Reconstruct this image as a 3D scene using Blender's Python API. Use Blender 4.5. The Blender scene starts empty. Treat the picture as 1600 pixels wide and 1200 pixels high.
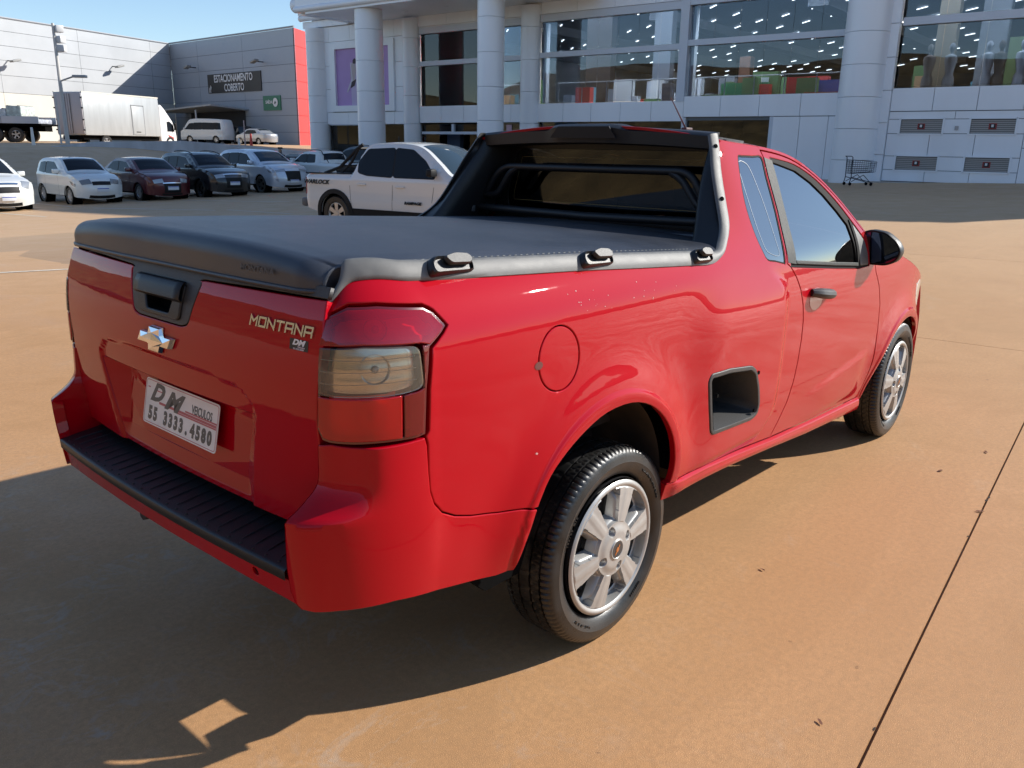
import bpy, bmesh, math, random
from math import radians, sin, cos, pi, atan2, sqrt
from mathutils import Vector, Matrix
from mathutils.geometry import delaunay_2d_cdt
random.seed(7)
SC = bpy.context.scene; COL = SC.collection
# ------------------------------------------------------------------ camera
CAMP = (-1.9745, -2.1149, 1.5114); YAW, PIT, ROLL, FPX = 0.7206, 0.2793, 0.0151, 1298.8
cam = bpy.data.cameras.new('camera'); cam_o = bpy.data.objects.new('camera', cam); COL.objects.link(cam_o)
_F = Vector((cos(YAW)*cos(PIT), sin(YAW)*cos(PIT), -sin(PIT))); _R = Vector((sin(YAW), -cos(YAW), 0)); _U = _R.cross(_F)
_R2 = _R*cos(ROLL)+_U*sin(ROLL); _U2 = -_R*sin(ROLL)+_U*cos(ROLL)
cam_o.matrix_world = Matrix(((_R2.x, _U2.x, -_F.x, CAMP[0]), (_R2.y, _U2.y, -_F.y, CAMP[1]), (_R2.z, _U2.z, -_F.z, CAMP[2]), (0, 0, 0, 1)))
cam.sensor_fit = 'HORIZONTAL'; cam.sensor_width = 36; cam.lens = FPX/1600*36; cam.clip_start = .05; cam.clip_end = 3000
SC.camera = cam_o
SC.render.resolution_x, SC.render.resolution_y = 1024, 768
# ------------------------------------------------------------------ sky, sun, exposure
SUN = Vector((1.41, -.90, 1.0)).normalized()
world = bpy.data.worlds.new('World'); SC.world = world; world.use_nodes = True
nt = world.node_tree; bg = nt.nodes['Background']; sky = nt.nodes.new('ShaderNodeTexSky'); sky.sky_type = 'NISHITA'; sky.sun_disc = False
sky.sun_elevation = math.asin(SUN.z); sky.sun_rotation = atan2(SUN.x, SUN.y); sky.air_density = 1.0; sky.dust_density = .15; sky.ozone_density = 3.0; sky.altitude = 300
bg.inputs[1].default_value = .12; nt.links.new(sky.outputs[0], bg.inputs[0])
sl = bpy.data.lights.new('sun', 'SUN'); sl.energy = 4.9; sl.angle = radians(.53); sl.color = (1, .955, .88)
so = bpy.data.objects.new('sun', sl); COL.objects.link(so); so.rotation_euler = SUN.to_track_quat('Z', 'Y').to_euler()
SC.view_settings.view_transform = 'Standard'; SC.view_settings.look = 'None'; SC.view_settings.gamma = 1; SC.view_settings.exposure = .54
SC.render.engine = 'CYCLES'; SC.cycles.max_bounces = 8; SC.cycles.caustics_reflective = False; SC.cycles.caustics_refractive = False
SC.cycles.sample_clamp_indirect = 6
# ------------------------------------------------------------------ truck surfaces (pure numpy)
import numpy as np
def nspline(xs, ys):
    """natural cubic spline, linear beyond its ends; returns a vectorised function"""
    xs = np.array(xs, float); ys = np.array(ys, float); n = len(xs)
    h = np.diff(xs); A = np.zeros((n, n)); b = np.zeros(n); A[0, 0] = A[-1, -1] = 1
    for i in range(1, n-1):
        A[i, i-1] = h[i-1]; A[i, i] = 2*(h[i-1]+h[i]); A[i, i+1] = h[i]
        b[i] = 3*((ys[i+1]-ys[i])/h[i]-(ys[i]-ys[i-1])/h[i-1])
    c = np.linalg.solve(A, b)
    bb = (ys[1:]-ys[:-1])/h - h*(2*c[:-1]+c[1:])/3; d = (c[1:]-c[:-1])/(3*h)
    s0 = bb[0]; s1 = bb[-1]+2*c[-2]*h[-1]+3*d[-1]*h[-1]**2
    def f(x):
        x = np.asarray(x, float); xc = np.clip(x, xs[0], xs[-1])
        i = np.clip(np.searchsorted(xs, xc, side='right')-1, 0, n-2); t = xc-xs[i]
        r = ys[i]+bb[i]*t+c[i]*t*t+d[i]*t**3
        return r+np.where(x < xs[0], (x-xs[0])*s0, 0)+np.where(x > xs[-1], (x-xs[-1])*s1, 0)
    return f
def sst(a, b, x):
    t = np.clip((np.asarray(x, float)-a)/(b-a), 0, 1); return t*t*t*(t*(6*t-15)+10)
HALFW = nspline([-.9, -.72, -.3, .1, .6, 1.0, 1.6, 2.2, 2.7, 3.0, 3.2, 3.35], [.782, .797, .817, .826, .830, .829, .825, .817, .800, .765, .70, .60])
P_BED = nspline([.30, .36, .45, .6, .8, .95, 1.05, 1.10, 1.14, 1.18, 1.21, 1.24], [-.042, -.034, -.020, -.006, 0, .0, -.006, -.015, -.030, -.056, -.085, -.12])
P_CAB = nspline([.30, .36, .45, .6, .8, .95, 1.05, 1.12, 1.2, 1.35, 1.5, 1.6], [-.050, -.040, -.024, -.006, 0, .0, -.012, -.030, -.066, -.138, -.213, -.27])
XK = -.72
def fold(s, a, b):
    """plan curve: side for s>XK, rounded corner and rear face below; returns x, halfwidth, normal"""
    s = np.asarray(s, float); Lc = 1.57*np.sqrt((a*a+b*b)/2)
    th = np.clip((XK-s)/Lc, 0, 1)*np.pi/2
    w0 = HALFW(XK)
    rear = np.clip(XK-s-Lc, 0, None)
    x = np.where(s > XK, s, XK-a*np.sin(th)-0.02*sst(0, 1, rear/.6)); w = np.where(s > XK, HALFW(s), w0-b*(1-np.cos(th))-rear)
    nx = np.where(s > XK, -(HALFW(s+.01)-HALFW(s-.01))/.02, -b*np.sin(th)); nw = np.where(s > XK, 1., a*np.cos(th))
    L = np.sqrt(nx*nx+nw*nw)+1e-9
    return x, w, nx/L, nw/L
RA = (-.07, .44, .365)      # rear arch centre x, z, radius
FA = (2.635, .30, .385)     # front arch
def flare(x, z, A):
    """wheel arch lip: crease ring that stands proud and a soft swell above it"""
    r = np.sqrt((x-A[0])**2+np.clip(z-A[1], 0, None)**2)
    lip = .009*(1-sst(A[2]+.022, A[2]+.046, r))
    swell = .026*np.exp(-((r-A[2]-.02)/.085)**2)*sst(.25, .60, z)
    return lip+swell
def side_off(x, z):
    k = sst(.35, .95, x)
    d = P_BED(z)*(1-k)+P_CAB(z)*k
    d = d+flare(x, z, RA)+flare(x, z, FA)
    # rear quarter stands proud of the door, soft rounded step
    q = (1-sst(1.00, 1.11, x+.10*sst(.55, .40, z)*1.0+.10*sst(1.0, 1.1, z)))*sst(.40, .47, z)*(1-sst(.90, 1.14, z))*sst(.25, .6, x)
    d = d+.022*q
    # long pressed crease low on the door
    m = sst(1.3, 1.7, x)*(1-sst(2.0, 2.2, x))
    d = d+.008*m*(1-sst(.0, .05, z-(.47+.10*(x-1.3))))*sst(.33, .40, z)
    return d
def S_side(s, z):
    """body side (right side: y negative) incl. quarter, lamp corner, door, fender, pillars"""
    s = np.asarray(s, float); z = np.asarray(z, float)
    x, w, nx, nw = fold(s, .235, .150)
    d = np.where(s > XK, side_off(x, z), P_BED(z)+flare(np.full_like(s, XK), z, RA))
    # front end pulls in towards the nose at height of bonnet
    return np.stack([x+nx*d, -(w+nw*d), z+0*s], -1)
BUMP_Z = nspline([.36, .42, .50, .60, .72, .80, .90, 1.0], [-.060, -.030, -.012, .0, .006, .004, .0, -.0])
def S_bump(s, z):
    s = np.asarray(s, float); z = np.asarray(z, float)
    # same angular parameter on both contours
    a1, b1, a2, b2 = .325, .175, .235, .150
    L1 = 1.57*np.sqrt((a1*a1+b1*b1)/2); L2 = 1.57*np.sqrt((a2*a2+b2*b2)/2)
    s2 = np.where(s > XK, s, XK-(XK-s)*L2/L1)
    x1, w1, nx1, nw1 = fold(s, a1, b1); x2, w2, nx2, nw2 = fold(s2, a2, b2)
    ang = np.clip((XK-s)/L1, 0, 1)
    t = np.clip((z-.712)/(.085), 0, 1)
    w = (1-(1-t)**2.2)*sst(.12, .70, ang)
    scoop = w
    x = x1*(1-scoop)+x2*scoop; ww = w1*(1-scoop)+w2*scoop
    nx = nx1*(1-scoop)+nx2*scoop; nw = nw1*(1-scoop)+nw2*scoop
    k = sst(-.78, -.66, s)
    d = side_off(x, z)*k+(BUMP_Z(z)+flare(np.full_like(s, XK), z, RA))*(1-k)
    return np.stack([x+nx*d, -(ww+nw*d), z+0*s], -1)
GATE_Z = nspline([.55, .62, .70, .80, .90, 1.0, 1.08, 1.15, 1.20], [-.002, .008, .016, .022, .026, .026, .018, .002, -.016])
def gate_x(y, z): return -(.957+GATE_Z(z))+.030*(np.asarray(y)/.66)**2
def S_gate(y, z): return np.stack([gate_x(y, z), np.asarray(y, float)+0*np.asarray(z), np.asarray(z, float)+0*np.asarray(y)], -1)
# ------------------------------------------------------------------ materials
def _set(b, **k):
    for n, v in k.items():
        b.inputs[n.replace('_', ' ')].default_value = v
def mat(name, col, rough=.5, metal=0, coat=0, coat_rough=.03, spec=.5, **k):
    m = bpy.data.materials.new(name); m.use_nodes = True; b = m.node_tree.nodes['Principled BSDF']
    c = tuple(col)+(1,) if len(col) == 3 else col
    b.inputs['Base Color'].default_value = c; b.inputs['Roughness'].default_value = rough; b.inputs['Metallic'].default_value = metal
    b.inputs['Coat Weight'].default_value = coat; b.inputs['Coat Roughness'].default_value = coat_rough; b.inputs['Specular IOR Level'].default_value = spec
    for n, v in k.items(): b.inputs[n.replace('_', ' ')].default_value = v
    return m
def nodes(m): return m.node_tree.nodes, m.node_tree.links, m.node_tree.nodes['Principled BSDF']
def add_noise(m, scale=20, detail=4, amount=.15, bump=0, bscale=None, rough_var=0, coords='Object', stretch=None, bdist=.01):
    """vary a material's colour and relief with noise so that nothing reads as one flat tone"""
    N, L, b = nodes(m); tc = N.new('ShaderNodeTexCoord'); src = tc.outputs[coords]
    if stretch:
        mp = N.new('ShaderNodeMapping'); mp.inputs['Scale'].default_value = stretch; L.new(src, mp.inputs[0]); src = mp.outputs[0]
    n = N.new('ShaderNodeTexNoise'); n.inputs['Scale'].default_value = scale; n.inputs['Detail'].default_value = detail; L.new(src, n.inputs['Vector'])
    c = b.inputs['Base Color'].default_value[:]
    if amount:
        mx = N.new('ShaderNodeMix'); mx.data_type = 'RGBA'
        mx.inputs['A'].default_value = tuple(v*(1-amount) for v in c[:3])+(1,); mx.inputs['B'].default_value = tuple(min(1, v*(1+amount)) for v in c[:3])+(1,)
        mr = N.new('ShaderNodeMapRange'); mr.inputs[1].default_value = .3; mr.inputs[2].default_value = .7; L.new(n.outputs[0], mr.inputs[0]); L.new(mr.outputs[0], mx.inputs['Factor'])
        L.new(mx.outputs['Result'], b.inputs['Base Color'])
    if rough_var:
        mr = N.new('ShaderNodeMapRange'); r = b.inputs['Roughness'].default_value; mr.inputs[1].default_value = .3; mr.inputs[2].default_value = .7
        mr.inputs[3].default_value = r-rough_var; mr.inputs[4].default_value = r+rough_var; L.new(n.outputs[0], mr.inputs[0]); L.new(mr.outputs[0], b.inputs['Roughness'])
    if bump:
        n2 = N.new('ShaderNodeTexNoise'); n2.inputs['Scale'].default_value = bscale or scale*4; n2.inputs['Detail'].default_value = 5; L.new(src, n2.inputs['Vector'])
        bp = N.new('ShaderNodeBump'); bp.inputs['Strength'].default_value = bump; bp.inputs['Distance'].default_value = bdist; L.new(n2.outputs[0], bp.inputs['Height']); L.new(bp.outputs[0], b.inputs['Normal'])
    return m
# ------------------------------------------------------------------ objects
def tag(o, label=None, cat=None, group=None, kind=None):
    if label: o['label'] = label
    if cat: o['category'] = cat
    if group: o['group'] = group
    if kind: o['kind'] = kind
    return o
def empty(name, loc=(0, 0, 0), rz=0, label=None, cat=None, group=None, parent=None):
    o = bpy.data.objects.new(name, None); COL.objects.link(o); o.location = loc; o.rotation_euler = (0, 0, rz); o.empty_display_size = .2
    if parent: o.parent = parent
    return tag(o, label, cat, group)
def mk(name, V, Fc, mats, parent=None, smooth=True, normals=None, midx=None, sharp=None):
    me = bpy.data.meshes.new(name); me.from_pydata([tuple(map(float, v)) for v in V], [], [tuple(map(int, f)) for f in Fc]); 
    for m in (mats if isinstance(mats, (list, tuple)) else [mats]): me.materials.append(m)
    if midx is not None: me.polygons.foreach_set('material_index', midx)
    me.polygons.foreach_set('use_smooth', [smooth]*len(me.polygons))
    me.update()
    if normals is not None: me.normals_split_custom_set_from_vertices([tuple(map(float, n)) for n in normals])
    elif sharp and smooth: me.set_sharp_from_angle(angle=radians(sharp))
    o = bpy.data.objects.new(name, me); COL.objects.link(o)
    if parent: o.parent = parent
    return o
class MB:
    """collects simple shapes that belong to one mesh object"""
    def __init__(s): s.v = []; s.f = []; s.m = []
    def add(s, v, f, mi=0):
        n = len(s.v); s.v += [tuple(p) for p in v]; s.f += [tuple(i+n for i in q) for q in f]; s.m += [mi]*len(f); return s
    def box(s, x0, x1, y0, y1, z0, z1, mi=0):
        return s.add([(x0, y0, z0), (x1, y0, z0), (x1, y1, z0), (x0, y1, z0), (x0, y0, z1), (x1, y0, z1), (x1, y1, z1), (x0, y1, z1)],
                     [(0, 3, 2, 1), (4, 5, 6, 7), (0, 1, 5, 4), (1, 2, 6, 5), (2, 3, 7, 6), (3, 0, 4, 7)], mi)
    def bbox(s, c, h, M=None, b=.004, mi=0):
        """bevelled box, centre c, half sizes h, optional 3x3 matrix M"""
        b = min(b, *[q*.49 for q in h]); pts = []; 
        bm = bmesh.new(); bmesh.ops.create_cube(bm, size=2)
        for v in bm.verts: v.co = Vector((v.co.x*h[0], v.co.y*h[1], v.co.z*h[2]))
        bmesh.ops.bevel(bm, geom=bm.edges[:], offset=b, segments=2, affect='EDGES', profile=.5)
        bm.verts.index_update()
        for v in bm.verts:
            p = (M @ v.co) if M else v.co; pts.append(tuple(p+Vector(c)))
        fs = [tuple(v.index for v in f.verts) for f in bm.faces]; bm.free(); return s.add(pts, fs, mi)
    def tube(s, path, r, n=8, closed=False, mi=0, caps=True, flat=None):
        P = [Vector(p) for p in path]; N = len(P); rs = r if isinstance(r, (list, tuple)) else [r]*N
        T = []
        for i in range(N):
            a = P[(i-1) % N] if (closed or i > 0) else P[i]; b = P[(i+1) % N] if (closed or i < N-1) else P[i]
            T.append((b-a).normalized())
        up = Vector((0, 0, 1)) if abs(T[0].z) < .9 else Vector((1, 0, 0))
        X = T[0].cross(up).normalized(); V = []
        for i in range(N):
            X = (X-T[i]*X.dot(T[i])).normalized(); Y = T[i].cross(X)
            for k in range(n):
                a = 2*pi*k/n; V.append(tuple(P[i]+X*(cos(a)*rs[i])+Y*(sin(a)*rs[i]*(flat or 1))))
        F = []
        for i in range(N if closed else N-1):
            j = (i+1) % N
            for k in range(n): F.append((i*n+k, i*n+(k+1) % n, j*n+(k+1) % n, j*n+k))
        if not closed and caps: F += [tuple(range(n))[::-1], tuple((N-1)*n+k for k in range(n))]
        return s.add(V, F, mi)
    def lathe(s, prof, n=24, M=None, mi=0, a0=0, a1=2*pi, close=False):
        """prof: (radius, y) pairs turned about the y axis"""
        V = []; F = []; full = abs(a1-a0-2*pi) < 1e-6; m = n if full else n+1
        for (r, y) in prof:
            for k in range(m):
                a = a0+(a1-a0)*k/n; p = Vector((r*cos(a), y, r*sin(a))); V.append(tuple(M @ p if M else p))
        for i in range(len(prof)-1):
            for k in range(n):
                k2 = (k+1) % m; F.append((i*m+k, i*m+k2, (i+1)*m+k2, (i+1)*m+k))
        return s.add(V, F, mi)
    def prism(s, poly, d, mi=0):
        """poly: 3D points of a flat face, d: extrusion vector"""
        n = len(poly); P = [Vector(p) for p in poly]; Q = [p+Vector(d) for p in P]
        F = [tuple(range(n))[::-1], tuple(range(n, 2*n))]+[(i, (i+1) % n, n+(i+1) % n, n+i) for i in range(n)]
        return s.add([tuple(p) for p in P+Q], F, mi)
    def build(s, name, mats, parent=None, smooth=True, sharp=35, fix=True):
        o = mk(name, s.v, s.f, mats, parent, smooth, midx=s.m)
        bm = bmesh.new(); bm.from_mesh(o.data)
        if fix: bmesh.ops.recalc_face_normals(bm, faces=bm.faces[:])
        bm.to_mesh(o.data); bm.free()
        if smooth: o.data.set_sharp_from_angle(angle=radians(sharp))
        return o
def in_poly(P, poly):
    x, y = P[:, 0], P[:, 1]; r = np.zeros(len(P), bool); n = len(poly)
    for i in range(n):
        x0, y0 = poly[i]; x1, y1 = poly[(i+1) % n]
        if y0 == y1: continue
        c = ((y0 > y) != (y1 > y)) & (x < (x1-x0)*(y-y0)/(y1-y0)+x0); r ^= c
    return r
def dist_poly(P, poly):
    d = np.full(len(P), 1e9); n = len(poly)
    for i in range(n):
        a = poly[i]; e = poly[(i+1) % n]-a; L = (e*e).sum()+1e-12
        t = np.clip(((P-a) @ e)/L, 0, 1); q = a+t[:, None]*e; d = np.minimum(d, ((P-q)**2).sum(1))
    return np.sqrt(d)
def area2(p): return .5*sum(p[i][0]*p[(i+1) % len(p)][1]-p[(i+1) % len(p)][0]*p[i][1] for i in range(len(p)))
def resample(poly, step, closed=True):
    out = []; n = len(poly)
    for i in range(n if closed else n-1):
        a = np.array(poly[i], float); b = np.array(poly[(i+1) % n], float); L = np.linalg.norm(b-a); k = max(1, int(math.ceil(L/step-1e-6)))
        for j in range(k): out.append(a+(b-a)*j/k)
    if not closed: out.append(np.array(poly[-1], float))
    return np.array(out)
def rounded(poly, r=.02, seg=4, only=None):
    """round the corners of a closed polygon"""
    out = []; n = len(poly)
    for i in range(n):
        p0, p, p1 = (np.array(poly[(i+k) % n], float) for k in (-1, 0, 1))
        a = p0-p; b = p1-p; la, lb = np.linalg.norm(a), np.linalg.norm(b); rr = min(r if not isinstance(r, (list, tuple)) else r[i], la*.45, lb*.45)
        if (only is not None and i not in only) or rr <= 0: out.append(tuple(p)); continue
        A = p+a/la*rr; B = p+b/lb*rr
        for k in range(seg+1):
            t = k/seg; out.append(tuple((1-t)**2*A+2*t*(1-t)*p+t*t*B))
    return out
def smooth_curve(pts, k=6, closed=False):
    """Catmull-Rom through points"""
    P = [np.array(p, float) for p in pts]; n = len(P); out = []
    for i in range(n if closed else n-1):
        p1, p2 = P[i], P[(i+1) % n]; p0 = P[(i-1) % n] if (closed or i > 0) else 2*p1-p2; p3 = P[(i+2) % n] if (closed or i < n-2) else 2*p2-p1
        for j in range(k):
            t = j/k; out.append(.5*((2*p1)+(-p0+p2)*t+(2*p0-5*p1+4*p2-p3)*t*t+(-p0+3*p1-3*p2+p3)*t**3))
    if not closed: out.append(P[-1])
    return [tuple(p) for p in out]
def mirrored(S, m): 
    if m > 0: return S
    def f(a, b):
        p = S(a, b); p = np.array(p); p[..., 1] *= -1; return p
    return f
def snormal(S, uv, ref=None):
    e = 2e-4; u, v = uv[:, 0], uv[:, 1]
    du = (S(u+e, v)-S(u-e, v))/(2*e); dv = (S(u, v+e)-S(u, v-e))/(2*e)
    n = np.cross(du, dv); n /= np.linalg.norm(n, axis=1)[:, None]+1e-12
    return n, du, dv
INSIDE = np.array((1.0, 0, .75))
def panel(name, S, outline, mats, parent, holes=(), step=.03, rim=.003, flange=.018, off=0., m=1, ref=INSIDE, extra=(), holeflange=None, refdir=None):
    """a pressed sheet lying on surface S(u, v): dense smooth mesh with turned-in edges"""
    S0 = mirrored(S, m)
    loops = []
    for k, lp in enumerate([outline]+list(holes)):
        lp = resample(lp, step)
        a = area2(lp)
        if (a < 0) == (k == 0): lp = lp[::-1]
        loops.append(lp)
    coords = []; edges = []; ring0 = []; ringn = []
    for k, lp in enumerate(loops):
        n = len(lp); prv = np.roll(lp, 1, 0); nxt = np.roll(lp, -1, 0)
        t1 = lp-prv; t2 = nxt-lp; t1 /= np.linalg.norm(t1, axis=1)[:, None]+1e-12; t2 /= np.linalg.norm(t2, axis=1)[:, None]+1e-12
        t = t1+t2; t /= np.linalg.norm(t, axis=1)[:, None]+1e-9; nrm = np.stack([t[:, 1], -t[:, 0]], 1)   # pointing out of the material
        if rim > 0:
            i0 = len(coords); coords += list(lp); edges += [(i0+i, i0+(i+1) % n) for i in range(n)]
            ring0.append((i0, n)); ringn.append(nrm)
            inner = lp-nrm*rim
            i1 = len(coords); coords += list(inner); edges += [(i1+i, i1+(i+1) % n) for i in range(n)]
        else:
            i0 = len(coords); coords += list(lp); edges += [(i0+i, i0+(i+1) % n) for i in range(n)]; ring0.append((i0, n)); ringn.append(nrm)
    P = np.concatenate(loops); lo, hi = loops[0].min(0), loops[0].max(0)
    gx, gy = np.meshgrid(np.arange(lo[0]+step/2, hi[0], step), np.arange(lo[1]+step/2, hi[1], step)); G = np.stack([gx.ravel(), gy.ravel()], 1)
    G[:, 0] += (np.round((G[:, 1]-lo[1])/step) % 2)*step*.5
    keep = in_poly(G, loops[0])
    for h in loops[1:]: keep &= ~in_poly(G, h)
    G = G[keep]
    if len(G):
        d = np.min([dist_poly(G, l) for l in loops], axis=0); G = G[d > step*.45+rim]
    ex0 = len(coords)
    for lp in extra:                                    # feature lines that the mesh must follow
        lp = resample(lp, step, closed=False); i0 = len(coords); coords += list(lp); edges += [(i0+i, i0+i+1) for i in range(len(lp)-1)]
        if len(G): 
            dd = np.sqrt(((G[:, None, :]-lp[None])**2).sum(2).min(1)); G = G[dd > step*.4]
    coords += list(G)
    vo, eo, fo, ov, oe, of = delaunay_2d_cdt([Vector((float(c[0]), float(c[1]))) for c in coords], edges, [], 0, 1e-7)
    A = np.array([(v.x, v.y) for v in vo]); T = np.array([f[:] for f in fo]); c = A[T].mean(1)
    k = in_poly(c, loops[0])
    for h in loops[1:]: k &= ~in_poly(c, h)
    T = T[k]
    # map original index -> output vertex
    om = {}
    for i, o in enumerate(ov):
        for q in o: om[q] = i
    N, du, dv = snormal(S0, A); X = S0(A[:, 0], A[:, 1])
    sg = np.sign(((X-ref)*N).sum(1).mean()) if refdir is None else np.sign((N @ np.array(refdir)).mean()); N *= sg
    X = X+N*off
    NN = N.copy(); V = X.copy()
    rows = []
    for (i0, n), nr in zip(ring0, ringn):
        idx = np.array([om[i0+i] for i in range(n)])
        lat = du[idx]*nr[:, :1]+dv[idx]*nr[:, 1:]; lat /= np.linalg.norm(lat, axis=1)[:, None]+1e-9
        if rim > 0:
            V[idx] = X[idx]-N[idx]*rim*.8; q = N[idx]*.6+lat*.8; NN[idx] = q/np.linalg.norm(q, axis=1)[:, None]
        rows.append((idx, lat))
    tri = T if True else T
    # orientation
    a, b, cc = V[T[:, 0]], V[T[:, 1]], V[T[:, 2]]; fn = np.cross(b-a, cc-a); flip = ((fn*N[T[:, 0]]).sum(1) < 0)
    T[flip] = T[flip][:, ::-1]
    Vl = [V]; Nl = [NN]; Fl = [tuple(t) for t in T]; nv = len(V)
    if flange > 0:
        for (idx, lat) in rows:
            n = len(idx); a = V[idx]; b = V[idx]-N[idx]*flange
            Vl += [a, b]; Nl += [lat, lat]
            for i in range(n):
                j = (i+1) % n; f = (nv+i, nv+j, nv+n+j, nv+n+i)
                p = np.cross(a[j]-a[i], b[j]-a[i])
                Fl.append(f if (p*lat[i]).sum() > 0 else f[::-1])
            nv += 2*n
    V = np.concatenate(Vl); Nn = np.concatenate(Nl)
    return mk(name, V, Fl, mats, parent, True, normals=Nn)
def grid_mesh(name, fn, us, vs, mats, parent=None, m=1, ref=INSIDE, refdir=None, off=0.):
    """regular grid on surface fn with analytic normals"""
    S0 = mirrored(fn, m); u, v = np.meshgrid(us, vs, indexing='ij'); uv = np.stack([u.ravel(), v.ravel()], 1)
    X = S0(uv[:, 0], uv[:, 1]); N, _, _ = snormal(S0, uv)
    sg = np.sign(((X-ref)*N).sum(1).mean()) if refdir is None else np.sign((N @ np.array(refdir)).mean()); N = N*sg; X = X+N*off
    n, k = len(us), len(vs); F = []
    f0 = None
    for i in range(n-1):
        for j in range(k-1): F.append((i*k+j, (i+1)*k+j, (i+1)*k+j+1, i*k+j+1))
    F = np.array(F); a, b, c = X[F[:, 0]], X[F[:, 1]], X[F[:, 2]]; fl = (np.cross(b-a, c-a)*N[F[:, 0]]).sum(1) < 0; F[fl] = F[fl][:, ::-1]
    return mk(name, X, F, mats, parent, True, normals=N)
def lin(a, b, n): return np.linspace(a, b, n)
def copy_tree(o, parent=None, loc=None, rz=None, label=None):
    c = o.copy(); COL.objects.link(c)
    if parent: c.parent = parent
    if loc is not None: c.location = loc
    if rz is not None: c.rotation_euler = (0, 0, rz)
    if label: c['label'] = label
    for ch in list(o.children): copy_tree(ch, c)
    return c
FONT = None
def text_mesh(name, s, size, mats, parent, M, extrude=.001, shear=0, offset=0, sx=1., align='CENTER', spacing=1.):
    """raised lettering built as a mesh; M is a 4x4 matrix placing the text plane"""
    cu = bpy.data.curves.new(name, 'FONT'); cu.body = s; cu.size = size; cu.extrude = extrude; cu.shear = shear; cu.offset = offset; cu.align_x = align; cu.align_y = 'CENTER'; cu.space_character = spacing
    cu.resolution_u = 3
    o = bpy.data.objects.new(name, cu); COL.objects.link(o)
    dg = bpy.context.evaluated_depsgraph_get(); me = bpy.data.meshes.new_from_object(o.evaluated_get(dg)); bpy.data.objects.remove(o); bpy.data.curves.remove(cu)
    me.transform(Matrix.Scale(sx, 4, (1, 0, 0)));
    o = bpy.data.objects.new(name, me); COL.objects.link(o); me.materials.clear(); me.materials.append(mats)
    me.transform(M)
    if parent: o.parent = parent
    return o
def frame_M(o, x, y):
    """matrix whose local X,Y axes lie along x,y and Z out of the plane"""
    x = Vector(x).normalized(); y = Vector(y); z = x.cross(y).normalized(); y = z.cross(x); o = Vector(o)
    return Matrix(((x.x, y.x, z.x, o.x), (x.y, y.y, z.y, o.y), (x.z, y.z, z.z, o.z), (0, 0, 0, 1)))
def offset_loop(lp, d):
    lp = np.array(lp); 
    if area2(lp) < 0: lp = lp[::-1]
    t = np.roll(lp, -1, 0)-np.roll(lp, 1, 0); t /= np.linalg.norm(t, axis=1)[:, None]; return [tuple(p) for p in lp-np.stack([t[:, 1], -t[:, 0]], 1)*-d]
# ------------------------------------------------------------------ shared materials
M_RED = mat('red_car_paint', (.41, .0001, .008), rough=.6, coat=1, coat_rough=.015, spec=.03, Coat_IOR=1.35)
N_, L_, b_ = nodes(M_RED)     # faint orange peel and dust keep the lacquer from looking like plastic
_tc = N_.new('ShaderNodeTexCoord'); _n = N_.new('ShaderNodeTexNoise'); _n.inputs['Scale'].default_value = 5; _n.inputs['Detail'].default_value = 3; L_.new(_tc.outputs['Object'], _n.inputs['Vector'])
_bp = N_.new('ShaderNodeBump'); _bp.inputs['Strength'].default_value = .05; _bp.inputs['Distance'].default_value = .02; L_.new(_n.outputs[0], _bp.inputs['Height']); L_.new(_bp.outputs[0], b_.inputs['Coat Normal'])
_n2 = N_.new('ShaderNodeTexNoise'); _n2.inputs['Scale'].default_value = 3.2; _n2.inputs['Detail'].default_value = 8; _n2.inputs['Roughness'].default_value = .7; L_.new(_tc.outputs['Object'], _n2.inputs['Vector'])
_mr = N_.new('ShaderNodeMapRange'); _mr.inputs[1].default_value = .52; _mr.inputs[2].default_value = .75; _mr.inputs[3].default_value = .010; _mr.inputs[4].default_value = .035; L_.new(_n2.outputs[0], _mr.inputs[0]); L_.new(_mr.outputs[0], b_.inputs['Coat Roughness'])
M_BLK = add_noise(mat('black_textured_plastic', (.012, .012, .013), rough=.42), 300, 3, .2, bump=.25, bscale=900, bdist=.002)
M_GRYP = add_noise(mat('sun_faded_grey_plastic', (.125, .125, .12), rough=.55, spec=.5), 30, 6, .15, bump=.3, bscale=700, bdist=.0015, rough_var=.04)
M_GRYD = add_noise(mat('dark_grey_plastic', (.045, .045, .045), rough=.5), 200, 4, .2, bump=.3, bscale=800, bdist=.002)
M_VINYL = add_noise(mat('black_vinyl', (.018, .022, .032), rough=.42, spec=.85), 3, 6, .25, bump=.5, bscale=650, bdist=.0015, rough_var=.07)
M_RUB = add_noise(mat('tyre_rubber', (.014, .0135, .013), rough=.38, spec=.55), 14, 5, .4, rough_var=.12, bump=.1, bscale=300)
M_SILV = add_noise(mat('silver_painted_plastic', (.40, .395, .38), rough=.40, metal=.45, coat=.2, coat_rough=.2), 30, 4, .06)
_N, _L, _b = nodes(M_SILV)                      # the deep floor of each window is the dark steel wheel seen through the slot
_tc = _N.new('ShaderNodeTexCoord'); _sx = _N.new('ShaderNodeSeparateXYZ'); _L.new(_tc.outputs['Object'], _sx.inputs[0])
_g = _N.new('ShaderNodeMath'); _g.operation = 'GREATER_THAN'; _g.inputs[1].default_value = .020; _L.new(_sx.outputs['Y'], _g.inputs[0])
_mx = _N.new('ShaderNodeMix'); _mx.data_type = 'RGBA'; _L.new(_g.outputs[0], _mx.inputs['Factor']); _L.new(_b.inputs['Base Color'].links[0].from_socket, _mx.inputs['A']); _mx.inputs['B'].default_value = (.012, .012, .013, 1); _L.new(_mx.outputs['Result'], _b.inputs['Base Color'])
M_DSTL = mat('dark_steel', (.025, .025, .027), rough=.45, metal=.6)
M_CHR = mat('chrome', (.84, .84, .84), rough=.13, metal=1)
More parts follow.
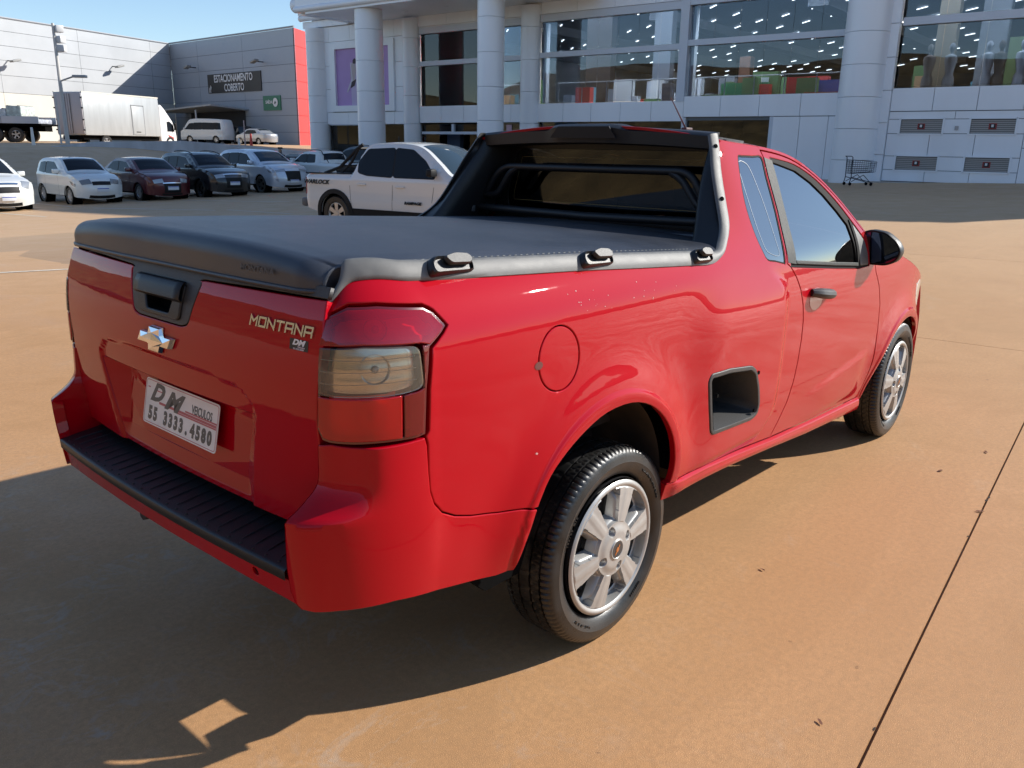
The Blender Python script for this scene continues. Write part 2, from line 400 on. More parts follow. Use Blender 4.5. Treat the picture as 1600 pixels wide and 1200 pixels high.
M_GAP = mat('shadowed_underbody', (.004, .004, .004), rough=.9, spec=.05)
M_UNDER = add_noise(mat('dusty_underbody', (.05, .04, .032), rough=.85), 8, 5, .4)
def tint_glass(name, col, alpha=.0, rough=.015, body=0, bcol=None):
    """tinted pane: part mirror, part see-through"""
    m = bpy.data.materials.new(name); m.use_nodes = True; N, L = m.node_tree.nodes, m.node_tree.links
    for n in list(N):
        if n.type != 'OUTPUT_MATERIAL': N.remove(n)
    out = [n for n in N if n.type == 'OUTPUT_MATERIAL'][0]
    fr = N.new('ShaderNodeFresnel'); fr.inputs[0].default_value = 1.55
    tr = N.new('ShaderNodeBsdfTransparent'); tr.inputs[0].default_value = tuple(col)+(1,); gl = N.new('ShaderNodeBsdfGlossy'); gl.inputs['Roughness'].default_value = rough
    mx = N.new('ShaderNodeMixShader'); mr = N.new('ShaderNodeMapRange'); mr.inputs[3].default_value = alpha; mr.inputs[4].default_value = 1
    src = tr.outputs[0]
    if body:
        df = N.new('ShaderNodeBsdfDiffuse'); df.inputs[0].default_value = tuple(bcol)+(1,); m2 = N.new('ShaderNodeMixShader'); m2.inputs[0].default_value = body; L.new(tr.outputs[0], m2.inputs[1]); L.new(df.outputs[0], m2.inputs[2]); src = m2.outputs[0]
    L.new(fr.outputs[0], mr.inputs[0]); L.new(mr.outputs[0], mx.inputs[0]); L.new(src, mx.inputs[1]); L.new(gl.outputs[0], mx.inputs[2]); L.new(mx.outputs[0], out.inputs[0])
    return m
M_GLASS = tint_glass('tinted_side_glass', (.08, .09, .11), .30)
M_PILL = add_noise(mat('pillar_film', (.05, .053, .05), rough=.6, spec=.25), 90, 4, .25, bump=.5, bscale=500, bdist=.002)
M_GLASSR = tint_glass('tinted_rear_glass', (.10, .085, .06), .035)
M_LENSR = tint_glass('red_lamp_lens', (1, .06, .06), .02, .03, .42, (.85, .004, .012))
M_LENSD = tint_glass('smoked_red_lamp_lens', (.95, .05, .12), .03, .03, .38, (.62, .004, .022))
M_LENSC = tint_glass('smoked_clear_lamp_lens', (.90, .85, .78), .02, .03, .14, (.5, .45, .36))
M_WHITE = mat('white_paint', (.80, .80, .79), rough=.35, coat=.6)
M_SEAL = mat('black_rubber_seal', (.006, .006, .006), rough=.75, spec=.15)
# ================================================================== the place: everything behind is laid out in (D, L) = metres ahead / metres left of the spot the photographer stands on
FW = np.array([cos(YAW), sin(YAW)]); LF = np.array([-sin(YAW), cos(YAW)]); CP = np.array(CAMP[:2])
def dl(D, L): p = CP+D*FW+L*LF; return float(p[0]), float(p[1])
def to_dl(x, y): q = np.array([x, y])-CP; return float(q @ FW), float(q @ LF)
def ss1(a, b, x): t = min(1., max(0., (x-a)/(b-a))); return t*t*(3-2*t)
def lot_z(x, y):
    D, L = to_dl(x, y); Lc = max(-25, min(30, L))
    z = ss1(5, 17, D)*(-.034*Lc-.14)+2.2*ss1(28, 45, D)*ss1(12, 26, L)
    return min(z, 1.10)
UPZ = 1.30
def conc_mat(name, base, dark):
    m = bpy.data.materials.new(name); m.use_nodes = True; N, L, b = nodes(m)
    tc = N.new('ShaderNodeTexCoord'); mp = N.new('ShaderNodeMapping'); L.new(tc.outputs['Object'], mp.inputs[0])
    def noise(scale, det, rough=.55, stretch=None, w=0, dist=0):
        n = N.new('ShaderNodeTexNoise'); n.inputs['Scale'].default_value = scale; n.inputs['Detail'].default_value = det; n.inputs['Roughness'].default_value = rough; n.inputs['Distortion'].default_value = dist
        if stretch:
            q = N.new('ShaderNodeMapping'); q.inputs['Scale'].default_value = stretch; q.inputs['Rotation'].default_value = (0, 0, .35+w); q.inputs['Location'].default_value = (w*7, w*3, 0); L.new(tc.outputs['Object'], q.inputs[0]); L.new(q.outputs[0], n.inputs['Vector'])
        else:
            q = N.new('ShaderNodeMapping'); q.inputs['Location'].default_value = (w*7.3, w*3.1, 0); L.new(tc.outputs['Object'], q.inputs[0]); L.new(q.outputs[0], n.inputs['Vector'])
        return n
    def rng(src, a, b_, lo, hi):
        r = N.new('ShaderNodeMapRange'); r.inputs[1].default_value = a; r.inputs[2].default_value = b_; r.inputs[3].default_value = lo; r.inputs[4].default_value = hi; L.new(src, r.inputs[0]); return r.outputs[0]
    def mix(fac, A, B, bt='MIX'):
        x = N.new('ShaderNodeMix'); x.data_type = 'RGBA'; x.blend_type = bt
        if isinstance(fac, float): x.inputs['Factor'].default_value = fac
        else: L.new(fac, x.inputs['Factor'])
        for k, v in (('A', A), ('B', B)):
            if isinstance(v, tuple): x.inputs[k].default_value = v+(1,)
            else: L.new(v, x.inputs[k])
        return x.outputs['Result']
    big = noise(.22, 6, .6, dist=.4); mid = noise(1.3, 8, .62, w=1, dist=.6); sweep = noise(.9, 9, .68, stretch=(.35, 2.6, 1), w=.3, dist=.8); fine = noise(45, 6, .8, w=2); speck = noise(380, 2, .5, w=3)
    c = mix(rng(big.outputs[0], .35, .68, 0, 1), base, dark)
    lightc = tuple(min(1, v*1.22+.01) for v in base); darkc = tuple(v*.68 for v in dark)
    c = mix(rng(sweep.outputs[0], .50, .78, 0, .5), c, lightc)
    c = mix(rng(mid.outputs[0], .50, .70, 0, .50), c, darkc)
    pale = noise(.55, 10, .72, w=5, dist=1.6); c = mix(rng(pale.outputs[0], .60, .72, 0, .5), c, (.50, .40, .30))
    c = mix(rng(fine.outputs[0], .38, .62, .0, .75), c, tuple(v*.66 for v in base))
    c = mix(rng(speck.outputs[0], .55, .72, 0, .60), c, tuple(min(1, v*1.5) for v in base))
    st = noise(2.1, 3, .5, w=8); st2 = noise(19, 2, .5, w=9)
    c = mix(rng(st2.outputs[0], .755, .775, 0, .35), c, (.07, .030, .014))       # small oily spots
    rd = noise(1.6, 7, .6, w=12, dist=1.2); ab = N.new('ShaderNodeMath'); ab.operation = 'SUBTRACT'; ab.inputs[1].default_value = .5; L.new(rd.outputs[0], ab.inputs[0]); a2 = N.new('ShaderNodeMath'); a2.operation = 'ABSOLUTE'; L.new(ab.outputs[0], a2.inputs[0])
    sp = N.new('ShaderNodeVectorMath'); sp.operation = 'DISTANCE'; sp.inputs[1].default_value = (-1.1, .55, 0); L.new(tc.outputs['Object'], sp.inputs[0]); msk = noise(1.4, 4, .6, w=14); sm_ = N.new('ShaderNodeMath'); sm_.operation = 'MULTIPLY'; L.new(rng(sp.outputs['Value'], .9, 2.4, 1, 0), sm_.inputs[0]); L.new(rng(msk.outputs[0], .40, .60, .1, 1), sm_.inputs[1]); spot = sm_.outputs[0]; mm = N.new('ShaderNodeMath'); mm.operation = 'MULTIPLY'; L.new(rng(a2.outputs[0], 0, .010, .35, 0), mm.inputs[0]); L.new(spot, mm.inputs[1])
    c = mix(mm.outputs[0], c, (.46, .35, .26))                                   # pale scrape lines and old scuffs
    flk = noise(5, 8, .7, w=17, dist=2); m2 = N.new('ShaderNodeMath'); m2.operation = 'MULTIPLY'; L.new(rng(flk.outputs[0], .54, .66, 0, .55), m2.inputs[0]); L.new(spot, m2.inputs[1])
    c = mix(m2.outputs[0], c, (.40, .33, .27))
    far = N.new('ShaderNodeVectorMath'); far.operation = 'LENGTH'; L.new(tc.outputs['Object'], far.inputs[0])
    c = mix(rng(far.outputs['Value'], 4, 18, 0, .48), c, (.60, .44, .28))         # paler away from the pickup: low-angle sheen of far ground put into the colour
    L.new(c, b.inputs['Base Color']); L.new(rng(mid.outputs[0], .3, .7, .52, .80), b.inputs['Roughness']); b.inputs['Specular IOR Level'].default_value = .35
    bp = N.new('ShaderNodeBump'); bp.inputs['Strength'].default_value = .35; bp.inputs['Distance'].default_value = .004; L.new(speck.outputs[0], bp.inputs['Height'])
    bp2 = N.new('ShaderNodeBump'); bp2.inputs['Strength'].default_value = .12; bp2.inputs['Distance'].default_value = .02; L.new(sweep.outputs[0], bp2.inputs['Height']); L.new(bp2.outputs[0], bp.inputs['Normal']); L.new(bp.outputs[0], b.inputs['Normal'])
    return m
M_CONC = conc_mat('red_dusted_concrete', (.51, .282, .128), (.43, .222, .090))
M_BASE = mat('joint_dirt', (.035, .022, .014), rough=.9)
M_LINE = add_noise(mat('worn_road_paint', (.62, .56, .46), rough=.7), 25, 6, .25)
# the lot is poured in big slabs with thin dark joints between them; a dirt bed shows in the joints
ANG = .0855; SU = np.array([cos(ANG), sin(ANG)]); SV = np.array([-sin(ANG), cos(ANG)]); SO = np.array([-.05, -1.62])
ground = tag(empty('ground'), kind='structure')
def sheet(name, x0, x1, y0, y1, nx, ny, fz, mt, parent=None):
    xs, ys = lin(x0, x1, nx), lin(y0, y1, ny); V = [(x, y, fz(x, y)) for x in xs for y in ys]
    return mk(name, V, [(i*ny+j, (i+1)*ny+j, (i+1)*ny+j+1, i*ny+j+1) for i in range(nx-1) for j in range(ny-1)], mt, parent, True)
W_, H_ = 6.1, 5.2; gap = .0045; crng = random.Random(3)
ulist = [-30, -24, -18, -12, -6.4, 5.64, 11.6, 17.6, 23.6, 29.6, 35.6, 47, 60]
vlist = [-40, -28, -16, -10.6, -5.3, 0, 8.7, 14.0, 19.2, 24.4, 29.6, 34.8, 40, 45.2, 50.4, 58, 70]
for i in range(len(ulist)-1):
    for j in range(len(vlist)-1):
        u0, u1, v0, v1 = ulist[i]+gap, ulist[i+1]-gap, vlist[j]+gap, vlist[j+1]-gap
        near = abs(u0+u1) < 40; nu, nv = max(2, int((u1-u0)/1.5)+1), max(2, int((v1-v0)/1.5)+1); V = []
        wob = [(.0025*math.sin(7*a)+.0015*math.sin(23*a+1)) for a in range(nu)]
        for a, u in enumerate(lin(u0, u1, nu)):
            for v in lin(v0, v1, nv): p = SO+SU*u+SV*v; V.append((p[0], p[1], lot_z(p[0], p[1])))
        F = [(a*nv+b, (a+1)*nv+b, (a+1)*nv+b+1, a*nv+b+1) for a in range(nu-1) for b in range(nv-1)]
        k0 = len(V)
        rim = [a*nv for a in range(nu)]+[(nu-1)*nv+b for b in range(1, nv)]+[a*nv+nv-1 for a in range(nu-2, -1, -1)]+[b for b in range(nv-2, 0, -1)]
        V += [(V[q][0], V[q][1], V[q][2]-.02) for q in rim]; n = len(rim); F += [(rim[q], k0+q, k0+(q+1) % n, rim[(q+1) % n]) for q in range(n)]
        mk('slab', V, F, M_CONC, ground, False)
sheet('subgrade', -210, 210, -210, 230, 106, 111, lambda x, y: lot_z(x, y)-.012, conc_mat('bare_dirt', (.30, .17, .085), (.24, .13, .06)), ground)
# chips broken out of the joint edges
chip = random.Random(11)
for k in range(11):
    u = chip.uniform(-1.5, 6.5); p = SO+SU*u+SV*chip.uniform(-.006, .006); r = chip.uniform(.003, .009); n = 7
    mk('joint_chip', [(p[0]+r*chip.uniform(.6, 1.3)*1.6*cos(a), p[1]+r*chip.uniform(.5, 1)*.8*sin(a), .0016) for a in lin(0, 2*pi*(n-1)/n, n)], [tuple(range(n))], M_BASE, ground, False)
# painted bay lines, worn (a few mm above the slabs)
def line_on(pA, pB, w, z=.004):
    a, b = np.array(pA), np.array(pB); t = (b-a)/np.linalg.norm(b-a); n = np.array([-t[1], t[0]])*w/2; k = max(2, int(np.linalg.norm(b-a)/1.0)); V = []
    for q in lin(0, 1, k): c = a+(b-a)*q; V += [(*(c-n), lot_z(*c)+z), (*(c+n), lot_z(*c)+z)]
    mk('painted_line', V, [(2*i, 2*i+1, 2*i+3, 2*i+2) for i in range(k-1)], M_LINE, ground, False)
for x in (6.4, 8.95, 11.5, 14.05, 16.6, 19.3, 22.0): line_on((x+.4, 27.3), (x+.4, 32.6), .10)
line_on((.4, 10.22), (2.75, 9.70), .075); line_on((6.86, 26.6), (7.04, 23.1), .10); line_on((3.55, 13.4), (3.60, 11.6), .07); line_on((9.4, 25.7), (10.85, 20.8), .10); line_on((11.12, 20.6), (11.16, 17.4), .10); line_on((13.0, 26.9), (14.25, 22.1), .10)
# leaves, pebbles and stains scattered over the slab
lv_m = mat('dry_leaf', (.16, .06, .025), rough=.8)
for (px_, py_, s_, lb_) in ((1.9, -1.45, .016, 'tiny curled dry leaf between the front wheel and the joint, nearest the joint'), (2.75, -1.28, .014, 'tiny dry leaf right of the front wheel beside the slab joint'), (2.3, -1.18, .016, 'tiny reddish dry leaf nearest the front tyre'), (.75, -.98, .010, 'brown speck of leaf right of the rear wheel'), (.05, -1.48, .010, 'brown speck of leaf near the bottom edge beside the joint')):
    a0 = chip.uniform(0, 6); n = 6; V = [(px_+s_*1.3*cos(a)*cos(a0)-s_*.5*sin(a)*sin(a0), py_+s_*1.3*cos(a)*sin(a0)+s_*.5*sin(a)*cos(a0), .003+.004*chip.random()) for a in lin(0, 2*pi*(n-1)/n, n)]
    tag(mk('dry_leaf', V, [tuple(range(n))], lv_m, None, False), lb_, 'leaf', 'dry leaves on the concrete')
# upper terrace behind the retaining wall
WL = [dl(46.5, 24.9), dl(50, 24.47), dl(55, 21.2), dl(59, 17.74), dl(62.5, 14.0)]
WT = [1.02, 1.27, 1.40, 1.09, .68]; WB = [lot_z(*p)-.3 for p in WL]
up = [dl(46.5, 24.9), dl(50, 24.47), dl(55, 21.2), dl(59, 17.74), dl(62.5, 14.0), dl(130, 10), dl(130, 90), dl(50, 90), dl(44, 40), dl(44.5, 27)]
uz = [1.08, 1.24, 1.30, 1.02, .62, 1.1, 1.3, 1.3, 1.16, 1.10]
cuz = dl(62, 32)
V = [(p[0], p[1], z) for p, z in zip(up, uz)]+[(cuz[0], cuz[1], 1.30), (*dl(60, 26), 1.30), (*dl(74, 22), 1.28)]
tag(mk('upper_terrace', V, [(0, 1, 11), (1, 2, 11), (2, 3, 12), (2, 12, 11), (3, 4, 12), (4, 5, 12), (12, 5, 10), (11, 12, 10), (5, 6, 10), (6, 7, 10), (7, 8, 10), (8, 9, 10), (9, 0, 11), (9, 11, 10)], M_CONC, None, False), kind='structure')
V = []; 
for p, t, b in zip(WL, WT, WB):
    q = np.array(p); n_ = -FW*.22
    V += [(p[0]+n_[0], p[1]+n_[1], b), (p[0]+n_[0], p[1]+n_[1], t+.10), (p[0], p[1], t+.10), (p[0], p[1], b)]
F = [(4*i+j, 4*(i+1)+j, 4*(i+1)+(j+1) % 4, 4*i+(j+1) % 4) for i in range(4) for j in range(4)]+[(0, 1, 2, 3), (16, 17, 18, 19)]
tag(mk('retaining_wall', V, F, add_noise(mat('grey_white_render', (.52, .54, .57), rough=.8), 1.2, 7, .18, stretch=(1, 1, .3)), None, False), 'long low grey-white retaining wall holding up the terrace behind the parked cars', 'wall')
# ================================================================== store building (facade frame: e along the front, o out towards the lot, z up)
FO = np.array([31.6135, 27.3798]); FD = np.array([-.0581409, .9983084]); FN = np.array([-.9983084, -.0581409])
def fp(e, z, o=0.): p = FO+FD*e+FN*o; return (float(p[0]), float(p[1]), float(z))
M_CLAD = add_noise(mat('white_cladding', (.86, .885, .92), rough=.38, coat=.2), .6, 6, .05, stretch=(1, 1, .25), rough_var=.06)
M_CLADD = mat('cladding_joint', (.16, .18, .20), rough=.8)
M_VENT = mat('louvre_grey', (.36, .35, .335), rough=.5, metal=.3)
M_STORE = tint_glass('store_glass', (.62, .70, .80), .015, .004)
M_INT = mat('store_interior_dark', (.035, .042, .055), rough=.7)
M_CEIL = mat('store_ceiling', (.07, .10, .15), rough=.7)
def emis(name, col, s):
    m = mat(name, col, rough=.5); b = m.node_tree.nodes['Principled BSDF']; b.inputs['Emission Color'].default_value = tuple(col)+(1,); b.inputs['Emission Strength'].default_value = s; return m
M_TUBE = emis('store_light', (1, .93, .80), 5)
store = empty('store_building', fp(0, 0), 0, 'large white clad store with round columns and long tinted windows behind the red pickup', 'building')
SI = Matrix.Translation(fp(0, 0)).inverted()
def fbox(mb, e0, e1, z0, z1, o0, o1, mi=0):
    P = [fp(e, z, o) for z in (z0, z1) for (e, o) in ((e0, o0), (e1, o0), (e1, o1), (e0, o1))]; P = [tuple(SI @ Vector(p)) for p in P]
    mb.add(P, [(0, 3, 2, 1), (4, 5, 6, 7), (0, 1, 5, 4), (1, 2, 6, 5), (2, 3, 7, 6), (3, 0, 4, 7)], mi)
def fb(name, e0, e1, z0, z1, o0, o1, mt, parent=None):
    mb = MB(); fbox(mb, e0, e1, z0, z1, o0, o1); return mb.build(name, mt, parent or store, smooth=False)
# backing shell behind the cladding
GW = [(15.0, 7.95), (6.85, -.35), (-1.4, -9.42), (-9.42, -16.2)]
fb('shell_wall', -35.5, -18.1, -1, 3.80, -.75, -.12, M_CLADD); fb('shell_wall', -35.5, -33, 8.0, 12.6, -.75, -.12, M_CLAD); fb('shell_wall', -33, -18.1, 8.0, 16.9, -.75, -.12, M_CLAD); fb('shell_wall', -18.1, 15.95, 7.55, 16.9, -.75, -.12, M_CLAD)
fb('shell_roof', -35.5, -33, 12.0, 12.6, -64, -.76, M_CLAD); fb('shell_roof', -33, 15.95, 16.3, 16.9, -64, -.76, M_CLAD); fb('end_wall', 15.6, 15.95, -1, 16.2, -64, -.13, M_CLAD); fb('end_wall', -35.5, -35.1, -1, 12, -64, -.76, M_CLAD)
def panels(e0, e1, z0, z1, ne, nz, o=0., t=.12, name='cladding_panel', mt=None):
    g = .010
    for i in range(ne):
        for j in range(nz):
            a, b = e0+(e1-e0)*i/ne, e0+(e1-e0)*(i+1)/ne; c, d = z0+(z1-z0)*j/nz, z0+(z1-z0)*(j+1)/nz
            fb(name, min(a, b)+g, max(a, b)-g, c+g, d-g, o-t, o, mt or M_CLAD)
# belt between the storeys, lower right wall
panels(6.85, -9.42, 2.66, 3.55, 10, 1); panels(-9.42, -18.15, 2.84, 3.72, 5, 1, .004); fb('belt_backing', -18.15, 15.5, 2.70, 3.50, -.5, -.125, M_CLADD)
panels(14.75, 6.9, 2.60, 3.3, 4, 1)
panels(-13.55, -18.15, -.3, 2.83, 4, 1); fb('wall_backing', -18.1, -13.5, -.6, 2.83, -.5, -.125, M_CLADD)
panels(-18.15, -22.6, 2.98, 3.82, 3, 1, .02); panels(-22.6, -31, 2.98, 3.82, 5, 1, .02)
# right wall with four louvred openings cut in rows
VE = [(-18.60, -20.07), (-21.0, -22.45)]; VZ = [(.83, 1.34), (2.17, 2.69)]
for (a, b, z0, z1) in ((-18.15, -22.75, .40, .83), (-18.15, -22.75, 1.34, 2.17), (-18.15, -22.75, 2.69, 2.97)): panels(a, b, z0, z1, 3 if z1 < 2.5 else 2, 1)
for (z0, z1) in VZ:
    for (a, b) in ((-18.15, -18.60), (-20.07, -21.0), (-22.45, -22.75)): panels(a, b, z0, z1, 1, 1)
panels(-22.75, -36, .40, 2.97, 8, 2); panels(-18.15, -36, 3.84, 3.86, 1, 1, -.05)
for i, (a, b) in enumerate(VE):
    for j, (z0, z1) in enumerate(VZ):
        v = empty('wall_louvre', (0, 0, 0), parent=store); 
        for (x0, x1, y0, y1) in ((a+.03, b-.03, z0-.05, z0+.005), (a+.03, b-.03, z1-.005, z1+.05), (a+.06, a-.005, z0-.05, z1+.05), (b+.005, b-.06, z0-.05, z1+.05)): fb('louvre_frame', min(x0, x1), max(x0, x1), y0, y1, -.02, .03, M_CLAD, v)
        for k in range(7):
            zz = z0+.02+(z1-z0-.04)*k/7; fb('louvre_blade', b, a, zz, zz+.052, -.10, -.045+.012, M_VENT, v)
        fb('louvre_back', b, a, z0, z1, -.14, -.11, M_INT, v)
        c = (a+b)/2; cz = (z0+z1)/2; fb('louvre_emblem', c-.13, c+.13, cz-.105, cz+.105, -.03, -.022, mat('emblem_red', (.28, .03, .03), rough=.5), v); fb('louvre_emblem', c-.085, c+.085, cz-.075, cz+.075, -.022, -.016, mat('emblem_black', (.015, .015, .015), rough=.5), v)
        fb('louvre_emblem', c-.03, c+.045, cz-.03, cz+.06, -.016, -.011, mat('emblem_white', (.7, .7, .7), rough=.5), v)
fb('wall_box', -20.62, -20.50, 2.30, 2.44, 0, .04, mat('sensor_grey', (.4, .38, .38)))
fb('plinth', -35.5, -13.5, -.5, .38, -.4, .55, add_noise(mat('pale_kerb_concrete', (.48, .43, .38), rough=.85), 3, 5, .12))
# window bands: panes, mullions, transoms
FRM = mat('window_frame_white', (.60, .64, .70), rough=.45)
def window(e0, e1, z0, z1, panes, name='shop_window', o=-.20):
    for i in range(panes):
        a, b = e0+(e1-e0)*i/panes, e0+(e1-e0)*(i+1)/panes; fb(name, min(a, b)+.006, max(a, b)-.006, z0, z1, o-.012, o, M_STORE)
def bar(e0, e1, z0, z1, o0=-.32, o1=-.02): fb('window_bar', min(e0, e1), max(e0, e1), z0, z1, o0, o1, FRM)
for (e0, e1, n) in ((6.85, -.30, 5), (-1.42, -9.02, 7), (-9.42, -16.25, 6)):
    zz = .0 if e0 > 0 else (.04 if e0 > -2 else .16)
    window(e0, e1, 3.54+zz, 5.64+zz, n); window(e0, e1, 5.88+zz, 7.28+zz, n); bar(e0, e1, 5.64+zz, 5.88+zz); bar(e0, e1, 7.28+zz, 7.6+zz, -.32, -.01)
window(-18.2, -31, 3.84, 6.02, 9); window(-18.2, -31, 6.30, 8.0, 9); bar(-18.2, -31, 6.02, 6.30); panels(-18.2, -36, 8.0, 12.4, 6, 3)
bar(-9.02, -9.42, 3.5, 8.2, -.32, .03); bar(-9.42, -9.60, 3.6, 7.6, -.6, -.33); bar(6.88, 6.70, 3.5, 7.3, -.6, -.3)
bar(-1.42, -1.60, 3.6, 7.3, -.6, -.33)
panels(16.2, 6.9, 7.3, 8.15, 5, 1); panels(6.9, -18.15, 7.66, 8.2, 12, 1, -.02); panels(6.9, -18.15, 8.2, 12.4, 10, 3, -.02)
# ground floor glazing
window(14.55, 11.3, .2, 2.58, 2); window(10.1, 7.95, .2, 2.58, 2); window(6.7, 2.5, 2.20, 2.58, 2); window(6.7, 5.5, .1, 2.06, 1); window(3.3, 2.5, .1, 2.06, 1); bar(6.75, 2.4, 2.06, 2.20, -.30, -.05); bar(4.5, 4.35, 2.20, 2.60, -.30, -.05)
window(2.3, -.3, .1, 2.62, 2); window(-1.5, -9.4, .1, 2.66, 6); window(-9.45, -13.5, .1, 2.83, 3)
bar(14.6, 11.2, 2.55, 2.62, -.3, -.02); bar(11.3, 10.1, -.3, 2.6, -.3, -.01); bar(-9.35, -9.55, .0, 2.83, -.3, -.02); bar(-13.42, -13.58, 0, 2.83, -.3, .004)
# left bay with the framed poster
panels(14.85, 14.2, 3.3, 7.3, 1, 3); panels(8.75, 7.95, 3.3, 7.3, 1, 3); panels(14.2, 8.75, 7.2, 7.3, 1, 1); fb('bay_backing', 7.9, 15.6, 3.3, 7.3, -.4, -.13, M_CLADD)
for (a, b, z0, z1) in ((14.2, 8.75, 6.87, 7.19), (14.2, 8.75, 3.33, 3.67), (14.2, 13.77, 3.67, 6.87), (9.17, 8.75, 3.67, 6.87)): fb('poster_frame', min(a, b), max(a, b), z0, z1, -.12, .10, M_CLAD)
pst = fb('poster', 9.17, 13.77, 3.67, 6.87, -.06, -.03, add_noise(mat('poster_violet', (.44, .27, .56), rough=.5), .35, 3, .20))
def fpt(e, z, o): return SI @ Vector(fp(e, z, o))
def flat(name, pts, o, mt, parent, t=.006):
    mb = MB(); mb.prism([tuple(fpt(e, z, o)) for e, z in pts], tuple((fpt(0, 0, t)-fpt(0, 0, 0)))); return mb.build(name, mt, parent, smooth=False)
skin = mat('poster_skin', (.50, .42, .42), rough=.6); hairm = mat('poster_dark', (.05, .03, .04), rough=.6); drs = mat('poster_white', (.62, .58, .66), rough=.6); lil = mat('poster_lilac', (.55, .46, .66), rough=.6)
flat('poster_figure', [(12.47, 3.68), (11.62, 3.68), (11.52, 5.2), (11.92, 6.0), (12.52, 6.1)], -.028, lil, pst)
flat('poster_figure', rounded([(12.47, 5.0), (12.17, 4.95), (12.02, 5.7), (12.14, 6.15), (12.37, 6.05), (12.52, 5.5)], .08), -.021, skin, pst)
flat('poster_figure', rounded([(12.28, 6.02), (12.04, 6.0), (12.00, 6.25), (12.14, 6.32), (12.28, 6.2)], .05), -.014, hairm, pst)
flat('poster_figure', [(12.44, 6.05), (12.50, 6.02), (12.42, 5.2), (12.87, 4.45), (12.78, 4.42), (12.32, 5.1)], -.014, drs, pst)
flat('poster_figure', [(12.42, 5.0), (12.02, 5.15), (12.17, 4.8), (12.52, 4.65)], -.008, hairm, pst)
# round columns built from drums with recessed joints
def drum_col(e, o, r, z0, z1, hs, name='round_column', parent=None):
    zs = [z0]; 
    while zs[-1]+hs < z1: zs.append(zs[-1]+hs)
    zs.append(z1); c = fpt(e, 0, o); co = empty(name, (c.x, c.y, 0), parent=store)
    for a, b in zip(zs[:-1], zs[1:]):
        mb = MB(); mb.lathe([(0, a+.006), (r-.012, a+.006), (r, a+.016), (r, b-.016), (r-.012, b-.006), (0, b-.006)], 32, Matrix.Rotation(pi/2, 4, 'X')); o_ = mb.build('column_drum', M_CLAD, co, sharp=40)
        o_.matrix_local = Matrix.Scale(-1, 4, (0, 0, 1)) @ Matrix.Identity(4) if False else Matrix.Identity(4)
    return co
def fix_col(co):
    # lathe turns about y: after the rotation its axis is z
    for ch in co.children:
        zs_ = [v.co.z for v in ch.data.vertices]
        if max(zs_) <= .01:
            for v in ch.data.vertices: v.co.z *= -1
            bm = bmesh.new(); bm.from_mesh(ch.data); bmesh.ops.recalc_face_normals(bm, faces=bm.faces[:]); bm.to_mesh(ch.data); bm.free()
fix_col(drum_col(7.53, 3, .735, -.4, 8.2, 1.52)); fix_col(drum_col(-.78, 3, .64, -.4, 8.2, 1.52)); fix_col(drum_col(15.40, .05, .64, -.4, 8.1, 1.55, 'end_column'))
fix_col(drum_col(-17.05, .30, .80, 0, 12.2, 1.16)); fix_col(drum_col(7.43, -.05, .52, -.4, 8.1, 1.5, 'wall_column')); fix_col(drum_col(-.85, -.05, .52, -.4, 8.1, 1.5, 'wall_column'))
panels(-17.45, -18.15, .2, 12.0, 1, 10, .16, .3)
# portico: soffit, front beam and cornice
fb('portico_soffit', -5.0, 11.6, 8.2, 8.32, -.05, 3.85, M_CLAD); fb('portico_beam', -5.0, 12.4, 8.33, 15.5, 3.5, 3.9, M_CLAD); fb('portico_beam', -5, -4.6, 8.33, 15.5, -.05, 3.49, M_CLAD); fb('portico_beam', 12.0, 12.4, 8.22, 15.5, -.05, 3.49, M_CLAD)
for k in range(5): 
    dn = MB(); p = fpt(9.0-2.9*k, 8.195, 1.7); dn.lathe([(0, -.02), (.12, -.02), (.13, 0)], 16, Matrix.Translation(p) @ Matrix.Rotation(-pi/2, 4, 'X')); dn.build('soffit_downlight', mat('downlight', (.5, .5, .5)), store)
panels(16.5, 12.42, 8.16, 8.55, 3, 1, .15, .3)
def mould(e0, e1, z, o, r, name):
    mb = MB(); mb.tube([tuple(fpt(e0, z, o)), tuple(fpt(e1, z, o))], r, 20); mb.build(name, M_CLAD, store)
mould(12.35, 16.55, 8.72, .28, .17, 'cornice_moulding'); fb('cornice_band', 12.4, 16.6, 8.88, 9.1, -.12, .40, M_CLAD); mould(12.35, 16.75, 9.45, .42, .42, 'cornice_moulding'); fb('cornice_band', 12.4, 16.9, 9.8, 12.6, -.12, .75, M_CLAD)
mould(12.42, -4.9, 8.46, 3.86, .16, 'cornice_moulding')
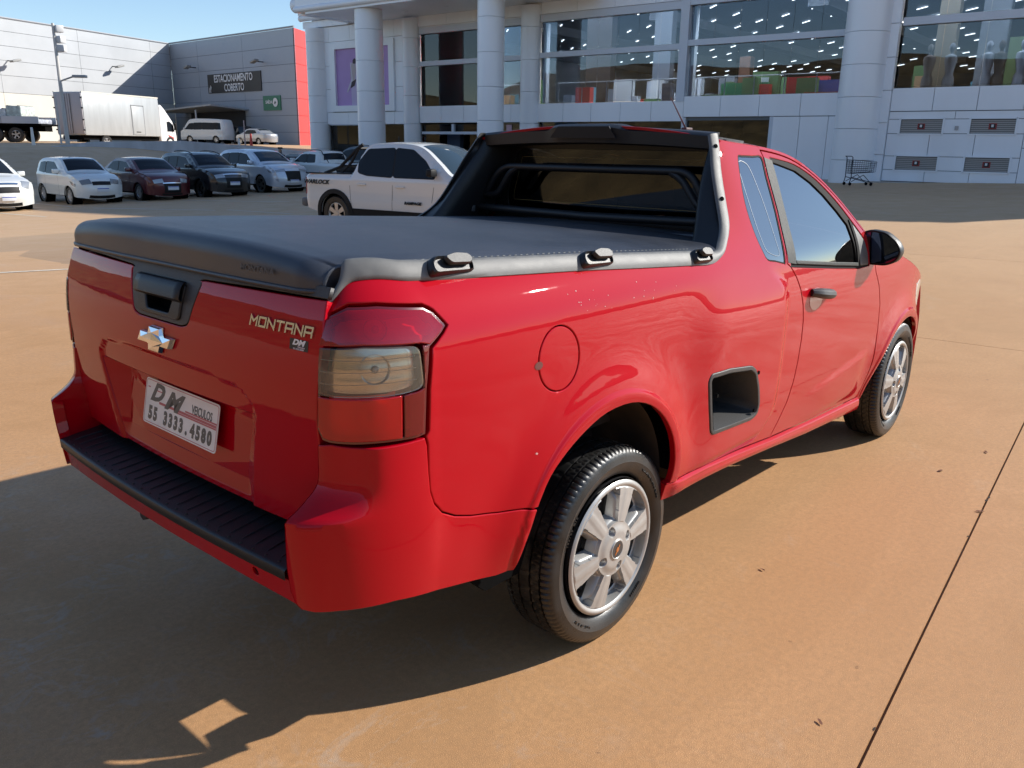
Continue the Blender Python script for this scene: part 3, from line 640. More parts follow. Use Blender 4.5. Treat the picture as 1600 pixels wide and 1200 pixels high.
# ---- what is seen through the glass
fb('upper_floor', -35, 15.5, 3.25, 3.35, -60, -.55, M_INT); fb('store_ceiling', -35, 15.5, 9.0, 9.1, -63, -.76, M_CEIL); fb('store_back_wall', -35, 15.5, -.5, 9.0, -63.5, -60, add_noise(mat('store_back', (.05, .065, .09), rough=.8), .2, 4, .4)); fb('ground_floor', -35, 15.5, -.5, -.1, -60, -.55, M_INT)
tubes = random.Random(5); me_t = None; nt_ = 0
for i in range(20):
    for j in range(17):
        e = 14.6-2.25*i+tubes.uniform(-.15, .15); o = -2.2-3.2*j-(i % 2)*1.4
        if tubes.random() < .15 or nt_ > 285: continue
        if me_t is None:
            mb = MB(); mb.bbox((0, 0, 0), (.032, .50, .015), Matrix.Rotation(-.75, 3, 'Z'), .008); t_ = mb.build('ceiling_tube_light', M_TUBE, store); me_t = t_.data
        else: t_ = bpy.data.objects.new('ceiling_tube_light', me_t); COL.objects.link(t_); t_.parent = store
        t_.location = fpt(e, 8.93, o); nt_ += 1
    if i % 3 == 0: fb('ceiling_duct', 14-2.9*i-.5, 14-2.9*i+.5, 8.2, 8.7, -40, -8, mat('duct', (.20, .22, .26), rough=.5))
for e, o, w, z1, c in ((5.0, -3.2, 1.1, 9, (.02, .018, .018)), (5.65, -2.6, .85, 9, (.85, .012, .02)), (-2.6, -3.5, .75, 9, (.035, .022, .018)), (-4.9, -6, .5, 8.9, (.25, .28, .33)), (-19.2, -2.5, .35, 9, (.16, .13, .09)), (-20.4, -5, .5, 9, (.25, .27, .3)), (-21.6, -3.5, .35, 5.8, (.09, .14, .05)), (-22.6, -3.8, .4, 9, (.18, .09, .05)), (-8.2, -9, .3, 6.2, (.30, .12, .06))):
    fb('interior_pillar', e-w, e+w, 3.36, z1-.01, o-.5, o, mat('pillar_tone', c, rough=.5))
sh = random.Random(9)
for k in range(64):
    e = -1.8-14.2*sh.random() if k < 42 else (-18.5-4.5*sh.random() if k < 52 else 6.6-6.6*sh.random()); o = -1.4-5*sh.random(); w = sh.uniform(.15, .6); h = sh.uniform(.4, 1.5)
    cc = sh.choice([(.6, .62, .66), (.2, .22, .25), (.08, .08, .1), (.5, .3, .16), (.7, .7, .7), (.15, .4, .5), (.10, .2, .08), (.6, .06, .05)]); fb('display_rack', e-w, e+w, 3.36, 3.36+h, o-.35, o, mat('goods', cc, rough=.7))
fb('slide_rail', -12.4, -10.2, 3.55, 4.35, -2.2, -2.0, mat('green_toy', (.03, .22, .10), rough=.4)); fb('toy_stand', -14.2, -13.3, 3.36, 4.5, -2.2, -1.8, mat('red_toy', (.5, .03, .03), rough=.4)); fb('toy_stand', -15.9, -14.4, 3.36, 4.35, -2.6, -2.0, mat('blue_toy', (.06, .08, .30), rough=.4)); fb('toy_stand', -15.8, -14.2, 3.36, 3.85, -1.9, -1.5, mat('orange_toy', (.5, .12, .05), rough=.4))
for (e0, e1) in ((6.8, -.2), (-1.9, -9.0), (-9.5, -16.2)):
    hr = MB(); hr.tube([tuple(fpt(e0, 4.55, -1.0)), tuple(fpt(e1, 4.55, -1.0))], .03, 6); 
    n = int(abs(e1-e0)/1.2)
    for q in range(n+1): hr.tube([tuple(fpt(e0+(e1-e0)*q/n, 3.36, -1.0)), tuple(fpt(e0+(e1-e0)*q/n, 4.55, -1.0))], .025, 6)
    hr.build('balustrade', mat('steel_rail', (.45, .47, .5), rough=.3, metal=.6), store)
for (e, g) in ((-19.0, (.10, .09, .09)), (-19.75, (.16, .17, .19)), (-21.0, (.30, .33, .38)), (-21.4, (.05, .04, .04)), (-22.1, (.33, .36, .42)), (-22.5, (.28, .30, .34))):
    mn = MB(); c = fpt(e, 0, -1.3); mn.lathe([(.0, 3.42), (.22, 3.42), (.20, 4.2), (.13, 4.35), (.22, 4.85), (.20, 5.0), (.06, 5.07), (.055, 5.15), (.10, 5.22), (.105, 5.36), (.05, 5.45), (0, 5.46)], 14, Matrix.Translation((c.x, c.y, 0)) @ Matrix.Scale(-1, 4, (0, 0, 1)) @ Matrix.Rotation(pi/2, 4, 'X') if False else Matrix.Translation((c.x, c.y, 0)) @ Matrix(((1, 0, 0, 0), (0, 0, 1, 0), (0, 1, 0, 0), (0, 0, 0, 1)))); mn.build('mannequin', mat('mannequin_cloth', g, rough=.7), store)
fb('window_poster', .4, .75, 2.1, 2.55, -.17, -.16, mat('pink_poster', (.55, .35, .4), rough=.5))
for k in range(18):
    e = sh.uniform(-13, 14); o = -1.2-5*sh.random(); w = sh.uniform(.2, .8); fb('ground_floor_goods', e-w, e+w, -.1, sh.uniform(.7, 2.3), o-.3, o, mat('goods', sh.choice([(.30, .2, .12), (.05, .05, .06), (.35, .35, .36), (.08, .12, .2), (.25, .05, .05)]), rough=.7))
# unseen area lamps added above the windows to light the goods behind the glass
for k, e in enumerate((5.6, 2.5, -4, -8.5, -13, -20, -26)):
    la = bpy.data.lights.new('store_fill_light', 'AREA'); la.shape = 'RECTANGLE'; la.size = 1.0; la.size_y = 6; la.energy = 380; la.color = (1, .95, .87)
    lo = bpy.data.objects.new('store_fill_light', la); COL.objects.link(lo); lo.location = fp(e, 8.75, -1.1); lo.rotation_euler = (0, radians(35), 0); lo.parent = None
# ================================================================== grey warehouse
def d3(D, L, z): x, y = dl(D, L); return Vector((x, y, z))
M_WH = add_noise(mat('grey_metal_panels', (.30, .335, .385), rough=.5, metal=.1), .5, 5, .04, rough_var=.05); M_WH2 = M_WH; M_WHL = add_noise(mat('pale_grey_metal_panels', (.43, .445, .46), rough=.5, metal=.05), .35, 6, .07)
M_WHR = add_noise(mat('coral_red_panels', (.62, .055, .05), rough=.5), .5, 4, .05); M_CREAM = add_noise(mat('cream_render', (.60, .58, .52), rough=.8), .4, 6, .06)
ware = empty('warehouse', Vector((40, 80, 1.2)), 0, 'big grey panel-clad warehouse with one coral red end behind the trucks', 'building'); WI = Matrix.Translation(Vector((40, 80, 1.2))).inverted()
def wall_panels(A, B, z0, z1, cols, rows, mt, jm, parent, base=None, gapw=.03, top=None):
    A2, B2 = Vector((A[0], A[1])), Vector((B[0], B[1])); t = (B2-A2).normalized(); n = Vector((t.y, -t.x))
    c2 = Vector((CP[0], CP[1]))
    if n.dot(c2-A2) < 0: n = -n
    I = WI if parent == ware else Matrix.Identity(4)
    def q(s, z, o): p = A2+(B2-A2)*s+n*o; return tuple(I @ Vector((p.x, p.y, z)))
    mb = MB(); mb.add([q(s, z, o) for z in (z0, z1-.02) for (s, o) in ((0.003, -.12), (.997, -.12), (.997, -.06), (0.003, -.06))], [(0, 3, 2, 1), (4, 5, 6, 7), (0, 1, 5, 4), (1, 2, 6, 5), (2, 3, 7, 6), (3, 0, 4, 7)]); mb.build('panel_backing', jm, parent, smooth=False)
    Lw = (B2-A2).length; g = gapw/Lw/2
    for i in range(len(cols)-1):
        for j in range(len(rows)-1):
            s0, s1, a, b = cols[i]+g, cols[i+1]-g, rows[j]+gapw/2, rows[j+1]-gapw/2
            mb = MB(); mb.add([q(s, z, o) for z in (a, b) for (s, o) in ((s0, -.055), (s1, -.055), (s1, 0), (s0, 0))], [(0, 3, 2, 1), (4, 5, 6, 7), (0, 1, 5, 4), (1, 2, 6, 5), (2, 3, 7, 6), (3, 0, 4, 7)]); mb.build('wall_panel', mt, parent, smooth=False)
    return q, n
JM = mat('panel_joint', (.07, .075, .085), rough=.8)
cA, cB, cC, cD = (47.31, 69.07), (47.39, 93.22), (15.0, 81.4), (56.0, 74.7)
rows = [1.7, 3.0]+[3.0+1.74*k for k in range(1, 7)]+[13.45]; rows = [1.0, 2.45, 4.02, 5.58, 7.15, 8.7, 10.28, 11.85]
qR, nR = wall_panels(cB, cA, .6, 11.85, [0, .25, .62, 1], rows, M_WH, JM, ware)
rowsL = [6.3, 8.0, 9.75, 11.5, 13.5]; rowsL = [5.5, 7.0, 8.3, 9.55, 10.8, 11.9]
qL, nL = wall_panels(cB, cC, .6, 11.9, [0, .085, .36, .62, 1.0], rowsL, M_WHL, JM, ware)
wall_panels(cB, cC, .6, 5.5, [0, .36, .62, 1.0], [1.0, 5.5], M_CREAM, JM, ware)
qE, nE = wall_panels(cA, cD, .6, 11.85, [0, .5, 1], rows, M_WHR, JM, ware)
mb = MB(); 
for (P_, Q_) in ((cB, cA), (cB, cC)):
    a, b = WI @ Vector((P_[0], P_[1], 11.95)), WI @ Vector((Q_[0], Q_[1], 11.95)); mb.tube([tuple(a), tuple(b)], .09, 6)
mb.build('roof_flashing', mat('flashing', (.30, .31, .33), rough=.5), ware)
V = [tuple(WI @ Vector((*p, 11.6))) for p in (cA, cB, cC, dl(130, 95), dl(135, 20), cD)]; mk('warehouse_roof', V, [tuple(range(6))], JM, ware, False)
# red strip seen on the face turned to the store: signs, canopy and lamps
def wall_sign(q, n, s0, s1, z0, z1, mt, name, label, cat):
    pts = [q(s, z, .10) for s, z in ((s0, z0), (s1, z0), (s1, z1), (s0, z1))]; pts = [Matrix.Translation(ware.location) @ Vector(p) for p in pts]
    o = empty(name, pts[0], 0, label, cat); I = Matrix.Translation(pts[0]).inverted(); mb = MB(); mb.prism([tuple(I @ p) for p in pts], tuple(Vector((n.x, n.y, 0))*-.12)); mb.build('sign_board', mt, o, smooth=False)
    x = (pts[1]-pts[0]); M4 = frame_M(I @ ((pts[0]+pts[2])/2)+Vector((n.x, n.y, 0))*.02, x, (0, 0, 1)); return o, M4, x.length, z1-z0
SW = mat('sign_white', (.72, .72, .72), rough=.5)
# screen px 324..410 lies at these fractions of the wall
o, M4, w, h = wall_sign(qR, nR, .328, .754, 6.43, 8.32, mat('sign_black', (.018, .018, .018), rough=.5), 'parking_sign', 'long black sign with white capital letters on the grey warehouse wall', 'sign')
def sgn(M4):  # keep the lettering readable from the lot
    z = Vector((M4[0][2], M4[1][2])); c = Vector((CP[0], CP[1]))-Vector((ware.location.x, ware.location.y)); return M4 if z.dot(c) > 0 else M4 @ Matrix.Rotation(pi, 4, 'Y')
M4 = sgn(M4)
text_mesh('sign_letters', 'ESTACIONAMENTO', 1.02, SW, o, M4 @ Matrix.Translation((0, .43, .02)), .01, 0, .014, .82); text_mesh('sign_letters', 'COBERTO', 1.02, SW, o, M4 @ Matrix.Translation((.15, -.50, .02)), .01, 0, .014, .82)
ar = MB(); ar.prism([tuple(M4 @ Vector((-w/2+.50+a, -.48+b, .02))) for a, b in ((-.22, -.42), (.22, -.42), (.10, -.25), (.34, .12), (.08, .36), (-.12, 0), (-.22, .10))], (0, 0, .02)); ar.build('sign_arrow', SW, o, smooth=False)
o, M4, w, h = wall_sign(qR, nR, .761, .886, 4.53, 5.91, mat('sign_green', (.03, .17, .10), rough=.5), 'exit_sign', 'small green exit sign low on the grey warehouse wall beside the coral end', 'sign'); M4 = sgn(M4)
text_mesh('sign_letters', 'SAÍDA', .42, SW, o, M4 @ Matrix.Translation((-.42, 0.08, .02)), .01, 0, .01, 1.0); mb = MB(); mb.lathe([(0, .02), (.42, .02), (.42, 0)], 20, M4 @ Matrix.Translation((.72, .05, .03)) @ Matrix.Rotation(pi/2, 4, 'X')); mb.build('sign_disc', SW, o)
mb = MB(); mb.prism([tuple(M4 @ Vector((.72+a, .05+b, .06))) for a, b in ((-.2, -.1), (0, .14), (.2, -.06), (.06, -.06), (.0, -.2))], (0, 0, .01)); mb.build('sign_arrow', mat('sign_arrow_dark', (.05, .1, .08)), o, smooth=False)
def lamp_box(q, n, s, z, label):
    p = Matrix.Translation(ware.location) @ Vector(q(s, z, .0)); o = empty('wall_floodlight', p, 0, label, 'floodlight'); nv = Vector((n.x, n.y, 0)); mb = MB(); mb.tube([(0, 0, 0), tuple(nv*.9)], .05, 6); mb.build('lamp_bracket', M_DSTL, o); mb = MB(); mb.bbox(tuple(nv*1.0+Vector((0, 0, .0))), (.45, .25, .09), Matrix.Rotation(atan2(n.y, n.x)+pi/2, 3, 'Z') @ Matrix.Rotation(-.25, 3, 'Y'), .03); mb.build('lamp_head', mat('lamp_head', (.25, .25, .24), rough=.5), o)
lamp_box(qL, nL, .245, 8.82, 'floodlight on the sunlit wall above the box truck'); lamp_box(qL, nL, .595, 8.28, 'floodlight on the sunlit wall at the left edge'); lamp_box(qR, nR, .228, 9.15, 'floodlight on the shaded wall left of the black sign'); lamp_box(qR, nR, .773, 9.09, 'floodlight on the shaded wall above the right end of the black sign')
# canopy over the covered-parking mouth
p0 = Matrix.Translation(ware.location) @ Vector(qR(.10, 4.45, 0)); p1 = Matrix.Translation(ware.location) @ Vector(qR(.64, 4.55, 0)); cn = empty('entrance_canopy', p0, 0, 'thin grey canopy on a post sheltering the warehouse entrance behind the white van', 'canopy'); nv = Vector((nR.x, nR.y, 0)); dd = p1-p0
mb = MB(); mb.prism([(0, 0, 0), tuple(dd), tuple(dd+nv*4.2+Vector((0, 0, .35))), tuple(nv*4.2+Vector((0, 0, -.05)))], (0, 0, .16)); mb.build('canopy_roof', mat('canopy_grey', (.30, .32, .34), rough=.5), cn, smooth=False)
for f in (.08, .74):
    c = dd*f+nv*4.0; mb = MB(); mb.tube([(c.x, c.y, .1), (c.x, c.y, -3.2)], .09, 6); mb.build('canopy_post', mat('post_grey', (.5, .5, .5)), cn)
mb = MB(); mb.prism([tuple(dd*.1), tuple(dd*.95), tuple(dd*.95+Vector((0, 0, -3.1))), tuple(dd*.1+Vector((0, 0, -3.1)))], tuple(nv*.08)); mb.build('entrance_opening', mat('dark_opening', (.03, .033, .04), rough=.8), cn, smooth=False)
# tall lamp mast, short poles and bollard on the terrace edge
def pole(D, px, z0, z1, r, name, label, cat, col=(.55, .53, .50), head=False, group=None):
    L = px; x, y = dl(D, L); o = empty(name, (x, y, z0), 0, label, cat, group); mb = MB(); mb.tube([(0, 0, 0), (0, 0, z1-z0)], [r, r*.6], 10); mb.build('pole', mat(name+'_paint', col, rough=.6), o)
    if head:
        mb = MB(); 
        for k, zz in enumerate((z1-z0-.3, z1-z0-.9, z1-z0-1.4)): mb.bbox((.28, .0, zz), (.22, .30, .20), Matrix.Rotation(.4*k, 3, 'Z'), .04)
        mb.build('antenna_box', mat('antenna_white', (.6, .6, .6), rough=.5), o); mb = MB(); rv = Vector((sin(YAW), -cos(YAW), 0)); mb.tube([(0, 0, z1-z0-3.3), tuple(rv*.9+Vector((0, 0, z1-z0-3.0)))], .05, 6); mb.bbox(tuple(rv*1.25+Vector((0, 0, z1-z0-3.0))), (.40, .18, .08), Matrix.Rotation(YAW-pi/2, 3, 'Z'), .03); mb.build('lamp_arm', mat('lamp_grey', (.35, .35, .35), rough=.5), o)
    return o
pole(54, 28.0, 1.2, 8.2, .13, 'lamp_mast', 'tall pale lamp mast with boxes at its top in front of the warehouse', 'lamp post', head=True)
pole(52, 27.35, 1.2, 4.05, .055, 'thin_pole', 'thin grey pole beside the tall lamp mast', 'pole')
pole(48, 26.8, 1.05, 2.1, .10, 'bollard', 'short white post beside the flatbed truck', 'bollard', (.75, .74, .70))
pole(66, 20.65, 1.15, 3.06, .06, 'marker_post', 'thin post with a red tip right of the white van', 'post', (.45, .35, .34)); pole(66, 21.12, 1.2, 1.75, .10, 'bollard', 'low white bollard right of the white van', 'bollard', (.75, .74, .72)); pole(68, 20.8, 1.2, 2.11, .12, 'traffic_post', 'stubby red post in front of the silver sedan', 'post', (.55, .06, .05))
# trolley by the round column
tr = empty('shopping_cart', (29.55, 9.02, .30), 0, 'empty wire shopping cart left by the round column of the store', 'shopping cart'); M_CART = mat('cart_wire', (.035, .04, .055), rough=.35, metal=.7)
rv = Vector((sin(YAW), -cos(YAW), 0)); fv = Vector((cos(YAW), sin(YAW), 0))
def ct(a, b, c): return tuple(rv*a+fv*b+Vector((0, 0, c)))
mb = MB(); Wc = .27
for s in (-Wc, Wc):
    mb.tube([ct(-.45, s, 1.02), ct(-.40, s, .98), ct(-.38, s, .30), ct(-.42, s, .10)], .016, 6); mb.tube([ct(-.38, s, .30), ct(.30, s, .14), ct(.42, s, .10)], .014, 6); mb.tube([ct(-.36, s, .14), ct(.05, s, .38)], .012, 6); mb.tube([ct(.05, s, .38), ct(.32, s, .12)], .012, 6)
mb.tube([ct(-.45, -Wc, 1.02), ct(-.45, Wc, 1.02)], .018, 6); mb.build('cart_frame', M_CART, tr)
mb = MB()
for s in (-Wc, Wc):
    for k in range(7): z = .42+.48*k/6; mb.tube([ct(-.38, s, z), ct(.48-.02*(6-k), s*.9, .48+.36*k/6)], .007, 4)
    for k in range(12): a = -.38+.86*k/11; z0 = .42+.06*k/11; mb.tube([ct(a, s*(1-.1*k/11), z0), ct(a+.01, s*(1-.1*k/11), .90-.06*k/11)], .005, 4)
for k in range(7): b = -Wc+2*Wc*k/6; mb.tube([ct(-.38, b, .42), ct(.44, b*.9, .48), ct(.48, b*.9, .84)], .006, 4); mb.tube([ct(-.38, b, .42), ct(-.38, b, .9)], .006, 4)
for k in range(4): mb.tube([ct(-.36+.26*k, -Wc*.97, .43+.02*k), ct(-.36+.26*k, Wc*.97, .43+.02*k)], .006, 4)
o = mb.build('cart_basket', M_CART, tr); 
for (a, b) in ((-.40, -Wc), (-.40, Wc), (.38, -Wc*.8), (.38, Wc*.8)):
    mb = MB(); mb.lathe([(0, -.014), (.055, -.014), (.06, 0), (.055, .014), (0, .014)], 12, Matrix.Translation(ct(a, b, .06)) @ Matrix.Rotation(YAW-pi/2+pi/2, 4, 'Z') @ Matrix.Rotation(pi/2, 4, 'Z')); mb.build('caster', M_SEAL, tr)
# low dry hills and a far tree line all round the lot (what the glass and paint mirror)
hr_ = random.Random(4); nseg = 96; V = []
for k in range(nseg):
    a = 2*pi*k/nseg; R0 = 150
    h = 9+5*math.sin(a*3+1)+3*math.sin(a*7+.4)+2*hr_.random(); V += [(R0*cos(a), R0*sin(a), -6), ((R0+25)*cos(a), (R0+25)*sin(a), h*.6), ((R0+50)*cos(a), (R0+50)*sin(a), h)]
F = [(3*k+j, 3*((k+1) % nseg)+j, 3*((k+1) % nseg)+j+1, 3*k+j+1) for k in range(nseg) for j in range(2)]
tag(mk('distant_hills', V, F, add_noise(mat('dry_hill', (.16, .12, .06), rough=.95), .05, 8, .5), None, True), kind='structure')

# steep bank of dry grass behind the photographer, seen only mirrored in the tailgate and rear window
br = random.Random(8); nx_, ny_ = 14, 60; V = []
for i in range(nx_):
    for j in range(ny_):
        x = -13-30*i/(nx_-1); y = -45+120*j/(ny_-1); t = i/(nx_-1); z = -.4+12.5*(t**.85)+.5*math.sin(y*.21+2*t)+.35*br.random()*(t > .05); V.append((x-2*math.sin(y*.06), y, z))
tag(mk('grass_bank', V, [(i*ny_+j, i*ny_+j+1, (i+1)*ny_+j+1, (i+1)*ny_+j) for i in range(nx_-1) for j in range(ny_-1)], add_noise(mat('dry_bank', (.13, .088, .036), rough=.95), .6, 10, .55, bump=.6, bscale=6, bdist=.1), None, True), kind='structure')
# ================================================================== other vehicles: one generic builder fed with real silhouettes
def simple_wheel_mesh(R, Wd, rim, spokes=5):
    mb = MB(); h = Wd/2
    mb.lathe([(rim, -h*.8), (rim+.02, -h*.98), (R*.93, -h), (R, -h*.75), (R, h*.75), (R*.93, h), (rim, h*.9)], 28, mi=0)
    mb.lathe([(rim+.003, -h*.80), (rim-.012, -h*.82), (rim-.03, -h*.45)], 28, mi=1); mb.lathe([(0, -h*.28), (rim-.01, -h*.25)], 28, mi=2); mb.lathe([(0, -h*.80), (.05, -h*.78), (.062, -h*.55)], 14, mi=1)
    for k in range(spokes):
        a = 2*pi*k/spokes; c, s = cos(a), sin(a); w0, w1 = .034, .05; P = []
        for (r, w, y) in ((.04, w0, -h*.72), (rim-.008, w1, -h*.80)):
            for sg in (-1, 1): P.append((r*c-sg*w*s, y, r*s+sg*w*c))
        Q = [(p[0], p[1]+.04, p[2]) for p in P]; mb.add(P+Q, [(0, 1, 3, 2), (0, 2, 6, 4), (1, 5, 7, 3), (2, 3, 7, 6)], 1)
    return mb
_wc = {}
def add_wheel(root, x, y, z, R, Wd, rim, m, rimmat, spokes=5, steer=0):
    key = (R, Wd, rim, spokes, rimmat.name)
    if key not in _wc:
        o = simple_wheel_mesh(R, Wd, rim, spokes).build('wheel', [M_RUB, rimmat, M_GAP], root, fix=False); _wc[key] = o.data
    else: o = bpy.data.objects.new('wheel', _wc[key]); COL.objects.link(o); o.parent = root
    o.location = (x, y, z); o.rotation_euler = (0, .5*x, (0 if m > 0 else pi)+steer); return o
def glassy(c): return mat('car_glass', c, rough=.03, spec=.16)
CG = glassy((.012, .016, .022)); CG2 = glassy((.03, .05, .07)); CHM = mat('head_lamp', (.34, .36, .39), rough=.12, metal=.3, coat=1); CTL = mat('tail_red', (.45, .01, .01), rough=.15, coat=1); CBLK = mat('trim_black', (.010, .010, .011), rough=.55, spec=.25); CSIL = mat('alloy', (.50, .50, .51), rough=.3, metal=.8); CDRK = mat('dark_alloy', (.03, .03, .032), rough=.35, metal=.6); CPL = mat('number_plate', (.62, .64, .68), rough=.5)
def make_car(label, cat, loc, heading, L, W, H, prof, wheels, R, paint, windows=(), screens=(), belt=.92, tumble=.30, name='parked_car', lamps=True, rim=.20, rimmat=None, seams=(), cladding=None, spokes=5, grille=None, detail=True, plate=True, rails=False, r=.09, extras=None, group=None, trim=None):
    """prof: silhouette from rear bumper bottom over the roof to front bumper bottom, metres, x from the rear; wheels: (xr, xf)"""
    root = empty(name, (loc[0], loc[1], loc[2]), heading, label, cat, group)
    P = np.array(smooth_curve(prof, 5)); mid = L/2; xr, xf = wheels; ar = R+.055
    def wid(x, z):
        e = np.abs((x-mid)/mid); w = W/2*(1-.055*np.clip((e-.55)/.45, 0, 1)**2-.16*np.clip((e-.88)/.12, 0, 1)**2)
        w = w-tumble*np.clip(z-belt, 0, None)-.05*np.clip(.5-z, 0, None)-.02*np.exp(-((z-belt+.20)/.08)**2)*0
        return w+.012*np.exp(-((z-.62)/.12)**2)
    Pt = P
    def S(x, z):
        x = np.asarray(x, float); z = np.asarray(z, float); sh = x.shape; q = np.stack([x.ravel(), z.ravel()], 1)
        a = Pt[:-1]; e = Pt[1:]-a; LL = (e*e).sum(1)+1e-12; d = np.full(len(q), 9.)
        for i in range(len(a)):
            t = np.clip(((q-a[i]) @ e[i])/LL[i], 0, 1); d = np.minimum(d, np.linalg.norm(q-a[i]-t[:, None]*e[i], axis=1))
        k = np.clip((r-d)/r, 0, 1); w = wid(q[:, 0], q[:, 1])-r*(1-np.sqrt(1-np.clip(k, 0, .995)**2))
        return np.stack([q[:, 0], -w, q[:, 1]], -1).reshape(sh+(3,))
    bot = .20+.0
    arcf = [(xf+ar*cos(a), R+ar*sin(a)) for a in lin(0, pi, 15)]; arcr = [(xr+ar*cos(a), R+ar*sin(a)) for a in lin(0, pi, 15)]
    zb = P[-1][1]; zr = P[0][1]
    out = [tuple(p) for p in P]+[p for p in arcf if p[1] > zb-.02]+[p for p in arcr if p[1] > zb-.02]
    ref = np.array((mid, 0, .6))
    for m in (1, -1): panel('body_side', S, out, paint, root, step=.07 if detail else .14, m=m, rim=0, flange=.04, ref=ref)
    # skin between the two sides
    seg = np.linalg.norm(np.diff(P, axis=0), axis=1); cu = np.concatenate([[0], np.cumsum(seg)]); tot = cu[-1]
    def F(u, t):
        u = np.asarray(u, float); t = np.asarray(t, float); x = np.interp(u, cu, P[:, 0]); z = np.interp(u, cu, P[:, 1]); w = wid(x, z)-r*.93
        du = .04; tx = np.interp(u+du, cu, P[:, 0])-np.interp(u-du, cu, P[:, 0]); tz = np.interp(u+du, cu, P[:, 1])-np.interp(u-du, cu, P[:, 1]); ln = np.sqrt(tx*tx+tz*tz)+1e-9
        nx, nz = -tz/ln, tx/ln; k = 1-np.abs(t)**2.4; b = np.where(np.abs(nx) > .7, .13, .045)*k
        bb = .13*np.clip(np.abs(nx), 0, 1)**2+.035; b = bb*k
        return np.stack([x+nx*b, -w*t, z+nz*b], -1)
    n = max(30, int(tot/.08)); grid_mesh('body_top', F, lin(0, tot, n), lin(-1, 1, 19 if detail else 9), paint, root, ref=ref)
    ux = lambda x, lo, hi: float(np.interp(x, P[lo:hi, 0], cu[lo:hi]))
    top = int(np.argmax(P[:, 1]))
    def u_of(x, z): d = (P[:, 0]-x)**2+(P[:, 1]-z)**2; i = int(np.argmin(d)); return float(cu[i])
    for (a, b, t, nm, mt) in screens: grid_mesh(nm, F, lin(u_of(*a), u_of(*b), 10), lin(-t, t, 12), mt, root, ref=ref, off=.006)
    for w_ in windows:
        for m in (1, -1):
            panel('side_window', S, rounded(w_, .05, 3), CG, root, step=.12, m=m, rim=0, flange=.0, off=.004, ref=ref)
            if trim: panel('window_trim', S, offset_loop(rounded(w_, .05, 3), .018), trim, root, holes=[rounded(w_, .05, 3)], step=.12, m=m, rim=0, flange=0, off=.003, ref=ref)
    for w1, w2 in zip(windows[:-1], windows[1:]):
        xa, xb = max(p[0] for p in w1)-.05, min(p[0] for p in w2)+.05; z0_, z1_ = max(min(p[1] for p in w1), min(p[1] for p in w2))+.02, min(max(p[1] for p in w1), max(p[1] for p in w2))-.015
        if xb-xa < .35:
            for m in (1, -1): panel('pillar_trim', S, [(xa, z0_), (xb, z0_), (xb, z1_), (xa, z1_)], CBLK, root, step=.15, m=m, rim=0, flange=0, off=.0022, ref=ref)
    for sline in seams:
        A_ = [(a+.004, b) for a, b in sline]+[(a-.004, b) for a, b in sline[::-1]]
        for m in (1, -1): panel('door_gap', S, A_, M_GAP, root, step=.2, m=m, rim=0, flange=0, off=.002, ref=ref)
    if cladding:
        for cx in (xf, xr):
            o_ = [(cx+(ar+cladding)*cos(a), R+(ar+cladding)*sin(a)) for a in lin(-.25, pi+.25, 21)]+[(cx+(ar-.01)*cos(a), R+(ar-.01)*sin(a)) for a in lin(pi+.25, -.25, 21)]
            for m in (1, -1): panel('arch_cladding', S, o_, CBLK, root, step=.1, m=m, rim=.004, flange=.03, off=.022, ref=ref)
        for m in (1, -1): panel('sill_cladding', S, [(xr+ar, zb+.02), (xf-ar, zb+.02), (xf-ar, zb+.20), (xr+ar, zb+.20)], CBLK, root, step=.2, m=m, rim=.004, flange=.03, off=.012, ref=ref)
    ub = MB(); ub.box(xr-.5, xf+.45, -W/2+.24, W/2-.24, zb-.0, .50); ub.build('underbody', M_GAP, root, smooth=False)
    for cx in (xf, xr):
        for m in (1, -1): lin_ = MB(); lin_.lathe([(ar+.005, -.04), (ar+.005, .28), (0, .29)], 20, Matrix.Translation((cx, -(W/2-.03)*m, R)) @ Matrix.Scale(m, 4, (0, 1, 0))); lin_.build('arch_liner', M_GAP, root, fix=False)
    for x in (xr, xf):
        for m in (1, -1): add_wheel(root, x, -(W/2-.115)*m, R, R, .20, rim, m, rimmat or CSIL, spokes)
    if detail:
        for m in (1, -1):
            mx = windows[-1] if windows else None
            if mx: 
                fx = max(p[0] for p in mx); mz = min(p[1] for p in mx)+.07; mb = MB(); mb.bbox((fx-.02, -(W/2+.07)*m, mz+.04), (.07, .10, .075), None, .035); mb.build('door_mirror', paint if not trim else CBLK, root)
    if lamps:
        fu = lambda z: float(np.interp(z, P[::-1, 1][:int(len(P)*.25)], cu[::-1][:int(len(P)*.25)]))
        g = grille or {}
        def patch(nm, z0, z1, t0, t1, mt, off=.008):
            for m in (1, -1) if t0 > 0 else (1,):
                grid_mesh(nm, F, lin(fu(z1), fu(z0), 4), lin(t0*m, t1*m, 8), mt, root, ref=ref, off=off)
        for (nm, z0, z1, t0, t1, mt, off) in g.get('patches', ()): patch(nm, z0, z1, t0, t1, mt, off)
        for sp_, mt in g.get('side', ()):
            for m in (1, -1): panel('lamp_side', S, rounded(sp_, .03, 3), mt, root, step=.05, m=m, rim=0, flange=0, off=.006, ref=ref)
        if plate:
            zp = g.get('plate', .50); c = F(np.array([fu(zp)]), np.array([0.]))[0]; mb = MB(); mb.bbox((c[0]+.015, 0, zp), (.008, .20, .065), None, .006); pl_ = mb.build('number_plate', CPL, root); mb = MB(); mb.bbox((c[0]+.024, 0, zp+.045), (.001, .195, .012), None, .0005); mb.build('plate_band', mat('plate_blue', (.03, .06, .35)), root)
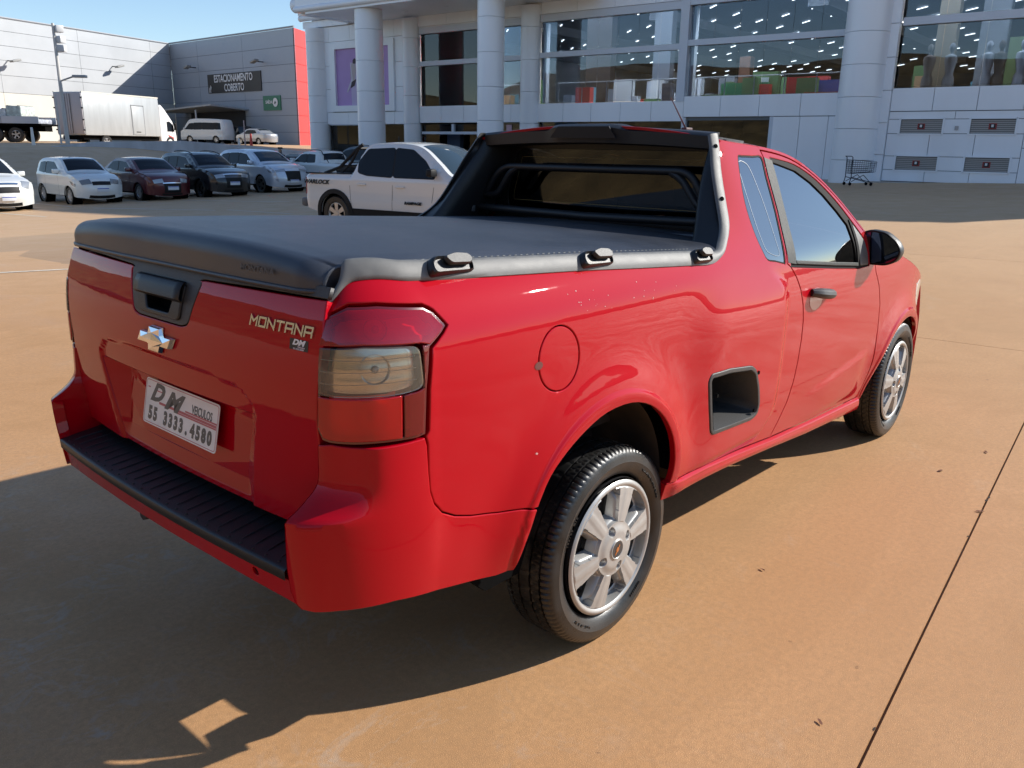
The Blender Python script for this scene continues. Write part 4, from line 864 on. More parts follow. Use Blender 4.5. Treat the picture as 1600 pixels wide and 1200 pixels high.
    if rails:
        for m in (1, -1):
            pts = [F(np.array([u_of(x, H)]), np.array([.86*m]))[0]+np.array([0, 0, .03+.02*sin(pi*q)]) for q, x in zip(lin(0, 1, 9), lin(xr+.25, mid+.35, 9))]; mb = MB(); mb.tube([tuple(p) for p in pts], .018, 6); mb.build('roof_rail', CBLK, root)
    if extras: extras(root, S, F, u_of)
    return root
PI_ = pi
def at_row(x, y=29.4): return (x, y, lot_z(x, y))
HD = -pi/2
def gr_patch(pl=.5, lam=(.62, .74, .52, .96), gz=(.56, .68, .0, .50), low=(.26, .40, .0, .62), chrome=None, lm=None, gm=None):
    p = [('headlamp', lam[0], lam[1], lam[2], lam[3], lm or CHM, .010), ('grille', gz[0], gz[1], -gz[3], gz[3], gm or CBLK, .008), ('lower_grille', low[0], low[1], -low[3], low[3], CBLK, .008)]
    if chrome: p.append(('chrome_bar', chrome[0], chrome[1], -chrome[2], chrome[2], M_CHR, .016))
    return {'patches': p, 'plate': pl}
def shift(c, dx): return [(a+dx, b) for a, b in c]
MW = mat('white_car_paint', (.70, .70, .67), rough=.35, coat=1); MM = mat('maroon_car_paint', (.085, .006, .012), rough=.4, coat=1, metal=.2); MK = mat('black_car_paint', (.008, .009, .012), rough=.35, coat=1); MS = mat('pearl_silver_car_paint', (.55, .59, .66), rough=.3, metal=.3, coat=1); MSG = mat('silver_car_paint', (.40, .42, .45), rough=.35, metal=.5, coat=1)
# origin of each car is at its rear bumper centre: place it so that its middle sits at the row
def park(x, y, L): return (x, y+L/2, lot_z(x, y)-.0)
# white city hatchback
prof = [(.06, .30), (.02, .55), (.05, .85), (.12, 1.10), (.26, 1.40), (.50, 1.49), (1.2, 1.52), (1.85, 1.48), (2.25, 1.28), (2.62, 1.05), (3.05, .98), (3.38, .86), (3.52, .68), (3.56, .45), (3.50, .24)]
make_car('small white hatchback facing the lot between a white minivan and a maroon car', 'car', park(10.6, 29.6, 3.57), HD, 3.57, 1.66, 1.50, prof, (.62, 2.92), .29, MW,
    windows=[[(.42, 1.05), (.50, 1.36), (.98, 1.40), (1.02, 1.00)], [(1.08, 1.0), (1.06, 1.40), (1.70, 1.39), (2.15, 1.13), (2.22, .98)]], screens=[((1.93, 1.46), (2.56, 1.08), .88, 'windscreen', CG), ((.13, 1.12), (.27, 1.40), .8, 'rear_window', CG)], belt=.95, seams=[[(1.04, .95), (1.0, .60), (.92, .40)], [(2.12, .95), (2.16, .60), (2.10, .30)], [(1.05, .30), (2.10, .29)]],
    grille=dict(gr_patch(.50, (.66, .80, .50, .97), (.62, .72, 0, .48), (.26, .36, 0, .70), lm=mat('smoked_lamp', (.16, .17, .18), rough=.15, coat=1)), side=[([(3.10, .80), (3.45, .70), (3.44, .60), (3.24, .66)], mat('smoked_lamp', (.16, .17, .18), rough=.15, coat=1))]), rim=.19, spokes=6)
# maroon sedan
prof = [(.05, .30), (.0, .60), (.06, .98), (.45, 1.06), (.80, 1.18), (1.35, 1.42), (2.0, 1.47), (2.55, 1.42), (2.95, 1.22), (3.32, 1.02), (3.80, .93), (4.05, .82), (4.15, .62), (4.16, .42), (4.10, .22)]
make_car('dark maroon sedan with chrome-edged grille between the small white hatchback and a black crossover', 'car', park(12.95, 29.6, 4.16), HD, 4.16, 1.73, 1.47, prof, (.85, 3.40), .30, MM,
    windows=[[(1.00, 1.08), (1.35, 1.33), (1.85, 1.37), (1.88, 1.0)], [(1.95, 1.0), (1.92, 1.37), (2.45, 1.33), (2.88, 1.08), (2.95, .97)]], screens=[((2.62, 1.40), (3.26, 1.05), .86, 'windscreen', CG), ((.84, 1.20), (1.30, 1.40), .8, 'rear_window', CG)], belt=.95,
    grille=gr_patch(.46, (.62, .74, .50, .98), (.34, .60, 0, .52), (.25, .32, 0, .6), chrome=(.595, .62, .56)), rim=.20, seams=[[(1.90, .95), (1.88, .30)], [(2.85, .95), (2.82, .30)]])
# black crossover
prof = [(.06, .35), (.0, .65), (.04, 1.0), (.20, 1.30), (.42, 1.54), (.9, 1.61), (1.7, 1.63), (2.35, 1.56), (2.85, 1.30), (3.15, 1.12), (3.75, 1.04), (4.10, .92), (4.24, .70), (4.27, .50), (4.20, .25)]
make_car('black compact crossover with roof rails and a chrome-topped grille in the parked row', 'car', park(15.27, 29.4, 4.27), HD, 4.27, 1.79, 1.62, prof, (.85, 3.42), .33, MK,
    windows=[[(.45, 1.15), (.62, 1.42), (1.0, 1.48), (1.02, 1.10)], [(1.08, 1.10), (1.06, 1.48), (1.68, 1.50), (1.72, 1.07)], [(1.80, 1.07), (1.76, 1.50), (2.30, 1.45), (2.72, 1.18), (2.82, 1.05)]], screens=[((2.42, 1.53), (3.06, 1.17), .86, 'windscreen', CG), ((.14, 1.15), (.38, 1.48), .8, 'rear_window', CG)], belt=1.02,
    grille=gr_patch(.55, (.72, .84, .50, .98), (.42, .70, 0, .50), (.26, .36, 0, .6), chrome=(.80, .83, .55)), rim=.22, rimmat=CDRK, rails=True, cladding=.05)
# pale silver SUV
prof = [(.08, .35), (.0, .70), (.05, 1.08), (.25, 1.42), (.50, 1.62), (1.1, 1.69), (1.9, 1.70), (2.55, 1.62), (3.05, 1.38), (3.38, 1.18), (3.95, 1.10), (4.32, .98), (4.46, .75), (4.50, .50), (4.42, .28)]
make_car('pearl silver-blue SUV with a dark diamond grille, right of the black crossover', 'suv', park(18.25, 30.0, 4.5), HD, 4.5, 1.84, 1.70, prof, (.90, 3.57), .35, MS,
    windows=[[(.40, 1.18), (.62, 1.50), (1.15, 1.56), (1.18, 1.14)], [(1.25, 1.14), (1.22, 1.56), (1.90, 1.58), (1.93, 1.12)], [(2.0, 1.12), (1.97, 1.58), (2.50, 1.52), (2.95, 1.23), (3.05, 1.10)]], screens=[((2.62, 1.59), (3.28, 1.23), .86, 'windscreen', CG2), ((.14, 1.18), (.45, 1.56), .8, 'rear_window', CG)], belt=1.07,
    grille=dict(gr_patch(.50, (.84, .92, .45, .98), (.52, .84, 0, .50), (.30, .40, 0, .6)), side=[([(4.10, .95), (4.42, .88), (4.40, .80), (4.2, .84)], CHM)]), rim=.24, rimmat=CDRK)
# white minivan cut by the left edge
prof = [(.06, .33), (.0, .65), (.04, 1.05), (.18, 1.45), (.45, 1.62), (1.2, 1.66), (2.2, 1.62), (2.75, 1.40), (3.25, 1.12), (3.75, 1.02), (4.15, .92), (4.30, .74), (4.35, .50), (4.28, .24)]
make_car('white minivan with a wide split grille cut off by the left edge', 'minivan', park(7.3, 28.9, 4.35), HD, 4.35, 1.74, 1.66, prof, (.85, 3.47), .31, MW,
    windows=[[(.35, 1.10), (.45, 1.48), (1.2, 1.52), (1.22, 1.06)], [(1.3, 1.06), (1.28, 1.52), (2.02, 1.50), (2.05, 1.03)], [(2.12, 1.03), (2.08, 1.50), (2.5, 1.43), (3.02, 1.08)]], screens=[((2.50, 1.52), (3.20, 1.14), .86, 'windscreen', CG)], belt=1.0,
    grille=gr_patch(.45, (.72, .92, .66, .99), (.60, .74, 0, .55), (.26, .36, 0, .6), chrome=(.80, .84, .5)), rim=.20)
# white work pickup facing away beyond the silver SUV, dark SUV behind it
prof = [(.05, .45), (.0, .75), (.04, 1.05), (1.30, 1.08), (1.55, 1.12), (1.72, 1.50), (2.1, 1.57), (2.8, 1.53), (3.3, 1.30), (3.6, 1.12), (4.1, 1.02), (4.40, .85), (4.46, .55), (4.40, .28)]
make_car('small white double-cab pickup facing away, seen over the bed of the large white pickup', 'pickup truck', (21.0, 27.0, lot_z(21, 29)), pi/2, 4.46, 1.73, 1.57, prof, (.85, 3.58), .31, MW,
    windows=[[(1.82, 1.10), (1.88, 1.44), (2.4, 1.46), (2.42, 1.08)], [(2.5, 1.08), (2.48, 1.46), (2.9, 1.43), (3.35, 1.12)]], screens=[((3.0, 1.48), (3.56, 1.14), .86, 'windscreen', CG), ((1.56, 1.16), (1.70, 1.45), .8, 'rear_window', CG)], belt=1.0, rails=True, grille=gr_patch())
prof_suv = [(.06, .35), (.0, .70), (.05, 1.10), (.22, 1.50), (.5, 1.70), (1.2, 1.74), (2.2, 1.72), (2.75, 1.58), (3.25, 1.25), (3.9, 1.12), (4.3, 1.0), (4.45, .7), (4.45, .45), (4.38, .28)]
suv_w = [[(.40, 1.20), (.55, 1.58), (1.2, 1.62), (1.22, 1.15)], [(1.3, 1.15), (1.28, 1.62), (2.0, 1.62), (2.03, 1.12)], [(2.1, 1.12), (2.07, 1.62), (2.6, 1.54), (3.1, 1.18)]]
make_car('black SUV with roof rack half hidden behind the small white double-cab pickup', 'suv', (23.6, 27.5, lot_z(23.6, 29)), pi/2, 4.45, 1.85, 1.74, prof_suv, (.9, 3.5), .35, MK, windows=suv_w, screens=[((2.85, 1.54), (3.3, 1.26), .86, 'windscreen', CG)], belt=1.08, rails=True, rimmat=CDRK, grille=gr_patch())
make_car('dark grey car parked far back beside the standing person', 'car', (*dl(48, 12.9), lot_z(*dl(48, 12.9))), HD, 4.16, 1.75, 1.47, [(.05, .30), (.0, .60), (.06, .98), (.45, 1.06), (.80, 1.18), (1.35, 1.42), (2.0, 1.47), (2.55, 1.42), (2.95, 1.22), (3.32, 1.02), (3.80, .93), (4.05, .82), (4.15, .62), (4.16, .42), (4.10, .22)], (.85, 3.40), .30, MK, windows=[[(1.00, 1.08), (1.35, 1.33), (2.45, 1.33), (2.95, .97)]], screens=[((2.62, 1.40), (3.26, 1.05), .86, 'windscreen', CG)], belt=.95, detail=False, grille=gr_patch())
# ---- the large white pickup behind the bed
prof = [(.10, .48), (.03, .70), (.06, 1.00), (.10, 1.14), (1.30, 1.165), (1.44, 1.17), (1.50, 1.30), (1.72, 1.70), (2.0, 1.775), (2.7, 1.78), (3.15, 1.70), (3.60, 1.42), (3.98, 1.18), (4.60, 1.12), (4.92, 1.0), (5.02, .75), (5.02, .45), (4.92, .30)]
def ram_extra(root, S, F, u_of):
    for m in (1, -1):
        mb = MB(); mb.tube([(.14, -.84*m, 1.165), (1.40, -.84*m, 1.19)], .030, 6, flat=.5); mb.build('bed_rail', CBLK, root)
        mb = MB(); mb.tube([(.60, -.76*m, 1.17), (1.00, -.72*m, 1.30), (1.42, -.66*m, 1.66), (1.56, -.62*m, 1.76)], .035, 8); mb.tube([(1.05, -.74*m, 1.18), (1.30, -.70*m, 1.40), (1.46, -.66*m, 1.66)], .028, 8); mb.build('roll_bar', CBLK, root)
        panel('tail_lamp', S, rounded([(.02, .72), (.17, .74), (.16, 1.06), (.07, 1.10), (.03, 1.02)], .03, 3), CTL, root, step=.06, m=m, rim=.002, flange=.01, off=.010, ref=np.array((2.5, 0, .6)))
        for (x, z) in ((1.78, .985), (2.78, .965)):
            p = S(np.array([x]), np.array([z]))[0]; mb = MB(); mb.bbox((x, (p[1]-.022)*m, z), (.11, .012, .016), None, .008); mb.build('door_handle', MW, root)
        for (txt, x, z, s, mt) in (('WARLOCK', .52, .995, .115, CBLK), ('RAMPAGE', 3.10, .665, .075, CBLK)):
            p = S(np.array([x]), np.array([z]))[0]; text_mesh('side_letters', txt, s, mt, root, frame_M((x, (p[1]-.024)*m, z), (1*m, 0, 0), (0, .06*m, 1)), .002, .25, .004, 1.25)
    mb = MB(); mb.tube([(1.44, -.66, 1.68), (1.44, .66, 1.68)], .03, 8); mb.tube([(1.05, -.72, 1.32), (1.05, .72, 1.32)], .03, 8); mb.bbox((.95, 0, 1.24), (.35, .45, .06), None, .03); mb.build('roll_bar_cross', CBLK, root)
    mb = MB(); mb.bbox((.04, 0, .56), (.09, .86, .09), None, .05); mb.build('rear_bumper', mat('bumper_grey', (.12, .12, .12), rough=.5), root)
RAMH = -1.409; _rc = np.array((8.68, 13.33)); RAMX, RAMY = _rc+np.array([-sin(RAMH), cos(RAMH)])*.90
make_car('large white double-cab pickup with black arch trims and roll bar, just behind the red pickup', 'pickup truck', (RAMX, RAMY, -.27), RAMH, 5.03, 1.89, 1.78, prof, (1.02, 4.02), .365, MW,
    windows=[[(1.66, 1.22), (1.64, 1.42), (1.84, 1.66), (2.52, 1.69), (2.56, 1.15), (1.90, 1.17)], [(2.60, 1.15), (2.56, 1.69), (2.98, 1.66), (3.32, 1.46), (3.62, 1.15)]],
    screens=[((3.10, 1.72), (3.90, 1.24), .88, 'windscreen', CG2), ((1.47, 1.22), (1.70, 1.66), .8, 'rear_window', CG)], belt=1.10, tumble=.33, seams=[[(1.44, 1.14), (1.46, .75), (1.50, .45)], [(2.58, 1.12), (2.56, .42)], [(3.62, 1.12), (3.56, .75), (3.50, .42)]], cladding=.085, rim=.225, rimmat=CSIL, spokes=6, grille=gr_patch(.5, (.86, 1.0, .5, .98), (.60, .90, 0, .6)), r=.10, extras=ram_extra, trim=CBLK)
# ---- terrace: van, sedan, dark SUV, box truck, flatbed
def on_up(D, L): return dl(D, L)
hv = lambda D1, p1, D2, p2: atan2(on_up(D2, p2)[1]-on_up(D1, p1)[1], on_up(D2, p2)[0]-on_up(D1, p1)[0])
prof = [(.05, .35), (.0, .8), (.05, 1.3), (.22, 2.05), (.6, 2.24), (2.5, 2.30), (3.9, 2.26), (4.4, 1.95), (4.85, 1.32), (5.25, 1.10), (5.35, .8), (5.35, .5), (5.28, .3)]
p_ = on_up(85, 28.0); make_car('tall white passenger van on the terrace between the box truck and a dark SUV', 'van', (p_[0], p_[1], UPZ), hv(85, 28, 87, 33.7), 5.35, 1.9, 2.28, prof, (1.0, 4.1), .34, MW,
    windows=[[(.35, 1.30), (.45, 1.90), (.95, 1.95), (.95, 1.28)], [(1.15, 1.28), (1.15, 1.92), (2.5, 1.95), (2.5, 1.28)], [(2.62, 1.28), (2.62, 1.95), (3.55, 1.93), (3.55, 1.26)], [(3.68, 1.26), (3.68, 1.90), (4.1, 1.85), (4.62, 1.30)]], screens=[((4.45, 1.90), (4.9, 1.34), .86, 'windscreen', CG)], belt=1.2, tumble=.14, name='passenger_van', grille=gr_patch(), plate=False)
p_ = on_up(88, 27.4); make_car('dark SUV parked beside the white van under the warehouse wall', 'suv', (p_[0], p_[1], UPZ), hv(88, 27.4, 92, 30.1), 4.45, 1.85, 1.74, prof_suv, (.9, 3.5), .35, MK, windows=suv_w, belt=1.08, detail=False, grille=gr_patch())
p_ = on_up(80, 22.5); make_car('silver sedan on the terrace in front of the warehouse wall', 'car', (p_[0], p_[1], 1.22), hv(80, 22.5, 82, 25.3), 4.4, 1.75, 1.45, [(.05, .30), (.0, .60), (.06, .98), (.55, 1.06), (.95, 1.22), (1.4, 1.40), (2.1, 1.45), (2.7, 1.40), (3.1, 1.20), (3.45, 1.0), (4.0, .90), (4.3, .80), (4.38, .62), (4.4, .42), (4.32, .22)], (.9, 3.55), .31, MSG, windows=[[(1.10, 1.05), (1.42, 1.31), (1.95, 1.35), (1.98, .98)], [(2.05, .98), (2.02, 1.35), (2.6, 1.31), (3.05, .97)]], screens=[((1.0, 1.24), (1.38, 1.38), .8, 'rear_window', CG)], belt=.95, detail=False, grille=gr_patch())
# box truck
A0, A1 = np.array(dl(62.0, 30.75)), np.array(dl(70, 28.5)); th = atan2(*(A1-A0)[::-1]); nl = np.array([-sin(th), cos(th)]); bt = empty('box_truck', (*(A0+nl*1.22), UPZ-.45), th, 'white box truck with double rear doors parked on the terrace left of the van', 'truck')
M_BOX = add_noise(mat('aluminium_box_side', (.40, .42, .43), rough=.45, metal=.25), .8, 6, .10, stretch=(3, 1, .5)); M_BOXR = mat('box_grey_door', (.42, .40, .41), rough=.6)
bt.scale = (1.12, 1, 1)
mb = MB(); mb.bbox((3.6, 0, 2.42), (3.6, 1.22, 1.47), None, .03); mb.build('cargo_box', M_BOX, bt); mb = MB()
for y in (-1.2, 1.2): mb.box(0, 7.2, y-.04, y+.04, 3.84, 3.93)
mb.build('box_edge_trim', mat('box_edge', (.62, .60, .52), rough=.5), bt, smooth=False)
for y in (-.60, .60): mb = MB(); mb.bbox((-.03, y, 2.42), (.03, .575, 1.40), None, .01); d = mb.build('rear_door', M_BOXR, bt); mb = MB(); mb.tube([(-.08, y*.35, 1.05), (-.08, y*.35, 3.75)], .03, 6); mb.build('locking_bar', mat('bar_grey', (.15, .15, .15)), d)
for y in (-1.2, 1.2):
    for z in (1.3, 2.0, 2.8, 3.5): mb = MB(); mb.bbox((-.06, y, z), (.04, .06, .05), None, .01); mb.build('door_hinge', M_DSTL, bt)
mb = MB(); 
for (x0, x1, z0, z1) in ((4.35, 4.41, 1.05, 3.2), (5.55, 5.61, 1.05, 3.2), (4.35, 5.61, 3.17, 3.23), (4.35, 5.61, 1.03, 1.08)): mb.box(x0, x1, -1.245, -1.222, z0, z1)
mb.build('side_door_frame', mat('frame_grey', (.22, .23, .24)), bt, smooth=False); mb = MB(); mb.bbox((4.98, -1.235, 2.1), (.56, .012, 1.03), None, .004); sd = mb.build('side_door', M_BOX, bt); mb = MB(); mb.bbox((4.9, -1.255, 1.25), (.22, .01, .03), None, .004); mb.build('door_latch', M_DSTL, sd)
mb = MB(); mb.box(.1, 8.7, -.9, .9, .62, .93); mb.build('chassis', M_GAP, bt, smooth=False)
cabp = [(7.32, .55), (7.32, 2.3), (7.35, 3.35), (7.6, 3.42), (8.0, 3.05), (8.5, 2.45), (8.75, 2.15), (9.02, 1.45), (9.1, 1.0), (9.08, .45)]
mb = MB(); mb.prism([(a, -1.12, b) for a, b in cabp], (0, 2.24, 0)); cb_ = mb.build('cab', mat('truck_white', (.70, .70, .70), rough=.4, coat=.5), bt, smooth=False); bv = cb_.modifiers.new('b', 'BEVEL'); bv.width = .12; bv.segments = 3
mb = MB(); mb.prism([(a, -1.128, b) for a, b in ((8.05, 1.35), (8.05, 2.1), (8.35, 2.15), (8.75, 1.85), (8.85, 1.35))], (0, .01, 0)); mb.build('cab_window', CG, cb_, smooth=False); mb = MB(); mb.prism([(8.72, -1.0, 2.16), (9.04, -1.0, 1.42), (9.04, 1.0, 1.42), (8.72, 1.0, 2.16)], (.03, 0, .02)); mb.build('windscreen', CG, cb_, smooth=False)
mb = MB(); mb.bbox((8.75, -1.32, 1.75), (.05, .10, .28), None, .03); mb.build('cab_mirror', CBLK, bt); mb = MB(); mb.prism([(a, -1.135, b) for a, b in ((8.1, 1.10), (8.7, .90), (8.7, .75), (8.2, .95))], (0, .008, 0)); mb.build('cab_stripe', mat('stripe_red', (.5, .05, .05)), bt, smooth=False)
for x in (1.9, 8.3):
    for m in (1, -1): add_wheel(bt, x, -1.0*m, .48, .48, .28, .27, m, CSIL)
# flatbed
A0 = np.array(dl(57.0, 29.7)); fl_ = empty('flatbed_truck', (*(A0+nl*1.2), UPZ-.05), th+pi, 'flatbed truck loaded with crates and bundles at the far left edge', 'truck')
th2 = atan2(*(np.array(dl(56, 44.5))-A0)[::-1]); fl_.rotation_euler = (0, 0, th2); 
mb = MB(); mb.box(-.1, 9.5, -1.2, 1.2, 1.05, 1.17); mb.box(0, 9.4, -.5, .5, .7, 1.04); mb.build('chassis', M_GAP, fl_, smooth=False)
for y in (-1.22, 1.22):
    for k in range(4): mb = MB(); mb.box(2.36*k+.02, 2.36*(k+1)-.02, y-.025, y+.025, 1.18, 1.62); sb_ = mb.build('side_board', mat('board_silver', (.50, .53, .58), rough=.4, metal=.3), fl_, smooth=False)
for x in (1.6, 2.9, 8.4):
    for m in (1, -1): add_wheel(fl_, x, -1.0*m, .48, .48, .28, .27, m, CSIL)
ld = random.Random(21); cols = [((.55, .55, .58), 'pale grey'), ((.62, .62, .60), 'white'), ((.30, .20, .13), 'brown'), ((.45, .50, .46), 'greenish white'), ((.60, .08, .04), 'orange red'), ((.40, .42, .48), 'blue grey')]
pos = [(.35, 5), (.9, 4), (1.6, 3), (2.6, 1), (3.7, 0), (4.7, 1), (5.9, 2), (7.2, 0), (8.4, 5)]
for k, (x, c) in enumerate(pos):
    w, h = (.22, .28) if x < 1 else (.48, ld.uniform(.75, 1.15)); wp = Matrix.Rotation(th2, 4, 'Z') @ Vector((x, .1, 1.17)); o = empty('load_bundle', tuple(fl_.location+wp), th2, '%s wrapped bundle on the flatbed, number %s from the tail' % (cols[c][1], ['one', 'two', 'three', 'four', 'five', 'six', 'seven', 'eight', 'nine'][k]) if False else '%s wrapped bundle %s on the flatbed truck' % (cols[c][1], ['at the very tail', 'second from the tail', 'third from the tail', 'fourth from the tail', 'in the middle', 'just past the middle', 'fourth from the front', 'second from the front', 'at the front'][k]), 'bundle', 'bundles on the flatbed')
    mb = MB(); mb.bbox((0, 0, h*.55), (w, .95, h*.55), Matrix.Rotation(ld.uniform(-.06, .06), 3, 'Z'), .08); mb.build('wrapped_block', add_noise(mat('wrap', cols[c][0], rough=.5), 6, 5, .35), o); mb = MB(); 
    for q in (-.35, .35): mb.tube([(q*w*2, -1.0, 0), (q*w*2, -1.0, h*1.1), (q*w*2, 1.0, h*1.1)], .025, 5)
    mb.build('strap', M_DSTL, o)
# person far back, seen over the parked cars
px_, py_ = dl(42, 11.46); pz = lot_z(px_, py_); per = empty('person', (px_, py_, pz), 0, 'person in dark clothes and cap standing behind the silver SUV', 'person')
def skin_body(name, J, E, mt, parent, lv=1):
    me = bpy.data.meshes.new(name); me.from_pydata([j[:3] for j in J], E, []); o = bpy.data.objects.new(name, me); COL.objects.link(o); o.parent = parent
    sk = o.modifiers.new('skin', 'SKIN'); 
    for v, j in zip(me.skin_vertices[0].data, J): v.radius = (j[3], j[4] if len(j) > 4 else j[3])
    me.skin_vertices[0].data[0].use_root = True; ss = o.modifiers.new('sub', 'SUBSURF'); ss.levels = lv; ss.render_levels = lv; me.materials.append(mt); sk.use_smooth_shade = True; return o
PJ = [(0, 0, .95, .14, .11), (0, 0, 1.15, .13, .10), (0, 0, 1.38, .17, .11), (0, 0, 1.50, .06), (0, .01, 1.62, .085, .10), (0, .01, 1.72, .075, .09), (.19, 0, 1.40, .055), (.25, -.02, 1.12, .042), (.24, -.10, .90, .035), (-.19, 0, 1.40, .055), (-.25, -.02, 1.12, .042), (-.24, -.10, .90, .035), (.10, 0, .88, .09), (.12, -.01, .50, .06), (.12, .02, .08, .045), (.12, -.12, .04, .04), (-.10, 0, .88, .09), (-.12, -.01, .50, .06), (-.12, .02, .08, .045), (-.12, -.12, .04, .04)]
PE = [(0, 1), (1, 2), (2, 3), (3, 4), (4, 5), (2, 6), (6, 7), (7, 8), (2, 9), (9, 10), (10, 11), (0, 12), (12, 13), (13, 14), (14, 15), (0, 16), (16, 17), (17, 18), (18, 19)]
per.rotation_euler = (0, 0, YAW-pi/2); bd = skin_body('body', PJ, PE, mat('dark_clothes', (.02, .02, .025), rough=.8), per)
mb = MB(); mb.bbox((0, .02, 1.76), (.095, .11, .045), None, .04); mb.build('cap', mat('cap_dark', (.03, .03, .03), rough=.8), per); mb = MB(); mb.bbox((0, -.075, 1.635), (.062, .03, .075), None, .028); mb.build('face', mat('skin_tone', (.35, .20, .13), rough=.6), per)
# ------------------------------------------------------------------ hero wheel: tread blocks, sidewall, six-spoke cover
TR, TW = .310, .190
def tyre_mesh():
    na = 384; ys = [-.095, -.0905, -.086, -.082, -.074, -.062, -.0605, -.055, -.0535, -.040, -.028, -.0265, -.021, -.0195, -.008, 0]
    prof = []                                    # (y, r, kind)
    side = [(-.070, .222, 0), (-.078, .228, 0), (-.086, .240, 0), (-.0925, .256, 0), (-.0945, .264, 0), (-.0952, .266, 0), (-.0945, .268, 0), (-.0925, .281, 0), (-.0895, .289, 0), (-.0872, .294, 1), (-.083, .300, 1), (-.076, .3055, 1), (-.066, .3080, 1), (-.0605, .3088, 1)]
    half = side+[(-.0600, .3010, 2), (-.0535, .3010, 2), (-.0530, .3092, 3), (-.042, .3096, 3), (-.031, .3099, 3), (-.0245, .3100, 3), (-.0240, .3015, 2), (-.0175, .3015, 2), (-.0170, .3100, 4), (0, .3103, 4)]
    full = half+[(-y, r, k) for y, r, k in half[::-1][1:]]
    V = []; 
    for i in range(na):
        a = 2*pi*i/na; ph = i % 4
        for (y, r, k) in full:
            rr = r
            if k == 1: rr = r-(.0040 if ph == 0 else 0)*min(1, max(0, (r-.292)/.008))
            if k == 3: rr = r-(.0035 if (i+int(abs(y)*260)) % 6 == 0 else 0)
            if k == 4: rr = r-(.0035 if i % 10 in (0, 1) and abs(y) > .004 else 0)
            V.append((rr*cos(a), y, rr*sin(a)))
    k = len(full); F = [(i*k+j, i*k+j+1, ((i+1) % na)*k+j+1, ((i+1) % na)*k+j) for i in range(na) for j in range(k-1)]
    me = bpy.data.meshes.new('tyre'); me.from_pydata(V, [], F); me.materials.append(M_RUB); me.polygons.foreach_set('use_smooth', [True]*len(me.polygons)); me.set_sharp_from_angle(angle=radians(32)); return me
def cover_mesh():
    """pressed hub cap: rim ring, six broad spokes, deep windows, four lug wells"""
    RO = .213; nr, na = 84, 432; V = []; 
    def win(r, a):
        """signed: >0 inside a window opening (metres from its edge)"""
        d = ((a-radians(40)) % (pi/3)); d = min(d, pi/3-d)           # angular distance from window middle
        hw = (pi/6)*(.60+.06*(r-.10)/.10)-.03                            # half angle of window
        e1 = (hw-d)*r; e2 = r-.088-.10*d*r/.1*0; e3 = .192-r-.25*d*d*.2; return min(e1, e2, e3)
    H = []
    for i in range(nr+1):
        r = RO*i/nr
        for j in range(na):
            a = 2*pi*j/na; e = win(r, a)
            y = -.022+.020*(r/RO)**2*0
            y = -.024*(1-(r/RO)**2*.55) if r < .192 else -.0108-.006*math.sin((r-.192)/.021*pi)
            d = ((a-radians(10)) % (pi/3)); d = min(d, pi/3-d)
            if .085 < r < .19: y += .0035*max(0, 1-abs(d*r-.016)/.006)*0-.0018*(1-float(sst(.002, .020, d*r)))      # raised rib along the spoke
            if r < .085: y -= .006*(1-float(sst(.050, .085, r)))
            if e > 0: y += .010+.058*float(sst(0, .026, e))*(1-float(sst(.150, .188, r)))+.022*float(sst(.150, .188, r))
            # lug wells
            for q in range(4):
                la = radians(20+90*q); dd = sqrt((r*cos(a)-.066*cos(la))**2+(r*sin(a)-.066*sin(la))**2); y += .016*(1-float(sst(.011, .0155, dd)))
            # centre cap
            if r < .036: y -= .004*(1-float(sst(.031, .034, r)))
            if r < .029: y += .0025*(1-float(sst(.026, .028, r)))
            V.append((r*cos(a), y, r*sin(a))); H.append((e, r))
    F = []
    for i in range(nr):
        for j in range(na):
            j2 = (j+1) % na; q = (i*na+j, i*na+j2, (i+1)*na+j2, (i+1)*na+j)
            if H[q[0]][0] > .011 and H[q[2]][0] > .011 and .1 < H[q[0]][1] < .17 and True:
                pass
            F.append(q)
    me = bpy.data.meshes.new('wheel_cover'); me.from_pydata(V, [], F); me.materials.append(M_SILV); me.polygons.foreach_set('use_smooth', [True]*len(me.polygons)); me.set_sharp_from_angle(angle=radians(30)); return me
ME_T = tyre_mesh(); ME_C = cover_mesh()
